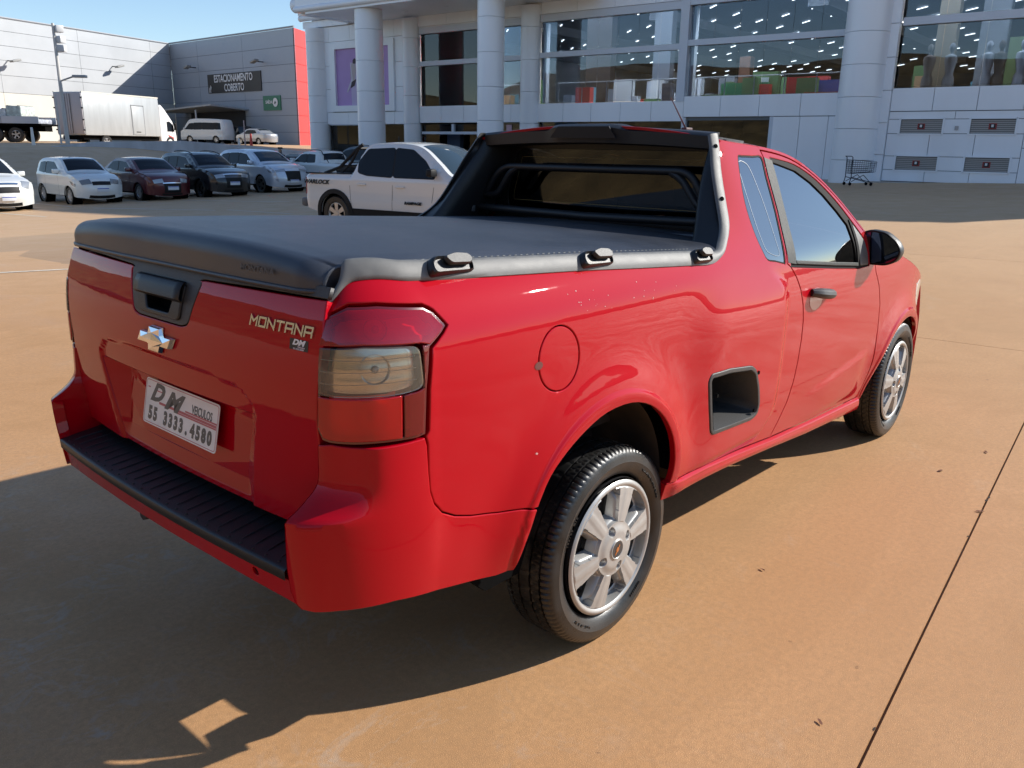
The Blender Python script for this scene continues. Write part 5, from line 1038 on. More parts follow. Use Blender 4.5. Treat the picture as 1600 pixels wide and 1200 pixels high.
def wheel(x, y, m, rot=0, steer=0, letters=True):
    w = empty('wheel', (x, y*m, TR), 0, parent=truck); 
    w.rotation_euler = (0, 0, steer if m > 0 else steer+pi); 
    # wheel local: outside is -y
    def add(name, me):
        o = bpy.data.objects.new(name, me); COL.objects.link(o); o.parent = w; return o
    t = add('tyre', ME_T); t.location = (0, .095-.006, 0); t.rotation_euler = (0, rot, 0)
    c = add('wheel_cover', ME_C); c.location = (0, .013, -.004); c.rotation_euler = (0, rot, 0)
    rm = MB(); rm.lathe([(.215, .006), (.216, .014), (.205, .018), (.198, .03), (.195, .16)], 48); rm.lathe([(.0, .055), (.09, .055), (.10, .045), (.155, .040), (.165, .055), (.196, .06)], 48)
    for q in range(10):
        a = 2*pi*q/10; rm.lathe([(0, -.001), (.011, -.001)], 12, Matrix.Translation((.142*cos(a), .040, .142*sin(a))))
    o = rm.build('steel_rim', M_DSTL, w, fix=False); o.rotation_euler = (0, rot, 0)
    if m > 0:
        cb = MB(); Mx = Matrix.Translation((0, -.0196, -.004)) @ Matrix.Rotation(-rot*0, 4, 'Y')
        cb.lathe([(0, -.0002), (.027, -.0002), (.0285, .002)], 32, Mx); cb.build('centre_disc', mat('cap_dark', (.03, .03, .032), rough=.3), w, fix=False)
        emblem('cap_emblem', 0, 0, .040, .014, frame_M((0, -.0204, -.004), (cos(.9), 0, sin(.9)), (-sin(.9), 0, cos(.9))), w, .0008, mat('cap_gold', (.55, .20, .06), rough=.35, metal=.6))
        for word, ac, rr, sz in (('COMFORSER', 38, .256, .021), ('CF510', 235, .256, .024), ('185/60 R15', 150, .2475, .011), ('TUBELESS', 305, .2475, .009)):
            for i, ch in enumerate(word):
                if ch == ' ': continue
                a = radians(ac)+(-(i-(len(word)-1)/2))*sz*.86/rr
                M4 = frame_M((rr*cos(a), -.0015-.0005, rr*sin(a)), (sin(a), 0, -cos(a)), (cos(a), 0.28, sin(a)))
                o = text_mesh('sidewall_letter', ch, sz*1.15, M_RUB, w, M4, .0022, 0, .0005, 1.05)
    return w
# ================================================================== the red pickup
truck = empty('pickup_truck', (0, 0, 0), 0, 'shiny red compact pickup with a black vinyl bed cover, parked in front of the camera', 'pickup truck')
M_RIMR = mat('lamp_rim_dark_red', (.11, .003, .005), rough=.25, coat=1)
M_CHIP = mat('bare_primer', (.55, .32, .30), rough=.7)
LAMP = [(-1.018, 1.150), (-.93, 1.1735), (-.8427, 1.1744), (-.7303, 1.163), (-.7117, 1.1497), (-.6861, 1.1174), (-.7002, 1.1043), (-.7382, 1.0774), (-.7523, .9814), (-.7579, .8801), (-.7768, .8751), (-.9067, .8765), (-.9819, .8780), (-1.0051, .8807), (-1.0240, .9059), (-1.0170, .9765), (-1.0160, 1.0961)]
RAILL = [(-1.03, 1.176), (-.985, 1.205), (-.92, 1.220), (-.85, 1.224), (-.7947, 1.2224), (-.7288, 1.2145), (-.6092, 1.2071), (-.3722, 1.1960), (-.1474, 1.1850), (.11, 1.169), (.3671, 1.1534), (.47, 1.1462), (.53, 1.1475), (.58, 1.158), (.63, 1.175), (.6734, 1.1996), (.72, 1.231), (.7544, 1.2686), (.7850, 1.3367), (.825, 1.4422), (.862, 1.515), (.8848, 1.5627)]
RAILL = smooth_curve(RAILL, 4)
_E = nspline([.86, .9649, 1.1783, 1.3113, 1.4678, 1.5847, 1.70, 1.80, 1.90, 2.00, 2.10, 2.30, 2.6, 2.9, 3.1, 3.28], [1.5455, 1.5365, 1.5230, 1.5100, 1.4800, 1.4380, 1.380, 1.314, 1.235, 1.150, 1.085, 1.040, .975, .885, .805, .70])
def EDGE(x): return _E(x)
ARCHR = smooth_curve([(-.5095, .400), (-.4605, .4254), (-.443, .5021), (-.4099, .5967), (-.3679, .6703), (-.304, .7223), (-.2244, .7644), (-.1295, .7957), (-.0112, .7985), (.0917, .7685), (.176, .7097), (.2384, .6307), (.272, .5449), (.2824, .4727), (.2750, .42), (.262, .385)], 3)[3:]
SEAM = [(-.7575, .872), (-.753, .8522), (-.752, .7855), (-.749, .7368), (-.7386, .7018), (-.7162, .6701), (-.673, .6462), (-.619, .6288), (-.529, .6103), (-.4635, .6032), (-.4130, .5955)]
DREAR = [(1.180, 1.521), (1.187, 1.485), (1.167, 1.413), (1.147, 1.283), (1.114, 1.168), (1.091, 1.096), (1.117, 1.083), (1.160, 1.042), (1.200, .988), (1.232, .920), (1.252, .850), (1.258, .780), (1.251, .690), (1.236, .600), (1.212, .520), (1.172, .450), (1.132, .384)]
DFRONT = [(2.043, 1.118), (2.055, 1.03), (2.0800, .967), (2.150, .890), (2.205, .797), (2.228, .674), (2.222, .56), (2.210, .45), (2.200, .320)]
QWIN = smooth_curve([(.9741, 1.4836), (1.014, 1.4893), (1.100, 1.488), (1.173, 1.483), (1.155, 1.41), (1.134, 1.283), (1.10, 1.168), (1.078, 1.100), (1.066, 1.097), (1.00, 1.110), (.9348, 1.1223), (.9119, 1.160), (.900, 1.21), (.8981, 1.278), (.908, 1.34), (.9316, 1.4051)], 3, True)
DWIN = [(1.2544, 1.4665), (1.3279, 1.4540), (1.4509, 1.4300), (1.5679, 1.3820), (1.660, 1.3280), (1.7503, 1.2583), (1.8150, 1.1980), (1.8250, 1.103), (1.8330, 1.0170), (1.5621, 1.0444), (1.1752, 1.0864), (1.2071, 1.233), (1.2373, 1.3754)]
DWINF = smooth_curve([(1.243, 1.483), (1.3279, 1.474), (1.4579, 1.454), (1.585, 1.410), (1.685, 1.357), (1.785, 1.287), (1.868, 1.212), (1.955, 1.121), (1.975, 1.062)], 3)+[(1.985, 1.005), (1.84, 1.005), (1.5621, 1.032), (1.165, 1.074), (1.118, 1.080)]
POCKET = [(.466, .765), (.4821, .787), (.60, .784), (.7726, .762), (.815, .738), (.850, .675), (.880, .596), (.876, .556), (.838, .540), (.67, .550), (.530, .5585), (.512, .575), (.485, .6726)]
POCKET = rounded(POCKET, .016, 4)
FUELC = [(-.3075+.0835*cos(a), .977+.0885*sin(a)) for a in np.linspace(0, 2*pi, 41)[:-1]]
SILLT = [(.262, .448), (.55, .432), (.846, .408), (1.132, .381), (1.6, .350), (2.2, .317)]
def crease(A, a0, a1, radii=(.014, .024, .034, .044, .054)):
    out = []
    for dr in radii:
        pts = []
        for a in np.linspace(a0, a1, 60):
            x, z = A[0]+(A[2]+dr)*cos(a), A[1]+(A[2]+dr)*sin(a)
            pts.append((x, z))
        out.append(pts)
    return out
def clipped(lines, poly, margin=.006):
    res = []; poly = np.array(poly)
    for ln in lines:
        P = np.array(ln); ok = in_poly(P, poly) & (dist_poly(P, poly) > margin); run = []
        for p, k in zip(ln, ok):
            if k: run.append(p)
            else:
                if len(run) > 2: res.append(run)
                run = []
        if len(run) > 2: res.append(run)
    return res
G = .0028                                            # half of a shut line
for m in (1, -1):
    # ---- rear quarter: from the lamp to the door, up the pillar to the roof edge
    out = [(-1.047, 1.162)]+[(a, b+.006) for a, b in RAILL[:-4]]+[(.865, 1.530)]+[(x, float(EDGE(x))) for x in lin(.90, 1.17, 8)]
    out += [(a-G, b) for a, b in DREAR]+[(a, b+.002) for a, b in SILLT[::-1][2:]]
    out += ARCHR[::-1][8:-7]
    q = [p for p in ARCHR if p[1] > .598 or p[0] > 0]
    out = [(-1.047, 1.162)]+[(a, b+.006) for a, b in RAILL[:-4]]+[(.865, 1.530)]+[(x, float(EDGE(x))) for x in lin(.90, 1.17, 8)]+[(a-G, b) for a, b in DREAR]+[(a, b+.002) for a, b in SILLT[::-1][2:]]+[p for p in q[::-1] if p[1] > .449 or p[0] < 0]
    out += [(a+.0015, b+.0015) for a, b in SEAM[::-1]]+[(-.7485, .885), (-.7440, .9814), (-.7310, 1.0730), (-.6930, 1.1020), (-.6780, 1.1174), (-.7060, 1.1545), (-.7270, 1.1700), (-.8427, 1.1815), (-.93, 1.1805), (-1.020, 1.1570)]
    quarter = panel('rear_quarter', S_side, out, M_RED, truck, extra=clipped(crease(RA, -.1, pi+.1), out), holes=[QWIN]+([FUELC] if m > 0 else [])+[POCKET], step=.016, m=m, flange=.02)
    if m > 0:
        fc = [(-.3075+.0800*cos(a), .977+.0850*sin(a)) for a in np.linspace(0, 2*pi, 41)[:-1]]
        flap = panel('fuel_flap', S_side, fc, M_RED, truck, step=.012, m=m, flange=.012)
        grip = panel('finger_recess', S_side, [(-.3075-.083+.012*cos(a)*1.3, .973+.011*sin(a)) for a in np.linspace(0, 2*pi, 13)[:-1]], mat('recess_shade_red', (.10, .001, .004), rough=.4, coat=1), flap, step=.01, m=m, off=.0012, rim=.0, flange=0)  # flat darker patch: shade of the finger recess put into its colour
        grid_mesh('flap_backing', S_side, lin(-.41, -.205, 8), lin(.87, 1.08, 8), M_GAP, truck, m=m, off=-.012)
    # ---- quarter window and the textured pillar trim
    panel('quarter_window_seal', S_side, QWIN, M_SEAL, truck, holes=[offset_loop(QWIN, -.006)], step=.02, off=-.002, m=m, flange=.01, rim=.001)
    g = panel('quarter_window', S_side, offset_loop(QWIN, -.004), M_GLASS, truck, step=.03, off=-.004, m=m, rim=.001, flange=.004)
    ln = smooth_curve([(.955, 1.455), (1.03, 1.460), (1.05, 1.40), (1.06, 1.30), (1.055, 1.18), (1.045, 1.130), (.975, 1.142), (.945, 1.17), (.938, 1.28)], 4, True)
    panel('printed_line', S_side, ln, mat('glass_print', (.16, .20, .25), rough=.4), g, holes=[offset_loop(ln, -.0022)], step=.03, off=-.0030, m=m, rim=0, flange=0)
    # ---- door
    top = [(x, float(EDGE(x))-.016) for x in lin(1.19, 2.03, 22)]
    dout = [(a+G, b-(.012 if i == 0 else 0)) for i, (a, b) in enumerate(DREAR)][1:]
    dout = top[::-1]+[(DREAR[0][0]+.008, DREAR[0][1]-.018)]+dout+[(a, b+.002) for a, b in SILLT[3:]]+[(a-G, b) for a, b in DFRONT[::-1]]
    door = panel('door', S_side, dout, M_RED, truck, holes=[DWINF], step=.018, m=m)
    sealp = DWINF
    panel('window_seal', S_side, sealp, M_SEAL, door, holes=[offset_loop([(a, b) for a, b in DWIN], .0)], step=.03, off=-.0045, m=m, rim=.001, flange=.01)
    panel('side_window', S_side, DWIN, M_GLASS, door, step=.03, off=-.010, m=m, rim=0, flange=0)
    panel('window_sweep', S_side, [(1.176, 1.0864), (1.5621, 1.0444), (1.8360, 1.0170), (1.8355, 1.032), (1.5621, 1.0590), (1.178, 1.1000)], M_PILL, door, step=.03, off=.003, m=m, rim=.003, flange=.006)
    panel('pillar_trim', S_side, [(1.187+G, 1.482), (1.2510, 1.470), (1.2335, 1.3754), (1.2031, 1.233), (1.1712, 1.0864), (1.100, 1.0975), (1.114+G, 1.168), (1.147+G, 1.283), (1.167+G, 1.413)], M_PILL, door, step=.02, off=.0012, m=m, rim=.001, flange=.006)
    panel('window_divider', S_side, [(1.838, 1.216), (1.852, 1.204), (1.862, 1.10), (1.862, 1.016), (1.835, 1.016)], M_SEAL, door, step=.03, off=.001, m=m, rim=.001, flange=.006)
    panel('mirror_sail', S_side, rounded([(1.860, 1.196), (1.945, 1.119), (1.965, 1.062), (1.970, 1.012), (1.866, 1.016)], .01), M_GRYP, door, step=.03, off=.001, m=m, rim=.002, flange=.006)
    # roof side rail above the door
    panel('side_rail', S_side, [(x, float(EDGE(x))-.011) for x in lin(1.190, 2.035, 22)]+[(x, float(EDGE(x))+.0005) for x in lin(2.035, 1.176, 22)]+[(1.178, 1.510)], M_RED, truck, step=.02, m=m, flange=.01, rim=.0015)
    # ---- door handle over a flat patch that carries the scoop's shade in its colour
    hb = MB(); c0 = S_side(np.array([1.30]), np.array([.963]))[0]; c1 = S_side(np.array([1.485]), np.array([.938]))[0]
    cup = [(1.36+.062*cos(a)*1.1, .930+.046*sin(a)) for a in np.linspace(0, 2*pi, 25)[:-1]]
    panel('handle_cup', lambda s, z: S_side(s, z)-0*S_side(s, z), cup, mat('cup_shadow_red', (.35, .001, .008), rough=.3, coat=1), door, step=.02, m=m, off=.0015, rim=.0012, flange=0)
    pth = []
    for t in lin(0, 1, 9):
        p = c0*(1-t)+c1*t; bow = .030*(sin(pi*min(1, max(0, t)))**.45)+.004; pth.append((p[0], (p[1]-bow)*m, p[2]))
    hb.tube(pth, [.017, .023, .025, .025, .025, .025, .024, .022, .016], 10, flat=.85); hb.build('door_handle', M_GRYD, door)
    # ---- sill
    def S_sill(s, t):
        s = np.asarray(s, float); t = np.asarray(t, float)
        zt = np.interp(s, [a for a, b in SILLT], [b for a, b in SILLT]); zb = np.interp(s, [.24, .55, .734, 1.142, 1.5254, 2.0, 2.2, 2.3], [.392, .384, .3727, .3377, .3014, .268, .254, .25])
        z = zt+(zb-zt)*t; P = S_side(s, z); n = np.where(t < .28, .016*np.sin(np.clip(t/.28, 0, 1)*pi/2), .016+.004*np.sin((t-.28)/.72*pi))*sst(.265, .38, s); P = P.copy(); P[..., 1] -= n; return P
    panel('sill', S_sill, [(.262, .0), (2.196, .0), (2.20, 1), (.262, 1)], M_RED, truck, step=.05, m=m, flange=.05, rim=.002)
    # ---- front wing
    fa = [(2.635+.400*cos(a), .285+.388*sin(a)) for a in np.linspace(radians(172), radians(4), 30)]
    fo = [(a+G, b) for a, b in DFRONT]+[(2.203, .256)]+fa+[(3.05, .28), (3.16, .30), (3.165, .60), (3.13, .76)]+[(x, float(EDGE(x))) for x in lin(3.10, 2.06, 24)]
    panel('front_wing', S_side, fo, M_RED, truck, step=.018, m=m, extra=clipped(crease(FA, 0, pi), fo), holes=[rounded([(2.90, .700), (3.05, .665), (3.12, .72), (3.08, .795), (2.98, .835), (2.88, .815)], .02)])
    panel('headlamp', S_side, rounded([(2.90, .700), (3.05, .665), (3.12, .72), (3.08, .795), (2.98, .835), (2.88, .815)], .02), mat('headlamp_lens', (.75, .74, .68), rough=.1, coat=1), truck, step=.02, m=m, off=.002)
    # ---- wheel arch liners
    for cx, cz, r, x0 in ((-.085, .43, .385, 0), (2.635, .29, .395, 2)):
        lb = MB(); pr_ = [(r+.01, -.775), (r+.01, -.50), (r-.10, -.46), (.0, -.45)]
        M4 = Matrix.Translation((cx, 0, cz)) @ Matrix.Scale(m, 4, (0, 1, 0))
        lb.lathe(pr_, 28, M4, a0=radians(12 if x0 else 5), a1=radians(180 if x0 else 176)); lb.build('wheel_arch_liner', M_UNDER, truck, fix=False)
    mg = MB(); mg.prism([(a, -.735*m, b) for a, b in ((-.318, .44), (-.36, .462), (-.46, .462), (-.56, .40), (-.50, .345), (-.36, .345))], (0, .03*m, 0)); mg.build('shadow_plate', M_GAP, truck, smooth=False)  # plate added behind each rear wheel to shape the lit patch in the cast shadow
    # ---- step pocket in the side
    depth = lambda t: .0
    pk = [np.array(p) for p in POCKET]
    fr = panel('step_pocket', S_side, [tuple(p) for p in offset_loop(POCKET, .0005)], M_GRYD, truck, holes=[offset_loop(POCKET, -.016)], step=.014, m=m, off=.004, rim=.004, flange=.02)
    iner = offset_loop(POCKET, -.016); cxy = np.mean(np.array(iner), 0); V = []; F = []
    n = len(iner)
    for (s, z) in iner:
        p = S_side(np.array([s]), np.array([z]))[0]; V.append((p[0], (p[1]-.003)*m, p[2]))
    for (s, z) in iner:
        s2 = cxy[0]+(s-cxy[0])*.80-.012; z2 = cxy[1]+(z-cxy[1])*.80; p = S_side(np.array([s2]), np.array([z2]))[0]; V.append((p[0]+.012, (p[1]+.075)*m, p[2]))
    for (s, z) in iner:
        s2 = cxy[0]+(s-cxy[0])*.80-.012; z2 = cxy[1]+(z-cxy[1])*.78; p = S_side(np.array([s2]), np.array([z2]))[0]; V.append((p[0]+.012, (p[1]+.19)*m, p[2]))
    for i in range(n):
        j = (i+1) % n; F += [(i, j, n+j, n+i), (n+i, n+j, 2*n+j, 2*n+i)]
    F.append(tuple(range(2*n, 3*n)))
    pc = mk('pocket_liner', V, F, M_GRYD, fr, True, sharp=40)
    rb = MB()
    for k in range(4): rb.bbox((.60+.055*k, (-.725)*m, .575-.004*k), (.012, .045, .0035), b=.002)
    rb.build('step_ribs', M_BLK, fr)
    for (s, z) in ((.845, .725), (.545, .70), (.855, .575)):
        p = S_side(np.array([s]), np.array([z]))[0]; sc = MB(); sc.lathe([(0, -.002), (.007, -.002), (.0075, .004)], 10, Matrix.Translation((p[0]-.012, (p[1]+.002 if s < .6 else p[1]-.0015)*m, p[2]))); sc.build('screw', M_GAP, fr)
    # ---- chips and rubbed spots in the lacquer
    if m > 0:
        cr = random.Random(2)
        chips = [(-.405, .742, .0035)]+[(-.05+.13*cr.gauss(0, 1), 1.105+.022*cr.gauss(0, 1), cr.uniform(.0008, .0022)) for _ in range(26)]
        for (s_, z_, r_) in chips:
            if z_ > 1.150 or z_ < 1.05 and r_ < .003: continue
            panel('paint_chip', S_side, [(s_+r_*cr.uniform(.6, 1.5)*cos(a), z_+r_*cr.uniform(.6, 1.1)*sin(a)) for a in np.linspace(0, 2*pi, 8)[:-1]], M_CHIP, truck, step=.01, off=.0006, m=m, rim=0, flange=0)
    # ---- bumper wing (horn) and its inner wall
    inner = [(-1.1235, .866), (-1.1225, .830), (-1.1225, .795), (-1.1200, .7450), (-1.1010, .7160), (-1.0989, .6938), (-1.1045, .6421), (-1.1122, .5878), (-1.1130, .5324), (-1.0972, .4991), (-1.0735, .4864)]
    bo = inner+[(-1.0269, .4827), (-.9586, .4840), (-.8226, .4760), (-.6851, .4491), (-.52, .4200), (-.4655, .4200), (-.458, .44), (-.443, .5021), (-.4140, .590)]+[(a-.001, b-.0015) for a, b in SEAM[::-1][1:]]
    bo += [(-.7640, .8700), (-.80, .8690), (-.9067, .8695), (-.985, .8700), (-1.06, .8740)]
    bump = panel('bumper_wing', S_bump, bo, M_RED, truck, step=.014, m=m, flange=.03, rim=.003, extra=[[(-1.090, .712), (-1.0, .712), (-.9, .712), (-.80, .712)]]+clipped([[(RA[0]-RA[2]-d_, z_) for z_ in lin(.44, .60, 14)] for d_ in (.014, .024, .034, .044, .054)], bo))
    Pn = [S_bump(np.array([a]), np.array([b]))[0] for a, b in resample(inner, .02, False)]
    V = [(p[0], p[1]*m, p[2]) for p in Pn]+[(-.915, (p[1]*.6-.62*.4)*m, p[2]) for p in Pn]; k = len(Pn)
    mk('bumper_wing_wall', V, [(i, i+1, k+i+1, k+i) for i in range(k-1)], M_RED, bump, True, sharp=60)
    # ---- tail lamp
    lamp = panel('tail_lamp', S_side, offset_loop(LAMP, -.001), mat('lamp_housing', (.35, .010, .014), rough=.35), truck, step=.02, off=-.050, m=m, flange=0, rim=.0)
    panel('lamp_rim', S_side, offset_loop(LAMP, -.0005), M_RIMR, lamp, holes=[offset_loop(LAMP, -.0095)], step=.015, off=.0, m=m, flange=.045, rim=.002)
    MID = rounded([(-1.0115, 1.088), (-.8856, 1.0920), (-.7640, 1.0850), (-.7600, .9900), (-.80, .9845), (-.8325, .9833), (-1.0115, .9850)], [.004, .004, .02, .02, .02, .01, .004], 5)
    TOPL = [(-1.0135, 1.092), (-.8856, 1.096), (-.7600, 1.0890), (-.7380, 1.0830), (-.705, 1.106), (-.695, 1.117), (-.718, 1.146), (-.733, 1.1560), (-.8427, 1.1675), (-.93, 1.166), (-1.012, 1.144)]
    BOT = [(-1.0135, .981), (-.8325, .9800), (-.808, .9800), (-.810, .882), (-.9067, .8835), (-.98, .885), (-1.0, .888), (-1.0170, .910)]
    SIDEL = [(-.7560, 1.0840), (-.7400, 1.0790), (-.752, 1.05), (-.7590, .98), (-.7645, .886), (-.7780, .8820), (-.8060, .8820), (-.8040, .9800), (-.775, .983), (-.7570, .990)]
    panel('upper_lens', S_side, TOPL, M_LENSD, lamp, step=.015, off=.0035, m=m, flange=.004, rim=.003)
    panel('clear_lens', S_side, MID, M_LENSC, lamp, step=.015, off=.0045, m=m, flange=.006, rim=.003)
    panel('lower_lens', S_side, BOT, M_LENSR, lamp, step=.015, off=.0035, m=m, flange=.004, rim=.003)
    panel('side_lens', S_side, SIDEL, tint_glass('dark_red_lens', (.75, .05, .04), .03, .04, .5, (.28, .006, .010)), lamp, step=.015, off=.0035, m=m, flange=.004, rim=.002)
    CH = mat('lamp_reflector', (.62, .58, .52), rough=.22, metal=.9); CHR = mat('red_reflector', (.85, .06, .05), rough=.35)
    rib = lambda S, amp, fq: (lambda s, z: S(s, z)+np.stack([0*z, amp*np.sin(fq*np.asarray(z)), 0*z], -1))
    panel('reflector', rib(S_side, .0004, 210), offset_loop(MID, -.004), CH, lamp, step=.006, off=-.028, m=m, flange=-.03, rim=0)
    panel('red_reflector', rib(S_side, .001, 260), offset_loop(BOT, -.004), CHR, lamp, step=.006, off=-.028, m=m, flange=0, rim=0)
    panel('red_reflector', rib(S_side, .001, 260), offset_loop(TOPL, -.006), mat('upper_reflector', (.80, .05, .12), rough=.4), lamp, step=.008, off=-.030, m=m, flange=0, rim=0)
    for (s, z, r, mt) in ((-.850, 1.132, .027, 'dark'), (-.858, 1.040, .034, 'clear'), (-.872, .932, .036, 'red')):
        p = S_side(np.array([s]), np.array([z]))[0]; nn, _, _ = snormal(S_side, np.array([[s, z]])); nv = Vector(nn[0]); 
        if nv.y > 0: nv = -nv
        nv = Vector((nv.x, nv.y*m, nv.z)); R4 = nv.to_track_quat('Y', 'Z').to_matrix().to_4x4(); R4 = Matrix.Translation((p[0], p[1]*m, p[2])) @ R4
        bw = MB(); bw.lathe([(r, -.020), (r*.98, -.024), (r*.8, -.038), (r*.45, -.049), (.006, -.052)], 24, R4);
        bw.build('reflector_bowl', {'dark': mat('bowl_dark', (.30, .01, .03), rough=.2, metal=.5), 'clear': M_CHR, 'red': mat('bowl_red', (.7, .08, .08), rough=.15, metal=.7)}[mt], lamp, fix=False)
        bb = MB(); bb.lathe([(0, -.014), (.006, -.016), (.009, -.023), (.008, -.032), (.006, -.045)], 12, R4); bb.build('bulb', mat('bulb_glass', (.55, .5, .45), rough=.05, spec=1), lamp)
    dv = MB()
    for k in range(3):
        z = 1.064-.026*k; pts = []
        for s in lin(-1.005, -.775, 14):
            p = S_side(np.array([s]), np.array([z]))[0]; nn, _, _ = snormal(S_side, np.array([[s, z]])); q = nn[0]*(1 if nn[0][1] < 0 else -1); p = p+q*.0005; pts.append((p[0], p[1]*m, p[2]))
        dv.tube(pts, .0008, 5)
    dv.build('lens_lines', mat('lens_line', (.75, .72, .66), rough=.2), lamp)
# ---- roof, windscreen and bonnet as one crowned sheet between the two side edges
def S_top(x, t):
    x = np.asarray(x, float); t = np.asarray(t, float); ze = EDGE(x); P = S_side(x, ze)
    crown = np.interp(x, [.86, 1.4, 1.9, 2.2, 3.0, 3.2], [.050, .055, .085, .075, .045, .03]); fw = np.interp(x, [.86, 1.3, 2.1, 2.6, 3.1], [0, .02, .10, .06, .06])
    k = 1-np.abs(t)**2.3
    return np.stack([x+fw*k-.05*k*np.clip((1.1-x)/.25, 0, 1)*0, P[..., 1]*t, ze+crown*k], -1)
def wring(x0, x1, d=.0): return [(x, 1-d) for x in lin(x0, x1, 14)]+[(x, -1+d) for x in lin(x1, x0, 14)]
up = (0, 0, 1)
panel('roof', S_top, wring(.868, 1.56), M_RED, truck, step=.05, refdir=up, flange=.01, rim=.0015)
panel('windscreen_frame', S_top, wring(1.562, 2.10), M_RED, truck, step=.05, refdir=up, flange=0, rim=0, holes=[[(x, .93) for x in lin(1.585, 2.07, 10)]+[(x, -.93) for x in lin(2.07, 1.585, 10)]])
panel('windscreen', S_top, [(x, .93) for x in lin(1.585, 2.07, 10)]+[(x, -.93) for x in lin(2.07, 1.585, 10)], M_GLASS, truck, step=.05, refdir=up, off=-.004, flange=0, rim=0)
panel('bonnet', S_top, wring(2.103, 3.165, .0), M_RED, truck, step=.05, refdir=up, flange=.01, rim=.002)
def S_nose(y, z):
    y = np.asarray(y, float); z = np.asarray(z, float); return np.stack([3.35-.17*np.abs(y/.74)**2.5-.55*np.clip(z-.55, 0, 1)**1.4-.10*np.clip(.38-z, 0, 1), y+0*z, z+0*y], -1)
nose = panel('front_bumper', S_nose, rounded([(-.745, .26), (.745, .26), (.745, .80), (.55, .855), (-.55, .855), (-.745, .80)], .03), M_RED, truck, step=.04, refdir=(1, 0, 0), flange=.03)
panel('grille', S_nose, rounded([(-.5, .42), (.5, .42), (.6, .66), (-.6, .66)], .04), M_BLK, truck, step=.05, refdir=(1, 0, 0), off=.004)
# ---- tailgate
SB = 1.188
GO = [(-.655, SB), (-.6685, 1.0791), (-.6560, .9958), (-.6490, .916), (-.6516, .8604), (-.6440, .8067), (-.640, .635), (-.3750, .632), (.3750, .632), (.640, .635), (.6440, .8067), (.6516, .8604), (.6490, .916), (.6560, .9958), (.6685, 1.0791), (.655, SB)]
HP = rounded([(.190, 1.1760), (.1480, 1.0650), (.118, 1.0560), (-.118, 1.0560), (-.1480, 1.0650), (-.190, 1.1760)], [.012, .020, .020, .020, .020, .012], 5)
REC = rounded([(.417, .884), (-.417, .884), (-.352, .650), (.352, .650)], [.006, .006, .030, .030], 5)
REI = rounded([(.330, .872), (-.330, .872), (-.318, .690), (.318, .690)], [.010, .010, .02, .02], 5)
EMB = [(.418, .884), (.430, .9050), (.425, .928), (.395, .9440), (.33, .9520), (.0, .9620), (-.33, .9520), (-.395, .9440), (-.425, .928), (-.430, .9050), (-.418, .884)]
def S_gate2(y, z):
    """gate skin with the pressed panel below the emblem set back a little"""
    y = np.asarray(y, float); z = np.asarray(z, float); P = S_gate(y, z).copy()
    zt = .9625-.20*np.clip(np.abs(y)-.33, 0, 1)-.010*(np.clip(np.abs(y)/.33, 0, 1))**2-.6*np.clip(np.abs(y)-.375, 0, 1)
    ins = sst(-.002, .010, zt-z)*(1-sst(.405, .428, np.abs(y)+.24*np.clip(.884-z, 0, 1)))
    P[..., 0] += .010*ins; return P
upper = [(-.652, SB-.002)]+[(-.194, 1.1795)]+HP[::-1][0:0]
GOUT = GO[:-1]+[(.655, SB-.002), (.196, 1.1800)]+[(a, b) for a, b in HP]+[(-.196, 1.1800)]
GOUT[0] = (-.655, SB-.002)
gate = panel('tailgate', S_gate2, GOUT, M_RED, truck, holes=[REC], step=.010, refdir=(-1, 0, 0), flange=.02)
def ringstrip(name, A, B, mt, parent):
    n = len(A); return mk(name, list(A)+list(B), [(i, (i+1) % n, n+(i+1) % n, n+i) for i in range(n)], mt, parent, True, sharp=50)
ra = resample(REC, .012); tt = [(p[0], p[1]) for p in ra]
A = [S_gate2(np.array([a]), np.array([b]))[0]+np.array([.002, 0, 0]) for a, b in tt]
B = []
for a, b in tt:
    k = np.clip((b-.65)/(.884-.65), 0, 1); yy = np.clip(a, -.322-.010*k, .322+.010*k); zz = np.clip(b, .690, .872); x = gate_x(yy, zz)+.052*np.clip((zz-.64)/.2, .35, 1)**.7; B.append(np.array([x, yy, zz]))
ringstrip('plate_recess', A, B, M_RED, gate)
fl = mk('recess_floor', [tuple(p) for p in B], [tuple(range(len(B)))], M_RED, gate, False)
# black handle surround, handle
S_gb = S_gate
panel('gate_trim', S_gb, [(-.655, 1.190), (-.40, 1.1885), (-.192, 1.1830)]+[(a*.985, b+.003) for a, b in HP[::-1]]+[(.192, 1.1830), (.40, 1.1885), (.655, 1.190), (.655, 1.214), (-.655, 1.214)], M_GRYD, truck, step=.02, refdir=(-1, 0, 0), flange=.01, off=-.001, rim=.002, holes=[rounded([(.112, 1.150), (.100, 1.083), (-.100, 1.083), (-.112, 1.150)], .012)])
hq = MB(); hx = float(gate_x(0, 1.12))
def gpt(y, z, d=0): return (float(gate_x(y, z))-d, y, z)
HB = rounded([(.124, 1.162), (.112, 1.078), (.100, 1.070), (-.100, 1.070), (-.112, 1.078), (-.124, 1.162)], .012, 4)
HBI = rounded([(.074, 1.121), (.058, 1.083), (-.058, 1.083), (-.074, 1.121)], .008, 4)
hs = panel('gate_handle', S_gb, HB, M_BLK, gate, holes=[HBI], step=.012, refdir=(-1, 0, 0), off=.006, flange=.012, rim=.004)
lv = MB()
for k in range(1): lv.add([gpt(y, z, d) for (z, d) in ((1.166, .002), (1.163, .010), (1.150, .014), (1.128, .014), (1.121, .006)) for y in lin(-.122, .122, 9)], [(r*9+c, r*9+c+1, (r+1)*9+c+1, (r+1)*9+c) for r in range(4) for c in range(8)])
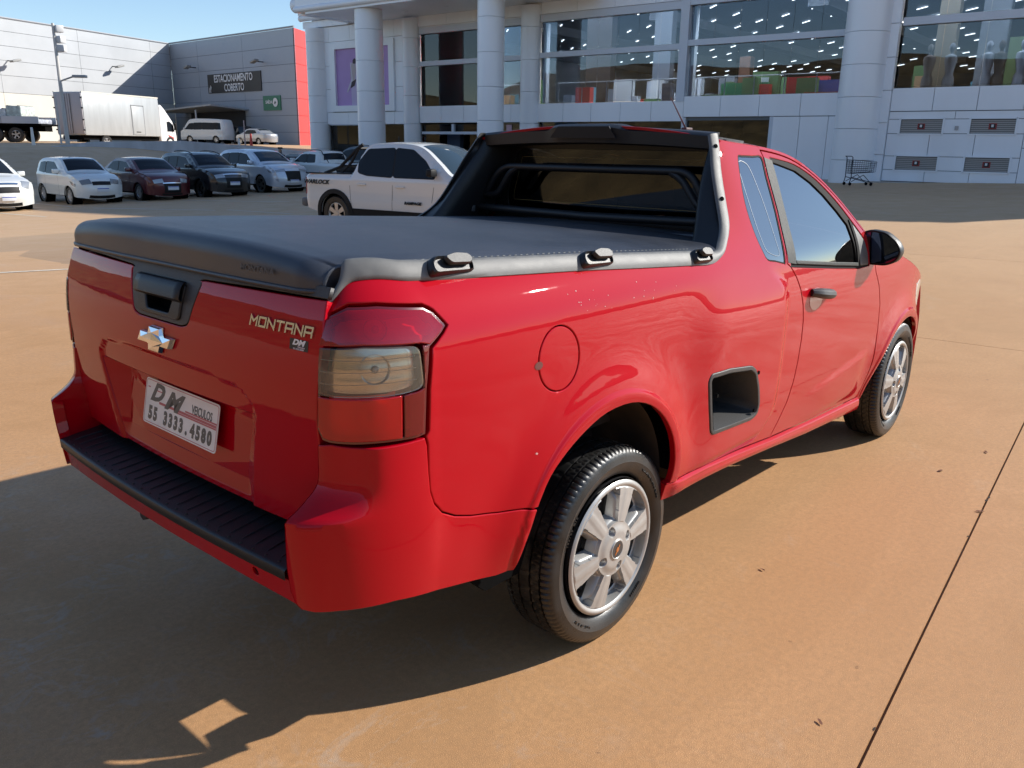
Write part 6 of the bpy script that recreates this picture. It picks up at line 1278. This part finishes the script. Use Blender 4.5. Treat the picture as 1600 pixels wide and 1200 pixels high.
o = lv.build('handle_lever', M_BLK, gate, sharp=50); 
sm = o.modifiers.new('thick', 'SOLIDIFY'); sm.thickness = .004; sm.offset = 1
hole = MB(); hole.add([gpt(a, b, -.035) for a, b in HBI], [tuple(range(len(HBI)))]); hole.add([gpt(a, b, .002) for a, b in HBI]+[gpt(a, b, -.035) for a, b in HBI], [(i, (i+1) % len(HBI), len(HBI)+(i+1) % len(HBI), len(HBI)+i) for i in range(len(HBI))]); hole.build('handle_well', M_GAP, gate, fix=False)
# emblem: cross with slanted arms, faceted
def emblem(name, cy, cz, w, h, M4, parent, t=.012, mt=None, tilt=.0):
    a, b = w/2, h/2
    pl = [(-a, -.36*b), (-a*.90, .42*b), (-.36*a, .42*b), (-.27*a, b), (.42*a, b), (.36*a, .42*b), (a*.92, .42*b), (a, -.36*b)]
    pl = [(-a, -.42*b), (-.80*a, .42*b), (-.34*a, .42*b), (-.34*a+.10*a, b), (.36*a, b), (.34*a, .42*b), (a, .42*b), (.80*a, -.42*b), (.34*a, -.42*b), (.34*a-.10*a, -b), (-.36*a, -b), (-.34*a, -.42*b)]
    n = len(pl); V = [(p[0], p[1], 0) for p in pl]+[(p[0]*.93, p[1]*.90, t) for p in pl]+[(-.62*a, 0, t*1.5), (.62*a, 0, t*1.5), (0, .55*b, t*1.5), (0, -.55*b, t*1.5), (0, 0, t*1.75)]
    V = [tuple(M4 @ Vector(p)) for p in V]; F = [(i, (i+1) % n, n+(i+1) % n, n+i) for i in range(n)]
    c = 2*n
    T = {0: c, 1: c, 2: c, 3: c+2, 4: c+2, 5: c+2, 6: c+1, 7: c+1, 8: c+1, 9: c+3, 10: c+3, 11: c+3}
    for i in range(n):
        j = (i+1) % n; ci, cj = T[i], T[j]
        if ci == cj: F.append((n+i, n+j, ci))
        else: F += [(n+i, n+j, cj), (n+i, cj, ci)]
    F += [(c, c+4, c+2), (c+2, c+4, c+1), (c+1, c+4, c+3), (c+3, c+4, c)]
    F = [f for f in F]
    o = mk(name, V, F, mt or M_CHR, parent, False); bm = bmesh.new(); bm.from_mesh(o.data); bmesh.ops.recalc_face_normals(bm, faces=bm.faces[:]); bm.to_mesh(o.data); bm.free(); return o
gM = lambda y, z, d=.001: frame_M(gpt(y, z, d), (0, -1, 0), (float(gate_x(y, z+.02)-gate_x(y, z-.02)), 0, .04))
gS = lambda y, z, d=.001: frame_M(gpt(y, z, d), (float(gate_x(y-.02, z)-gate_x(y+.02, z)), -.04, 0), (float(gate_x(y, z+.02)-gate_x(y, z-.02)), 0, .04))
emblem('emblem', 0, 0, .196, .070, gM(.005, 1.006, .002), gate, .011)
# block letters made of strokes
GL = {'M': [[(0, 0), (0, 1), (.5, .45), (1, 1), (1, 0)]], 'O': [[(0, 0), (0, 1), (1, 1), (1, 0), (0, 0)]], 'N': [[(0, 0), (0, 1), (1, 0), (1, 1)]], 'T': [[(0, 1), (1, 1)], [(.5, 1), (.5, 0)]], 'A': [[(0, 0), (0, 1), (1, 1), (1, 0)], [(0, .42), (1, .42)]]}
def stroke(P, w, ext):
    """flat ribbon of width w along 2D polyline P with mitred corners"""
    L, R = [], []
    for i, p in enumerate(P):
        p = Vector(p); a = (p-Vector(P[i-1])).normalized() if i else (Vector(P[1])-p).normalized(); b = (Vector(P[i+1])-p).normalized() if i < len(P)-1 else a
        n = Vector((-a.y, a.x))+Vector((-b.y, b.x)); n.normalize(); k = w/2/max(.45, n.dot(Vector((-a.y, a.x))))
        q = p+(a*(-ext if i == 0 else (ext if i == len(P)-1 else 0))); L.append(q+n*k); R.append(q-n*k)
    return L, R
def block_word(name, word, M4, h, w, gap, t, depth, mt, parent, slant=.12):
    x = -(len(word)*w+(len(word)-1)*gap)/2; os_ = []
    for ch in word:
        mb = MB()
        for k, P in enumerate(GL[ch]):
            P2 = [(x+a*w, b*h-h/2) for a, b in P]; closed = P[0] == P[-1]
            if closed: P2 = P2[:-1]+[P2[0]]
            L, R = stroke(P2, t, t/2 if not closed else t/2)
            cx_ = x+w/2; Mh = M4(cx_) if callable(M4) else M4
            n = len(L); d = depth+.0006*k
            tf = (lambda q, z, Mh=Mh, cx_=cx_: tuple(Mh @ Vector((q.x-cx_+q.y*slant, q.y, z)))) if callable(M4) else (lambda q, z: tuple(M4 @ Vector((q.x+q.y*slant, q.y, z))))
            V = [tf(q, d) for q in L]+[tf(q, d) for q in R]+[tf(q, 0) for q in L]+[tf(q, 0) for q in R]
            F = []
            for i in range(n-1): F += [(i, i+1, n+i+1, n+i), (i, 2*n+i, 2*n+i+1, i+1), (n+i, n+i+1, 3*n+i+1, 3*n+i)]
            F += [(0, n, 3*n, 2*n), (n-1, 3*n-1, 4*n-1, 2*n-1)]; mb.add(V, F)
        o = mb.build('letter', mt, parent, smooth=False); x += w+gap
block_word('letter', 'MONTANA', lambda cx: gS(-.527-cx, 1.1165, .001), .020, .0235, .0085, .0048, .0035, M_CHR, gate)
# dealer's small sticker
st = MB(); M4 = gS(-.592, 1.0835, .0006); st.add([tuple(M4 @ Vector(p)) for p in ((-.031, -.0115, 0), (.031, -.0115, 0), (.031, .0125, 0), (-.031, .0125, 0))], [(0, 1, 2, 3)]); stk = st.build('dealer_sticker', mat('black_sticker', (.02, .018, .018), rough=.4), gate)
text_mesh('sticker_letters', 'DM', .017, mat('sticker_white', (.8, .78, .75), rough=.5), stk, gS(-.590, 1.0885, .001), .0002, .3, .0008, 1.5)
text_mesh('sticker_letters', 'Veículos', .006, mat('sticker_pale', (.6, .5, .5), rough=.5), stk, gS(-.600, 1.0795, .001), .0002, .2, .0002, 1.2)
text_mesh('sticker_letters', '55 3333.4580', .005, mat('sticker_pale', (.6, .5, .5), rough=.5), stk, gS(-.592, 1.0745, .001), .0002, .0, .0002, 1.3)
# ---- dealer plate: tilted plate in the recess
M4p = Matrix.Identity(4)
PX, PZ, PT, PY = -.952, .7956, .2068, -.0117
pm = frame_M((PX, PY, PZ), (0, -1, 0), (-sin(PT)*-1*-1, 0, cos(PT)))
pm = frame_M((PX, PY, PZ), (0, -1, 0), (sin(PT), 0, cos(PT)))
pw, ph = .2, .065
pl = rounded([(-pw, -ph), (pw, -ph), (pw, ph), (-pw, ph)], .012, 5); n = len(pl)
V = [tuple(pm @ Vector((a, b, 0))) for a, b in pl]+[tuple(pm @ Vector((a, b, .0015))) for a, b in pl]
plate = mk('dealer_plate', V, [tuple(range(n))[::-1], tuple(range(n, 2*n))]+[(i, (i+1) % n, n+(i+1) % n, n+i) for i in range(n)], add_noise(mat('plate_white', (.80, .76, .69), rough=.45), 12, 5, .10), truck, False)
PIK = mat('plate_red_print', (.52, .13, .13), rough=.5); GRK = mat('plate_grey_print', (.11, .105, .09), rough=.5)
pmz = lambda x, y, z=.0019: pm @ Matrix.Translation((x, y, z))
ob = rounded([(-pw+.004, -ph+.004), (pw-.004, -ph+.004), (pw-.004, ph-.004), (-pw+.004, ph-.004)], .010, 5); ib = offset_loop(ob, -.0018)
V = [tuple(pm @ Vector((a, b, .0019))) for a, b in ob]+[tuple(pm @ Vector((a, b, .0019))) for a, b in (ib if area2(ob) > 0 else ib)]
if len(ib) == len(ob): mk('plate_border', V, [(i, (i+1) % n, n+(i+1) % n, n+i) for i in range(n)], PIK, plate, False)
for (x0, x1, y, hh, cc) in ((-.115, .192, .0045, .0035, .5), (-.03, .192, -.002, .0022, .7), (.03, .193, .0115, .0022, .6), (-.185, -.172, .040, .0015, .5), (-.14, -.10, .036, .0015, .5)):
    mk('plate_stripe', [tuple(pm @ Vector(p)) for p in ((x0, y-hh, .0018), (x1, y-hh, .0018), (x1, y+hh, .0018), (x0, y+hh, .0018))], [(0, 1, 2, 3)], PIK, plate, False)
text_mesh('plate_letters', 'D', .070, GRK, plate, pmz(-.135, .028), .0002, .45, .003, 1.25)
text_mesh('plate_letters', 'M', .070, GRK, plate, pmz(-.045, .020), .0002, .45, .003, 1.45)
text_mesh('plate_letters', 'VEICULOS', .033, GRK, plate, pmz(.116, .024), .0002, .0, .0006, .70)
for i, ch in enumerate('55 3333.4580'):
    if ch != ' ': text_mesh('plate_letters', ch, .050, GRK, plate, pmz(-.160+.0292*i+(.003 if i > 7 else 0), -.033), .0002, .0, .0030, .84)
# ---- lower bumper: step pad and valance
YW = .628
def wingx(z): return S_bump(np.full(np.shape(z), -1.108), np.asarray(z, float))[..., 0]
def lipx(y): return -1.046-.024*(1-np.clip(np.abs(y)/.62, 0, 1)**2)
vb = []; ys = lin(-.626, .626, 41)
prof = [(-.885, .665), (-.895, .606), (-.93, .601), (-1.0, .592), (None, .5865, .010), (None, .585, .003), (None, .581, 0), (None, .558, .001), (None, .554, .006)]
V = []
for y in ys:
    lx = lipx(y)
    for p in prof: V.append((p[0] if p[0] is not None else lx+p[2], y, p[1]))
k = len(prof); F = [(i*k+j, (i+1)*k+j, (i+1)*k+j+1, i*k+j+1) for i in range(len(ys)-1) for j in range(k-1)]
pad = mk('step_pad', V, F, M_BLK, truck, True, sharp=60)
rg = MB()
for j in range(24):
    y = -.575+1.15*j/23; rg.tube([(lipx(y)+.030, y, .5885), (-1.0, y*.995, .5935), (-.925, y*.985, .6025)], .0022, 5)
rg.build('pad_ribs', M_BLK, pad)
stud_me = None
for i in range(25):
    y = -.585+1.17*i/24
    if stud_me is None:
        nb = MB(); nb.lathe([(0, .0042), (.0028, .0036), (.004, 0)], 8, Matrix.Rotation(pi/2, 4, 'X')); st_o = nb.build('pad_stud', M_BLK, pad); stud_me = st_o.data
    else: st_o = bpy.data.objects.new('pad_stud', stud_me); COL.objects.link(st_o); st_o.parent = pad
    st_o.location = (lipx(y)+.017, y, .5862)
def S_val(y, z):
    y = np.asarray(y, float); z = np.asarray(z, float); return np.stack([lipx(y)+.010+.20*np.clip(.556-z, 0, 1), y+0*z, z+0*y], -1)
val = panel('bumper_valance', S_val, [(-YW, .556), (YW, .556), (YW, .490), (.3, .499), (-.3, .499), (-YW, .490)], M_RED, truck, step=.03, refdir=(-1, 0, 0), flange=.12, rim=.002, holes=[[(-.490+.012*cos(a), .530+.012*sin(a)) for a in np.linspace(0, 2*pi, 17)[:-1]]])
mk('tow_eye_hole', [tuple(S_val(np.array([-.49+.015*cos(a)]), np.array([.530+.015*sin(a)]))[0]+np.array([.008, 0, 0])) for a in np.linspace(0, 2*pi, 17)[:-1]], [tuple(range(16))], M_GAP, val, False)
mk('bumper_end_cap', [], [], M_RED, truck) if False else None
# ---- rail trims along the bed and up the cab
def rail_pts(m):
    A = []; 
    for i, (s, z) in enumerate(RAILL):
        p = S_side(np.array([s]), np.array([z]))[0]; n, _, _ = snormal(S_side, np.array([[s, z]])); n = n[0]*(1 if n[0][1] < 0 else -1)
        A.append((s, p, n))
    return A
for m in (1, -1):
    A = rail_pts(m); V = []; k = 9; nr = len(A)
    for i, (s, p, n) in enumerate(A):
        t = float(sst(.46, .72, s)); c0 = float(sst(-1.03, -.90, s))
        inn = np.array([0, .030, .045])*(1-t)+np.array([-.046, .012, -.004])*t
        wid = .45+.55*c0; inn = inn*wid if s < -.7 else inn
        if s < -.86: inn = inn+np.array([.012, .0, -.006])*(1-c0)
        for j in range(k):
            u = j/(k-1); bul = .011*math.sin(pi*u)**.7*(1-.6*t); q = p+n*(.0035-.004*(u > .9))+inn*u+n*bul*(.55+.45*t)
            V.append((q[0], q[1]*m, q[2]))
    F = [(i*k+j, i*k+j+1, (i+1)*k+j+1, (i+1)*k+j) for i in range(nr-1) for j in range(k-1)]
    # skirt under the lower edge
    base = len(V)
    for i, (s, p, n) in enumerate(A): q = p-n*.012; V.append((q[0], q[1]*m, q[2]))
    F += [(i*k, (i+1)*k, base+i+1, base+i) for i in range(nr-1)]
    rl = mk('bed_rail_trim', V, F, M_GRYP, truck, True, sharp=55); 
    bm = bmesh.new(); bm.from_mesh(rl.data); bmesh.ops.recalc_face_normals(bm, faces=bm.faces[:]); bm.to_mesh(rl.data); bm.free(); rl.data.set_sharp_from_angle(angle=radians(55))
    # screws on the upright part
    for (s, z) in ((.851, 1.512), (.772, 1.335)):
        i = min(range(nr), key=lambda i: abs(A[i][0]-s)+abs(A[i][1][2]-z)); p, n = A[i][1], A[i][2]; q = p+n*.0125+np.array([-.020, .010, 0]); nv = Vector((n[0], n[1]*m, n[2]))
        sc = MB(); sc.lathe([(0, -.001), (.0055, -.001), (.0075, .0015), (.0085, -.004)], 12, Matrix.Translation((q[0], q[1]*m, q[2])) @ nv.to_track_quat('Y', 'Z').to_matrix().to_4x4()); sc.build('trim_screw', M_GAP, rl)
    # rope hooks
    for s0 in (-.585, -.065, .450):
        i = min(range(nr), key=lambda i: abs(A[i][0]-s0)); p, n = A[i][1], A[i][2]; c = p+n*.012+np.array([0, .016, .022 if m > 0 else -.012]); 
        ax = Vector((1, 0, -.035)).normalized(); nn = Vector((0, -.83*m, .55)); nn = (nn-ax*nn.dot(ax)).normalized(); upv = nn.cross(ax)*(1); 
        if upv.z < 0: upv = -upv
        M3 = Matrix(((ax.x, upv.x, nn.x), (ax.y, upv.y, nn.y), (ax.z, upv.z, nn.z)))
        cc = Vector((c[0], c[1]*m, c[2])); hk = MB(); w = .070 if s0 < .2 else .055
        hm = lambda dx, dy, dz: cc+M3 @ Vector((dx, dy, dz))
        ol = rounded([(-w, -.021), (w*.92, -.021), (w, .0), (w*.9, .023), (-w*.78, .025), (-w, .004)], .014, 4)
        bs = [(a, b) for a, b in ol]; nn_ = len(bs)
        Vb = [tuple(hm(a, b, -.012)) for a, b in bs]+[tuple(hm(a*.97, b*.95, .009)) for a, b in bs]+[tuple(hm(a*.90, b*.84, .013)) for a, b in bs]+[tuple(hm(a*.86, b*.72-.002, .006)) for a, b in bs]
        Fb = [(r*nn_+i, r*nn_+(i+1) % nn_, (r+1)*nn_+(i+1) % nn_, (r+1)*nn_+i) for r in range(3) for i in range(nn_)]+[tuple(3*nn_+i for i in range(nn_))]
        hk.add(Vb, Fb); base_o = hk.build('rail_hook', M_BLK, truck, sharp=45)
        ton = MB(); tl = rounded([(-w*.42, .016), (-w*.22, -.004), (w*.70, -.006), (w*.86, .006), (w*.70, .020), (w*.1, .024)], .008, 3); nt_ = len(tl)
        ton.add([tuple(hm(a, b, .012)) for a, b in tl]+[tuple(hm(a, b, .021)) for a, b in tl]+[tuple(hm(a*.93, b*.86+.001, .025)) for a, b in tl], [(r*nt_+i, r*nt_+(i+1) % nt_, (r+1)*nt_+(i+1) % nt_, (r+1)*nt_+i) for r in range(2) for i in range(nt_)]+[tuple(2*nt_+i for i in range(nt_))]); ton.build('hook_tongue', M_GRYD, base_o, sharp=45)
# ---- vinyl bed cover
railz = nspline([s for s, z in RAILL if s < .48][::3], [z for s, z in RAILL if s < .48][::3])
_rs = np.array([s for s, z in RAILL if s < .50]); _rz = np.array([z for s, z in RAILL if s < .50]); _ra = S_side(_rs, _rz)
_o = np.argsort(_ra[:, 0]); _rx, _ry = _ra[_o, 0], -_ra[_o, 1]
def railw(x):
    xs = np.clip(x, -.88, .49); w = (np.interp(xs-.03, _rx, _ry)+np.interp(xs, _rx, _ry)+np.interp(xs+.03, _rx, _ry))/3; return w-.030+.012*sst(-.75, -.88, x)*0
def S_cov(a, b):
    """a: 0 at the cab .. 1 at the rear edge then down the drop to 1.35; b: -1..1 across"""
    a = np.asarray(a, float); b = np.asarray(b, float); ab = np.abs(b)
    x = np.where(a < 1, 1.0-1.885*a, -.885); 
    W = railw(x)+.012*sst(-.70, -.86, x)*0
    ze = .009+np.interp(x, [-.9, -.7947, -.6092, -.3722, -.1474, .3671, .50, 1.05], [1.252, 1.254, 1.2455, 1.235, 1.226, 1.196, 1.188, 1.165])
    crown = np.interp(x, [-.9, -.5, .3, 1.0], [.030, .034, .030, .022])
    z = ze+crown*(1-ab**3)
    z = z+.0035*np.sin(x*3.1+b*2.0)*np.clip((x+.9)*1.2, 0, 1)*(1-ab**4)*.8
    # rear edge: small radius, then a short taut drop that hangs just outside the gate
    R = .042; a1 = .985; th = np.clip((a-a1)/.10, 0, 1)*pi/2
    gx = gate_x(W*b, 1.20)-.012; x0 = gx+R
    xr = np.where(a < a1, x, x0-R*np.sin(th)); k = sst(.80, a1, a)
    x = np.where(a < a1, x*(1-k)+(x+(x0-(1.0-1.885*a1)))*k, xr)
    dn = np.clip((a-a1-.10)/.15, 0, 1); top_ = ze+crown*(1-ab**3); hem_ = 1.204-.004*ab
    z = np.where(a < a1, z, top_-R*(1-np.cos(th))); z = z*(1-dn)+hem_*dn
    W = W+.040*np.clip(-b, 0, 1)**3*sst(.76, .95, a)
    y = W*b
    x = x+.028*np.clip((ab-.90)/.10, 0, 1)**2*sst(.9, 1.02, a); z = z-.012*np.clip((ab-.90)/.10, 0, 1)**2*(1-dn)
    return np.stack([x, -y, z], -1)
us = np.concatenate([lin(0, .93, 40), lin(.935, 1.12, 26), lin(1.13, 1.235, 8)]); vs = np.concatenate([-lin(1, .9, 8), -lin(.88, .0, 22), lin(.04, .88, 22), lin(.9, 1, 8)])
cov = grid_mesh('bed_cover', S_cov, us, vs, M_VINYL, truck, refdir=(-.5, 0, 1))
hem = MB(); hem.tube([tuple(S_cov(np.array([1.235]), np.array([b]))[0]) for b in lin(-1, 1, 50)], .0055, 8)
for sgn in (1, -1): hem.tube([tuple(S_cov(np.array([a]), np.array([sgn]))[0]) for a in np.concatenate([lin(.28, .95, 30), lin(.955, 1.235, 16)])], .0045, 8)
hem.build('cover_hem', M_VINYL, cov)
for sgn in (1, -1):
    aa = np.concatenate([lin(.28, .95, 30), lin(.955, 1.235, 18)]); V = []
    for a in aa: p = S_cov(np.array([a]), np.array([sgn]))[0]; V += [tuple(p), (p[0]+.004, p[1]*.985, min(p[2]-.035, 1.19) if a > .9 else p[2]-.035)]
    mk('cover_side', V, [(2*i, 2*i+1, 2*i+3, 2*i+2) for i in range(len(aa)-1)], M_VINYL, cov, True)
# stitches along the rear corner seam and the rail hem
sti = MB()
for k in range(60):
    a = .30+.65*k/59; p = S_cov(np.array([a]), np.array([.975]))[0]; sti.bbox((p[0], p[1], p[2]+.001), (.0045, .0007, .0006), b=.0002)
sti.build('stitches', mat('thread', (.30, .30, .28), rough=.8), cov)
em = text_mesh('embossed_letters', 'MONTANA', .020, M_VINYL, cov, frame_M((float(S_cov(np.array([1.16]), np.array([.64]))[0][0])-.0012, -.43, 1.232), (0.03, -1, -.0), (.10, 0, 1)), -.0000 or .0002, .1, .0002, 1.3)
# ---- cab back wall, rear glass, sport bar
WX = 1.02
bwp = MB()
ow = [(-.64, 1.02), (.64, 1.02), (.64, 1.20), (.60, 1.38), (.545, 1.545), (0, 1.578), (-.545, 1.545), (-.60, 1.38), (-.64, 1.20)]
gw = rounded([(-.555, 1.235), (.555, 1.235), (.560, 1.30), (.500, 1.500), (-.500, 1.500), (-.560, 1.30)], .035, 5)
S_bw = lambda y, z: np.stack([WX+0*np.asarray(z)+0*np.asarray(y), np.asarray(y)+0*np.asarray(z), np.asarray(z)+0*np.asarray(y)], -1)
panel('cab_back_wall', S_bw, ow, mat('black_cab_back', (.010, .010, .010), rough=.35), truck, holes=[gw], step=.05, refdir=(-1, 0, 0), flange=.01, rim=.002)
rg_ = panel('rear_window', S_bw, offset_loop(gw, .002), M_GLASSR, truck, step=.06, refdir=(-1, 0, 0), off=-.004, flange=0, rim=0)
inn_ = offset_loop(gw, -.035); panel('heater_line', S_bw, inn_, mat('glass_print_brown', (.30, .22, .08), rough=.4), rg_, holes=[offset_loop(inn_, -.0018)], step=.05, refdir=(-1, 0, 0), off=-.003, flange=0, rim=0)
# interior seen dimly: seats and a floor
inb = MB(); inb.box(1.04, 2.1, -.68, .68, .55, .60); inb.build('cab_floor', mat('interior', (.03, .03, .03), rough=.9), truck)
for sy in (-.34, .34):
    sb = MB(); sb.bbox((1.30, sy, .98), (.07, .22, .30), Matrix.Rotation(radians(14), 3, 'Y'), .05); sb.bbox((1.24, sy, 1.345), (.05, .12, .075), None, .04); sb.bbox((1.52, sy, .72), (.25, .23, .07), None, .05); sb.build('seat', mat('seat_cloth', (.035, .035, .037), rough=.9), truck)
db = MB(); db.bbox((2.05, 0, .98), (.17, .66, .10), None, .05); db.build('dashboard', mat('dash', (.02, .02, .02), rough=.7), truck)
# wings of the sport bar: sloping blades between the trim and the bed
TE = smooth_curve([(.885, 1.562, .567), (.845, 1.50, .577), (.79, 1.425, .592), (.735, 1.345, .612), (.69, 1.275, .634), (.645, 1.215, .655), (.60, 1.178, .668), (.54, 1.160, .672)], 3)
for m in (1, -1):
    rp = [(s, p, n) for (s, p, n) in rail_pts(m) if s > .50]
    V = []; K = len(TE)
    ar = [q for q in rp]; 
    def rp_at(z):
        best = min(rp, key=lambda q: abs(q[1][2]-z)); return best[1]
    for (x, z, y) in TE:
        t = max(.0, min(1., (z-1.16)/.40)); p = np.array([np.interp(z, [1.14, 1.16, 1.20, 1.27, 1.337, 1.44, 1.515, 1.565], [.52, .585, .665, .745, .775, .815, .850, .872]), 0, z])
        side_y = float(S_side(np.array([min(.885, p[0]+.02)]), np.array([z]))[0][1]); yo = -side_y-.014
        V += [((p[0]-.012), -(yo)*m, z), (x+.005, -(y+.010)*m, z+.002), (x, -y*m, z), (x+.008, -(y-.012)*m, z), (x+.055, -(y-.040)*m, z-.004), (x+.30, -(y-.030)*m, z-.02)]
    k = 6; F = [(i*k+j, i*k+j+1, (i+1)*k+j+1, (i+1)*k+j) for i in range(K-1) for j in range(k-1)]
    w = mk('sport_bar_wing', V, F, M_BLK, truck, True, sharp=70)
    bm = bmesh.new(); bm.from_mesh(w.data); bmesh.ops.recalc_face_normals(bm, faces=bm.faces[:]); bm.to_mesh(w.data); bm.free(); w.data.set_sharp_from_angle(angle=radians(60))
# top spoiler with a trapezoid brake lamp box
def zt_(y): return 1.568+.022*(1-(abs(y)/.57)**2)
V = []; ys = lin(-.566, .566, 45)
for y in ys:
    zt = zt_(y); zb = zt-.062-.004*(1-(abs(y)/.57)**2); box = float(1-sst(.125, .215, abs(y)))
    V += [(.95, y*.95, zt-.06), (.93, y, zt+.001+.012*box), (.878-.02*box, y, zt-.004+.014*box), (.866-.03*box, y, zt-.014+.012*box), (.870-.020*box, y, zb+.004-.0*box), (.884, y, zb-.002), (1.00, y*.97, zb-.002)]
k = 7; F = [(i*k+j, i*k+j+1, (i+1)*k+j+1, (i+1)*k+j) for i in range(len(ys)-1) for j in range(k-1)]+[tuple(range(k)), tuple((len(ys)-1)*k+j for j in range(k))]
sp = mk('sport_bar_spoiler', V, F, M_BLK, truck, True); bm = bmesh.new(); bm.from_mesh(sp.data); bmesh.ops.recalc_face_normals(bm, faces=bm.faces[:]); bm.to_mesh(sp.data); bm.free(); sp.data.set_sharp_from_angle(angle=radians(40))
bl = MB(); bl.prism([(.8365, a, b) for a, b in ((-.135, 1.590), (.120, 1.590), (.160, 1.545), (-.170, 1.545))], (-.004, 0, 0)); bl.build('high_brake_lamp', mat('dark_lens', (.012, .010, .012), rough=.35, spec=.3), sp)
tb = MB(); bx = .90
def rt(pts, r=.05): return [(p[0], p[1], p[2]) for p in pts]
loop = rounded([(.66, 1.298), (.585, 1.300), (.490, 1.422), (-.475, 1.426), (-.545, 1.312), (-.63, 1.312)], [0, .05, .07, .07, .06, 0], 6, only={1, 2, 3, 4})
tb.tube([(bx, a, b) for a, b in loop], .016, 12)
for s in (1, -1): tb.tube([(bx, a*s, b) for a, b in rounded([(.385, 1.424), (.440, 1.395), (.515, 1.296), (.60, 1.292)], [0, .03, .03, 0], 5, only={1, 2})], .015, 10)
tb.build('sport_bar_tube', M_BLK, truck)
tb = MB(); tb.tube([(.88, .655, 1.238), (.88, 0, 1.232), (.88, -.655, 1.246)], .017, 12); tb.build('sport_bar_lower_tube', M_BLK, truck)
kb = MB(); kb.bbox((.84, .615, 1.235), (.010, .010, .018), None, .004); kb.build('cover_clamp', mat('clamp', (.4, .4, .4), rough=.3, metal=.8), truck)
fold_ = MB(); fold_.tube([(.80+.015*sin(9*t), t, 1.192+.008*sin(7*t)) for t in lin(-.60, .60, 30)], [.022+.006*sin(12*t) for t in lin(-.6, .6, 30)], 10, flat=.6); fold_.build('cover_front_fold', M_VINYL, cov)
# ---- door mirrors
for m in (1, -1):
    mir = MB(); ml = rounded([(-.768, 1.010), (-.762, 1.150), (-.800, 1.166), (-.87, 1.158), (-.925, 1.118), (-.945, 1.080), (-.930, 1.035), (-.885, 1.012)], .022, 4); n = len(ml); V = []
    for (dx, sc_) in ((0, 1), (.004, 1.03), (.05, 1.02), (.09, .86), (.115, .55)):
        for a, b in ml: V.append((1.985+dx+(-.05)*(abs(a)-.85), (-.852+(a+.852)*sc_)*m, 1.085+(b-1.085)*sc_))
    F = [(r*n+i, r*n+(i+1) % n, (r+1)*n+(i+1) % n, (r+1)*n+i) for r in range(4) for i in range(n)]+[tuple(4*n+i for i in range(n))]
    mi_ = [0 if r < 2 else 1 for r in range(4) for i in range(n)]+[1]
    zc = lambda f: sum(V[i][2] for i in f)/len(f)
    mi_ = [1 if (q == 1 and zc(f) > 1.07) else 0 for q, f in zip(mi_, F)]
    mo = mk('door_mirror', V, F, [M_BLK, M_RED], truck, True, midx=mi_, sharp=50)
    gl = [(1.9835-.05*(abs(-.852+(a+.852)*.93)-.85), (-.852+(a+.852)*.93)*m, 1.085+(b-1.085)*.91) for a, b in ml]; mk('mirror_glass', gl, [tuple(range(n))], mat('mirror_face', (.10, .13, .22), rough=.03, metal=1), mo, False)
    mk('mirror_back', [(v[0]+.006, v[1], v[2]) for v in V[:n]], [tuple(range(n))], M_BLK, mo, False)
    am = MB(); am.bbox((2.0, -.752*m, 1.05), (.035, .035, .024), None, .012); am.build('mirror_arm', M_BLK, mo)
# ---- underbody
ub = MB(); ub.box(-.80, 2.9, -.55, .55, .40, .46); ub.box(-.9, .55, -.60, .60, .62, .66); ub.tube([(-.0, -.66, .31), (0, .66, .31)], .035, 10); ub.tube([(2.669, -.66, .31), (2.669, .66, .31)], .03, 10); ub.tube([(2.2, .2, .3), (.4, .2, .33), (-.5, .3, .36), (-.95, .3, .40)], .024, 8); ub.box(.45, 2.15, -.74, .74, .37, .42); ub.build('underbody', M_UNDER, truck)
bx_ = MB(); bx_.box(-.86, .98, -.62, .62, .66, .68); bx_.build('bed_floor', M_GAP, truck)
an = MB(); an.tube([(1.62, -.02, 1.60), (1.55, -.02, 1.66), (1.47, -.02, 1.73)], [.004, .003, .002], 6); an.bbox((1.63, -.02, 1.595), (.03, .015, .010), None, .006); an.build('antenna', mat('antenna_dark', (.05, .01, .01), rough=.5), truck)
for (x, m, rot, st) in ((0, 1, 0, 0), (0, -1, .4, 0), (2.669, 1, .35, .0317), (2.669, -1, 1, .0317)):
    w = wheel(x, -.806, m, rot, st); w.scale = (1.025, 1.0, 1.025); w.location.z = TR*1.025

for o in SC.objects:
    if o.parent is None and o.get('category'):
        st = o.name.split('.')[0]
        g = {'parked_car': 'vehicles parked around the lot', 'wall_floodlight': 'floodlights on the warehouse walls', 'bollard': 'white bollards on the terrace'}.get(st)
        if g and not o.get('group'): o['group'] = g
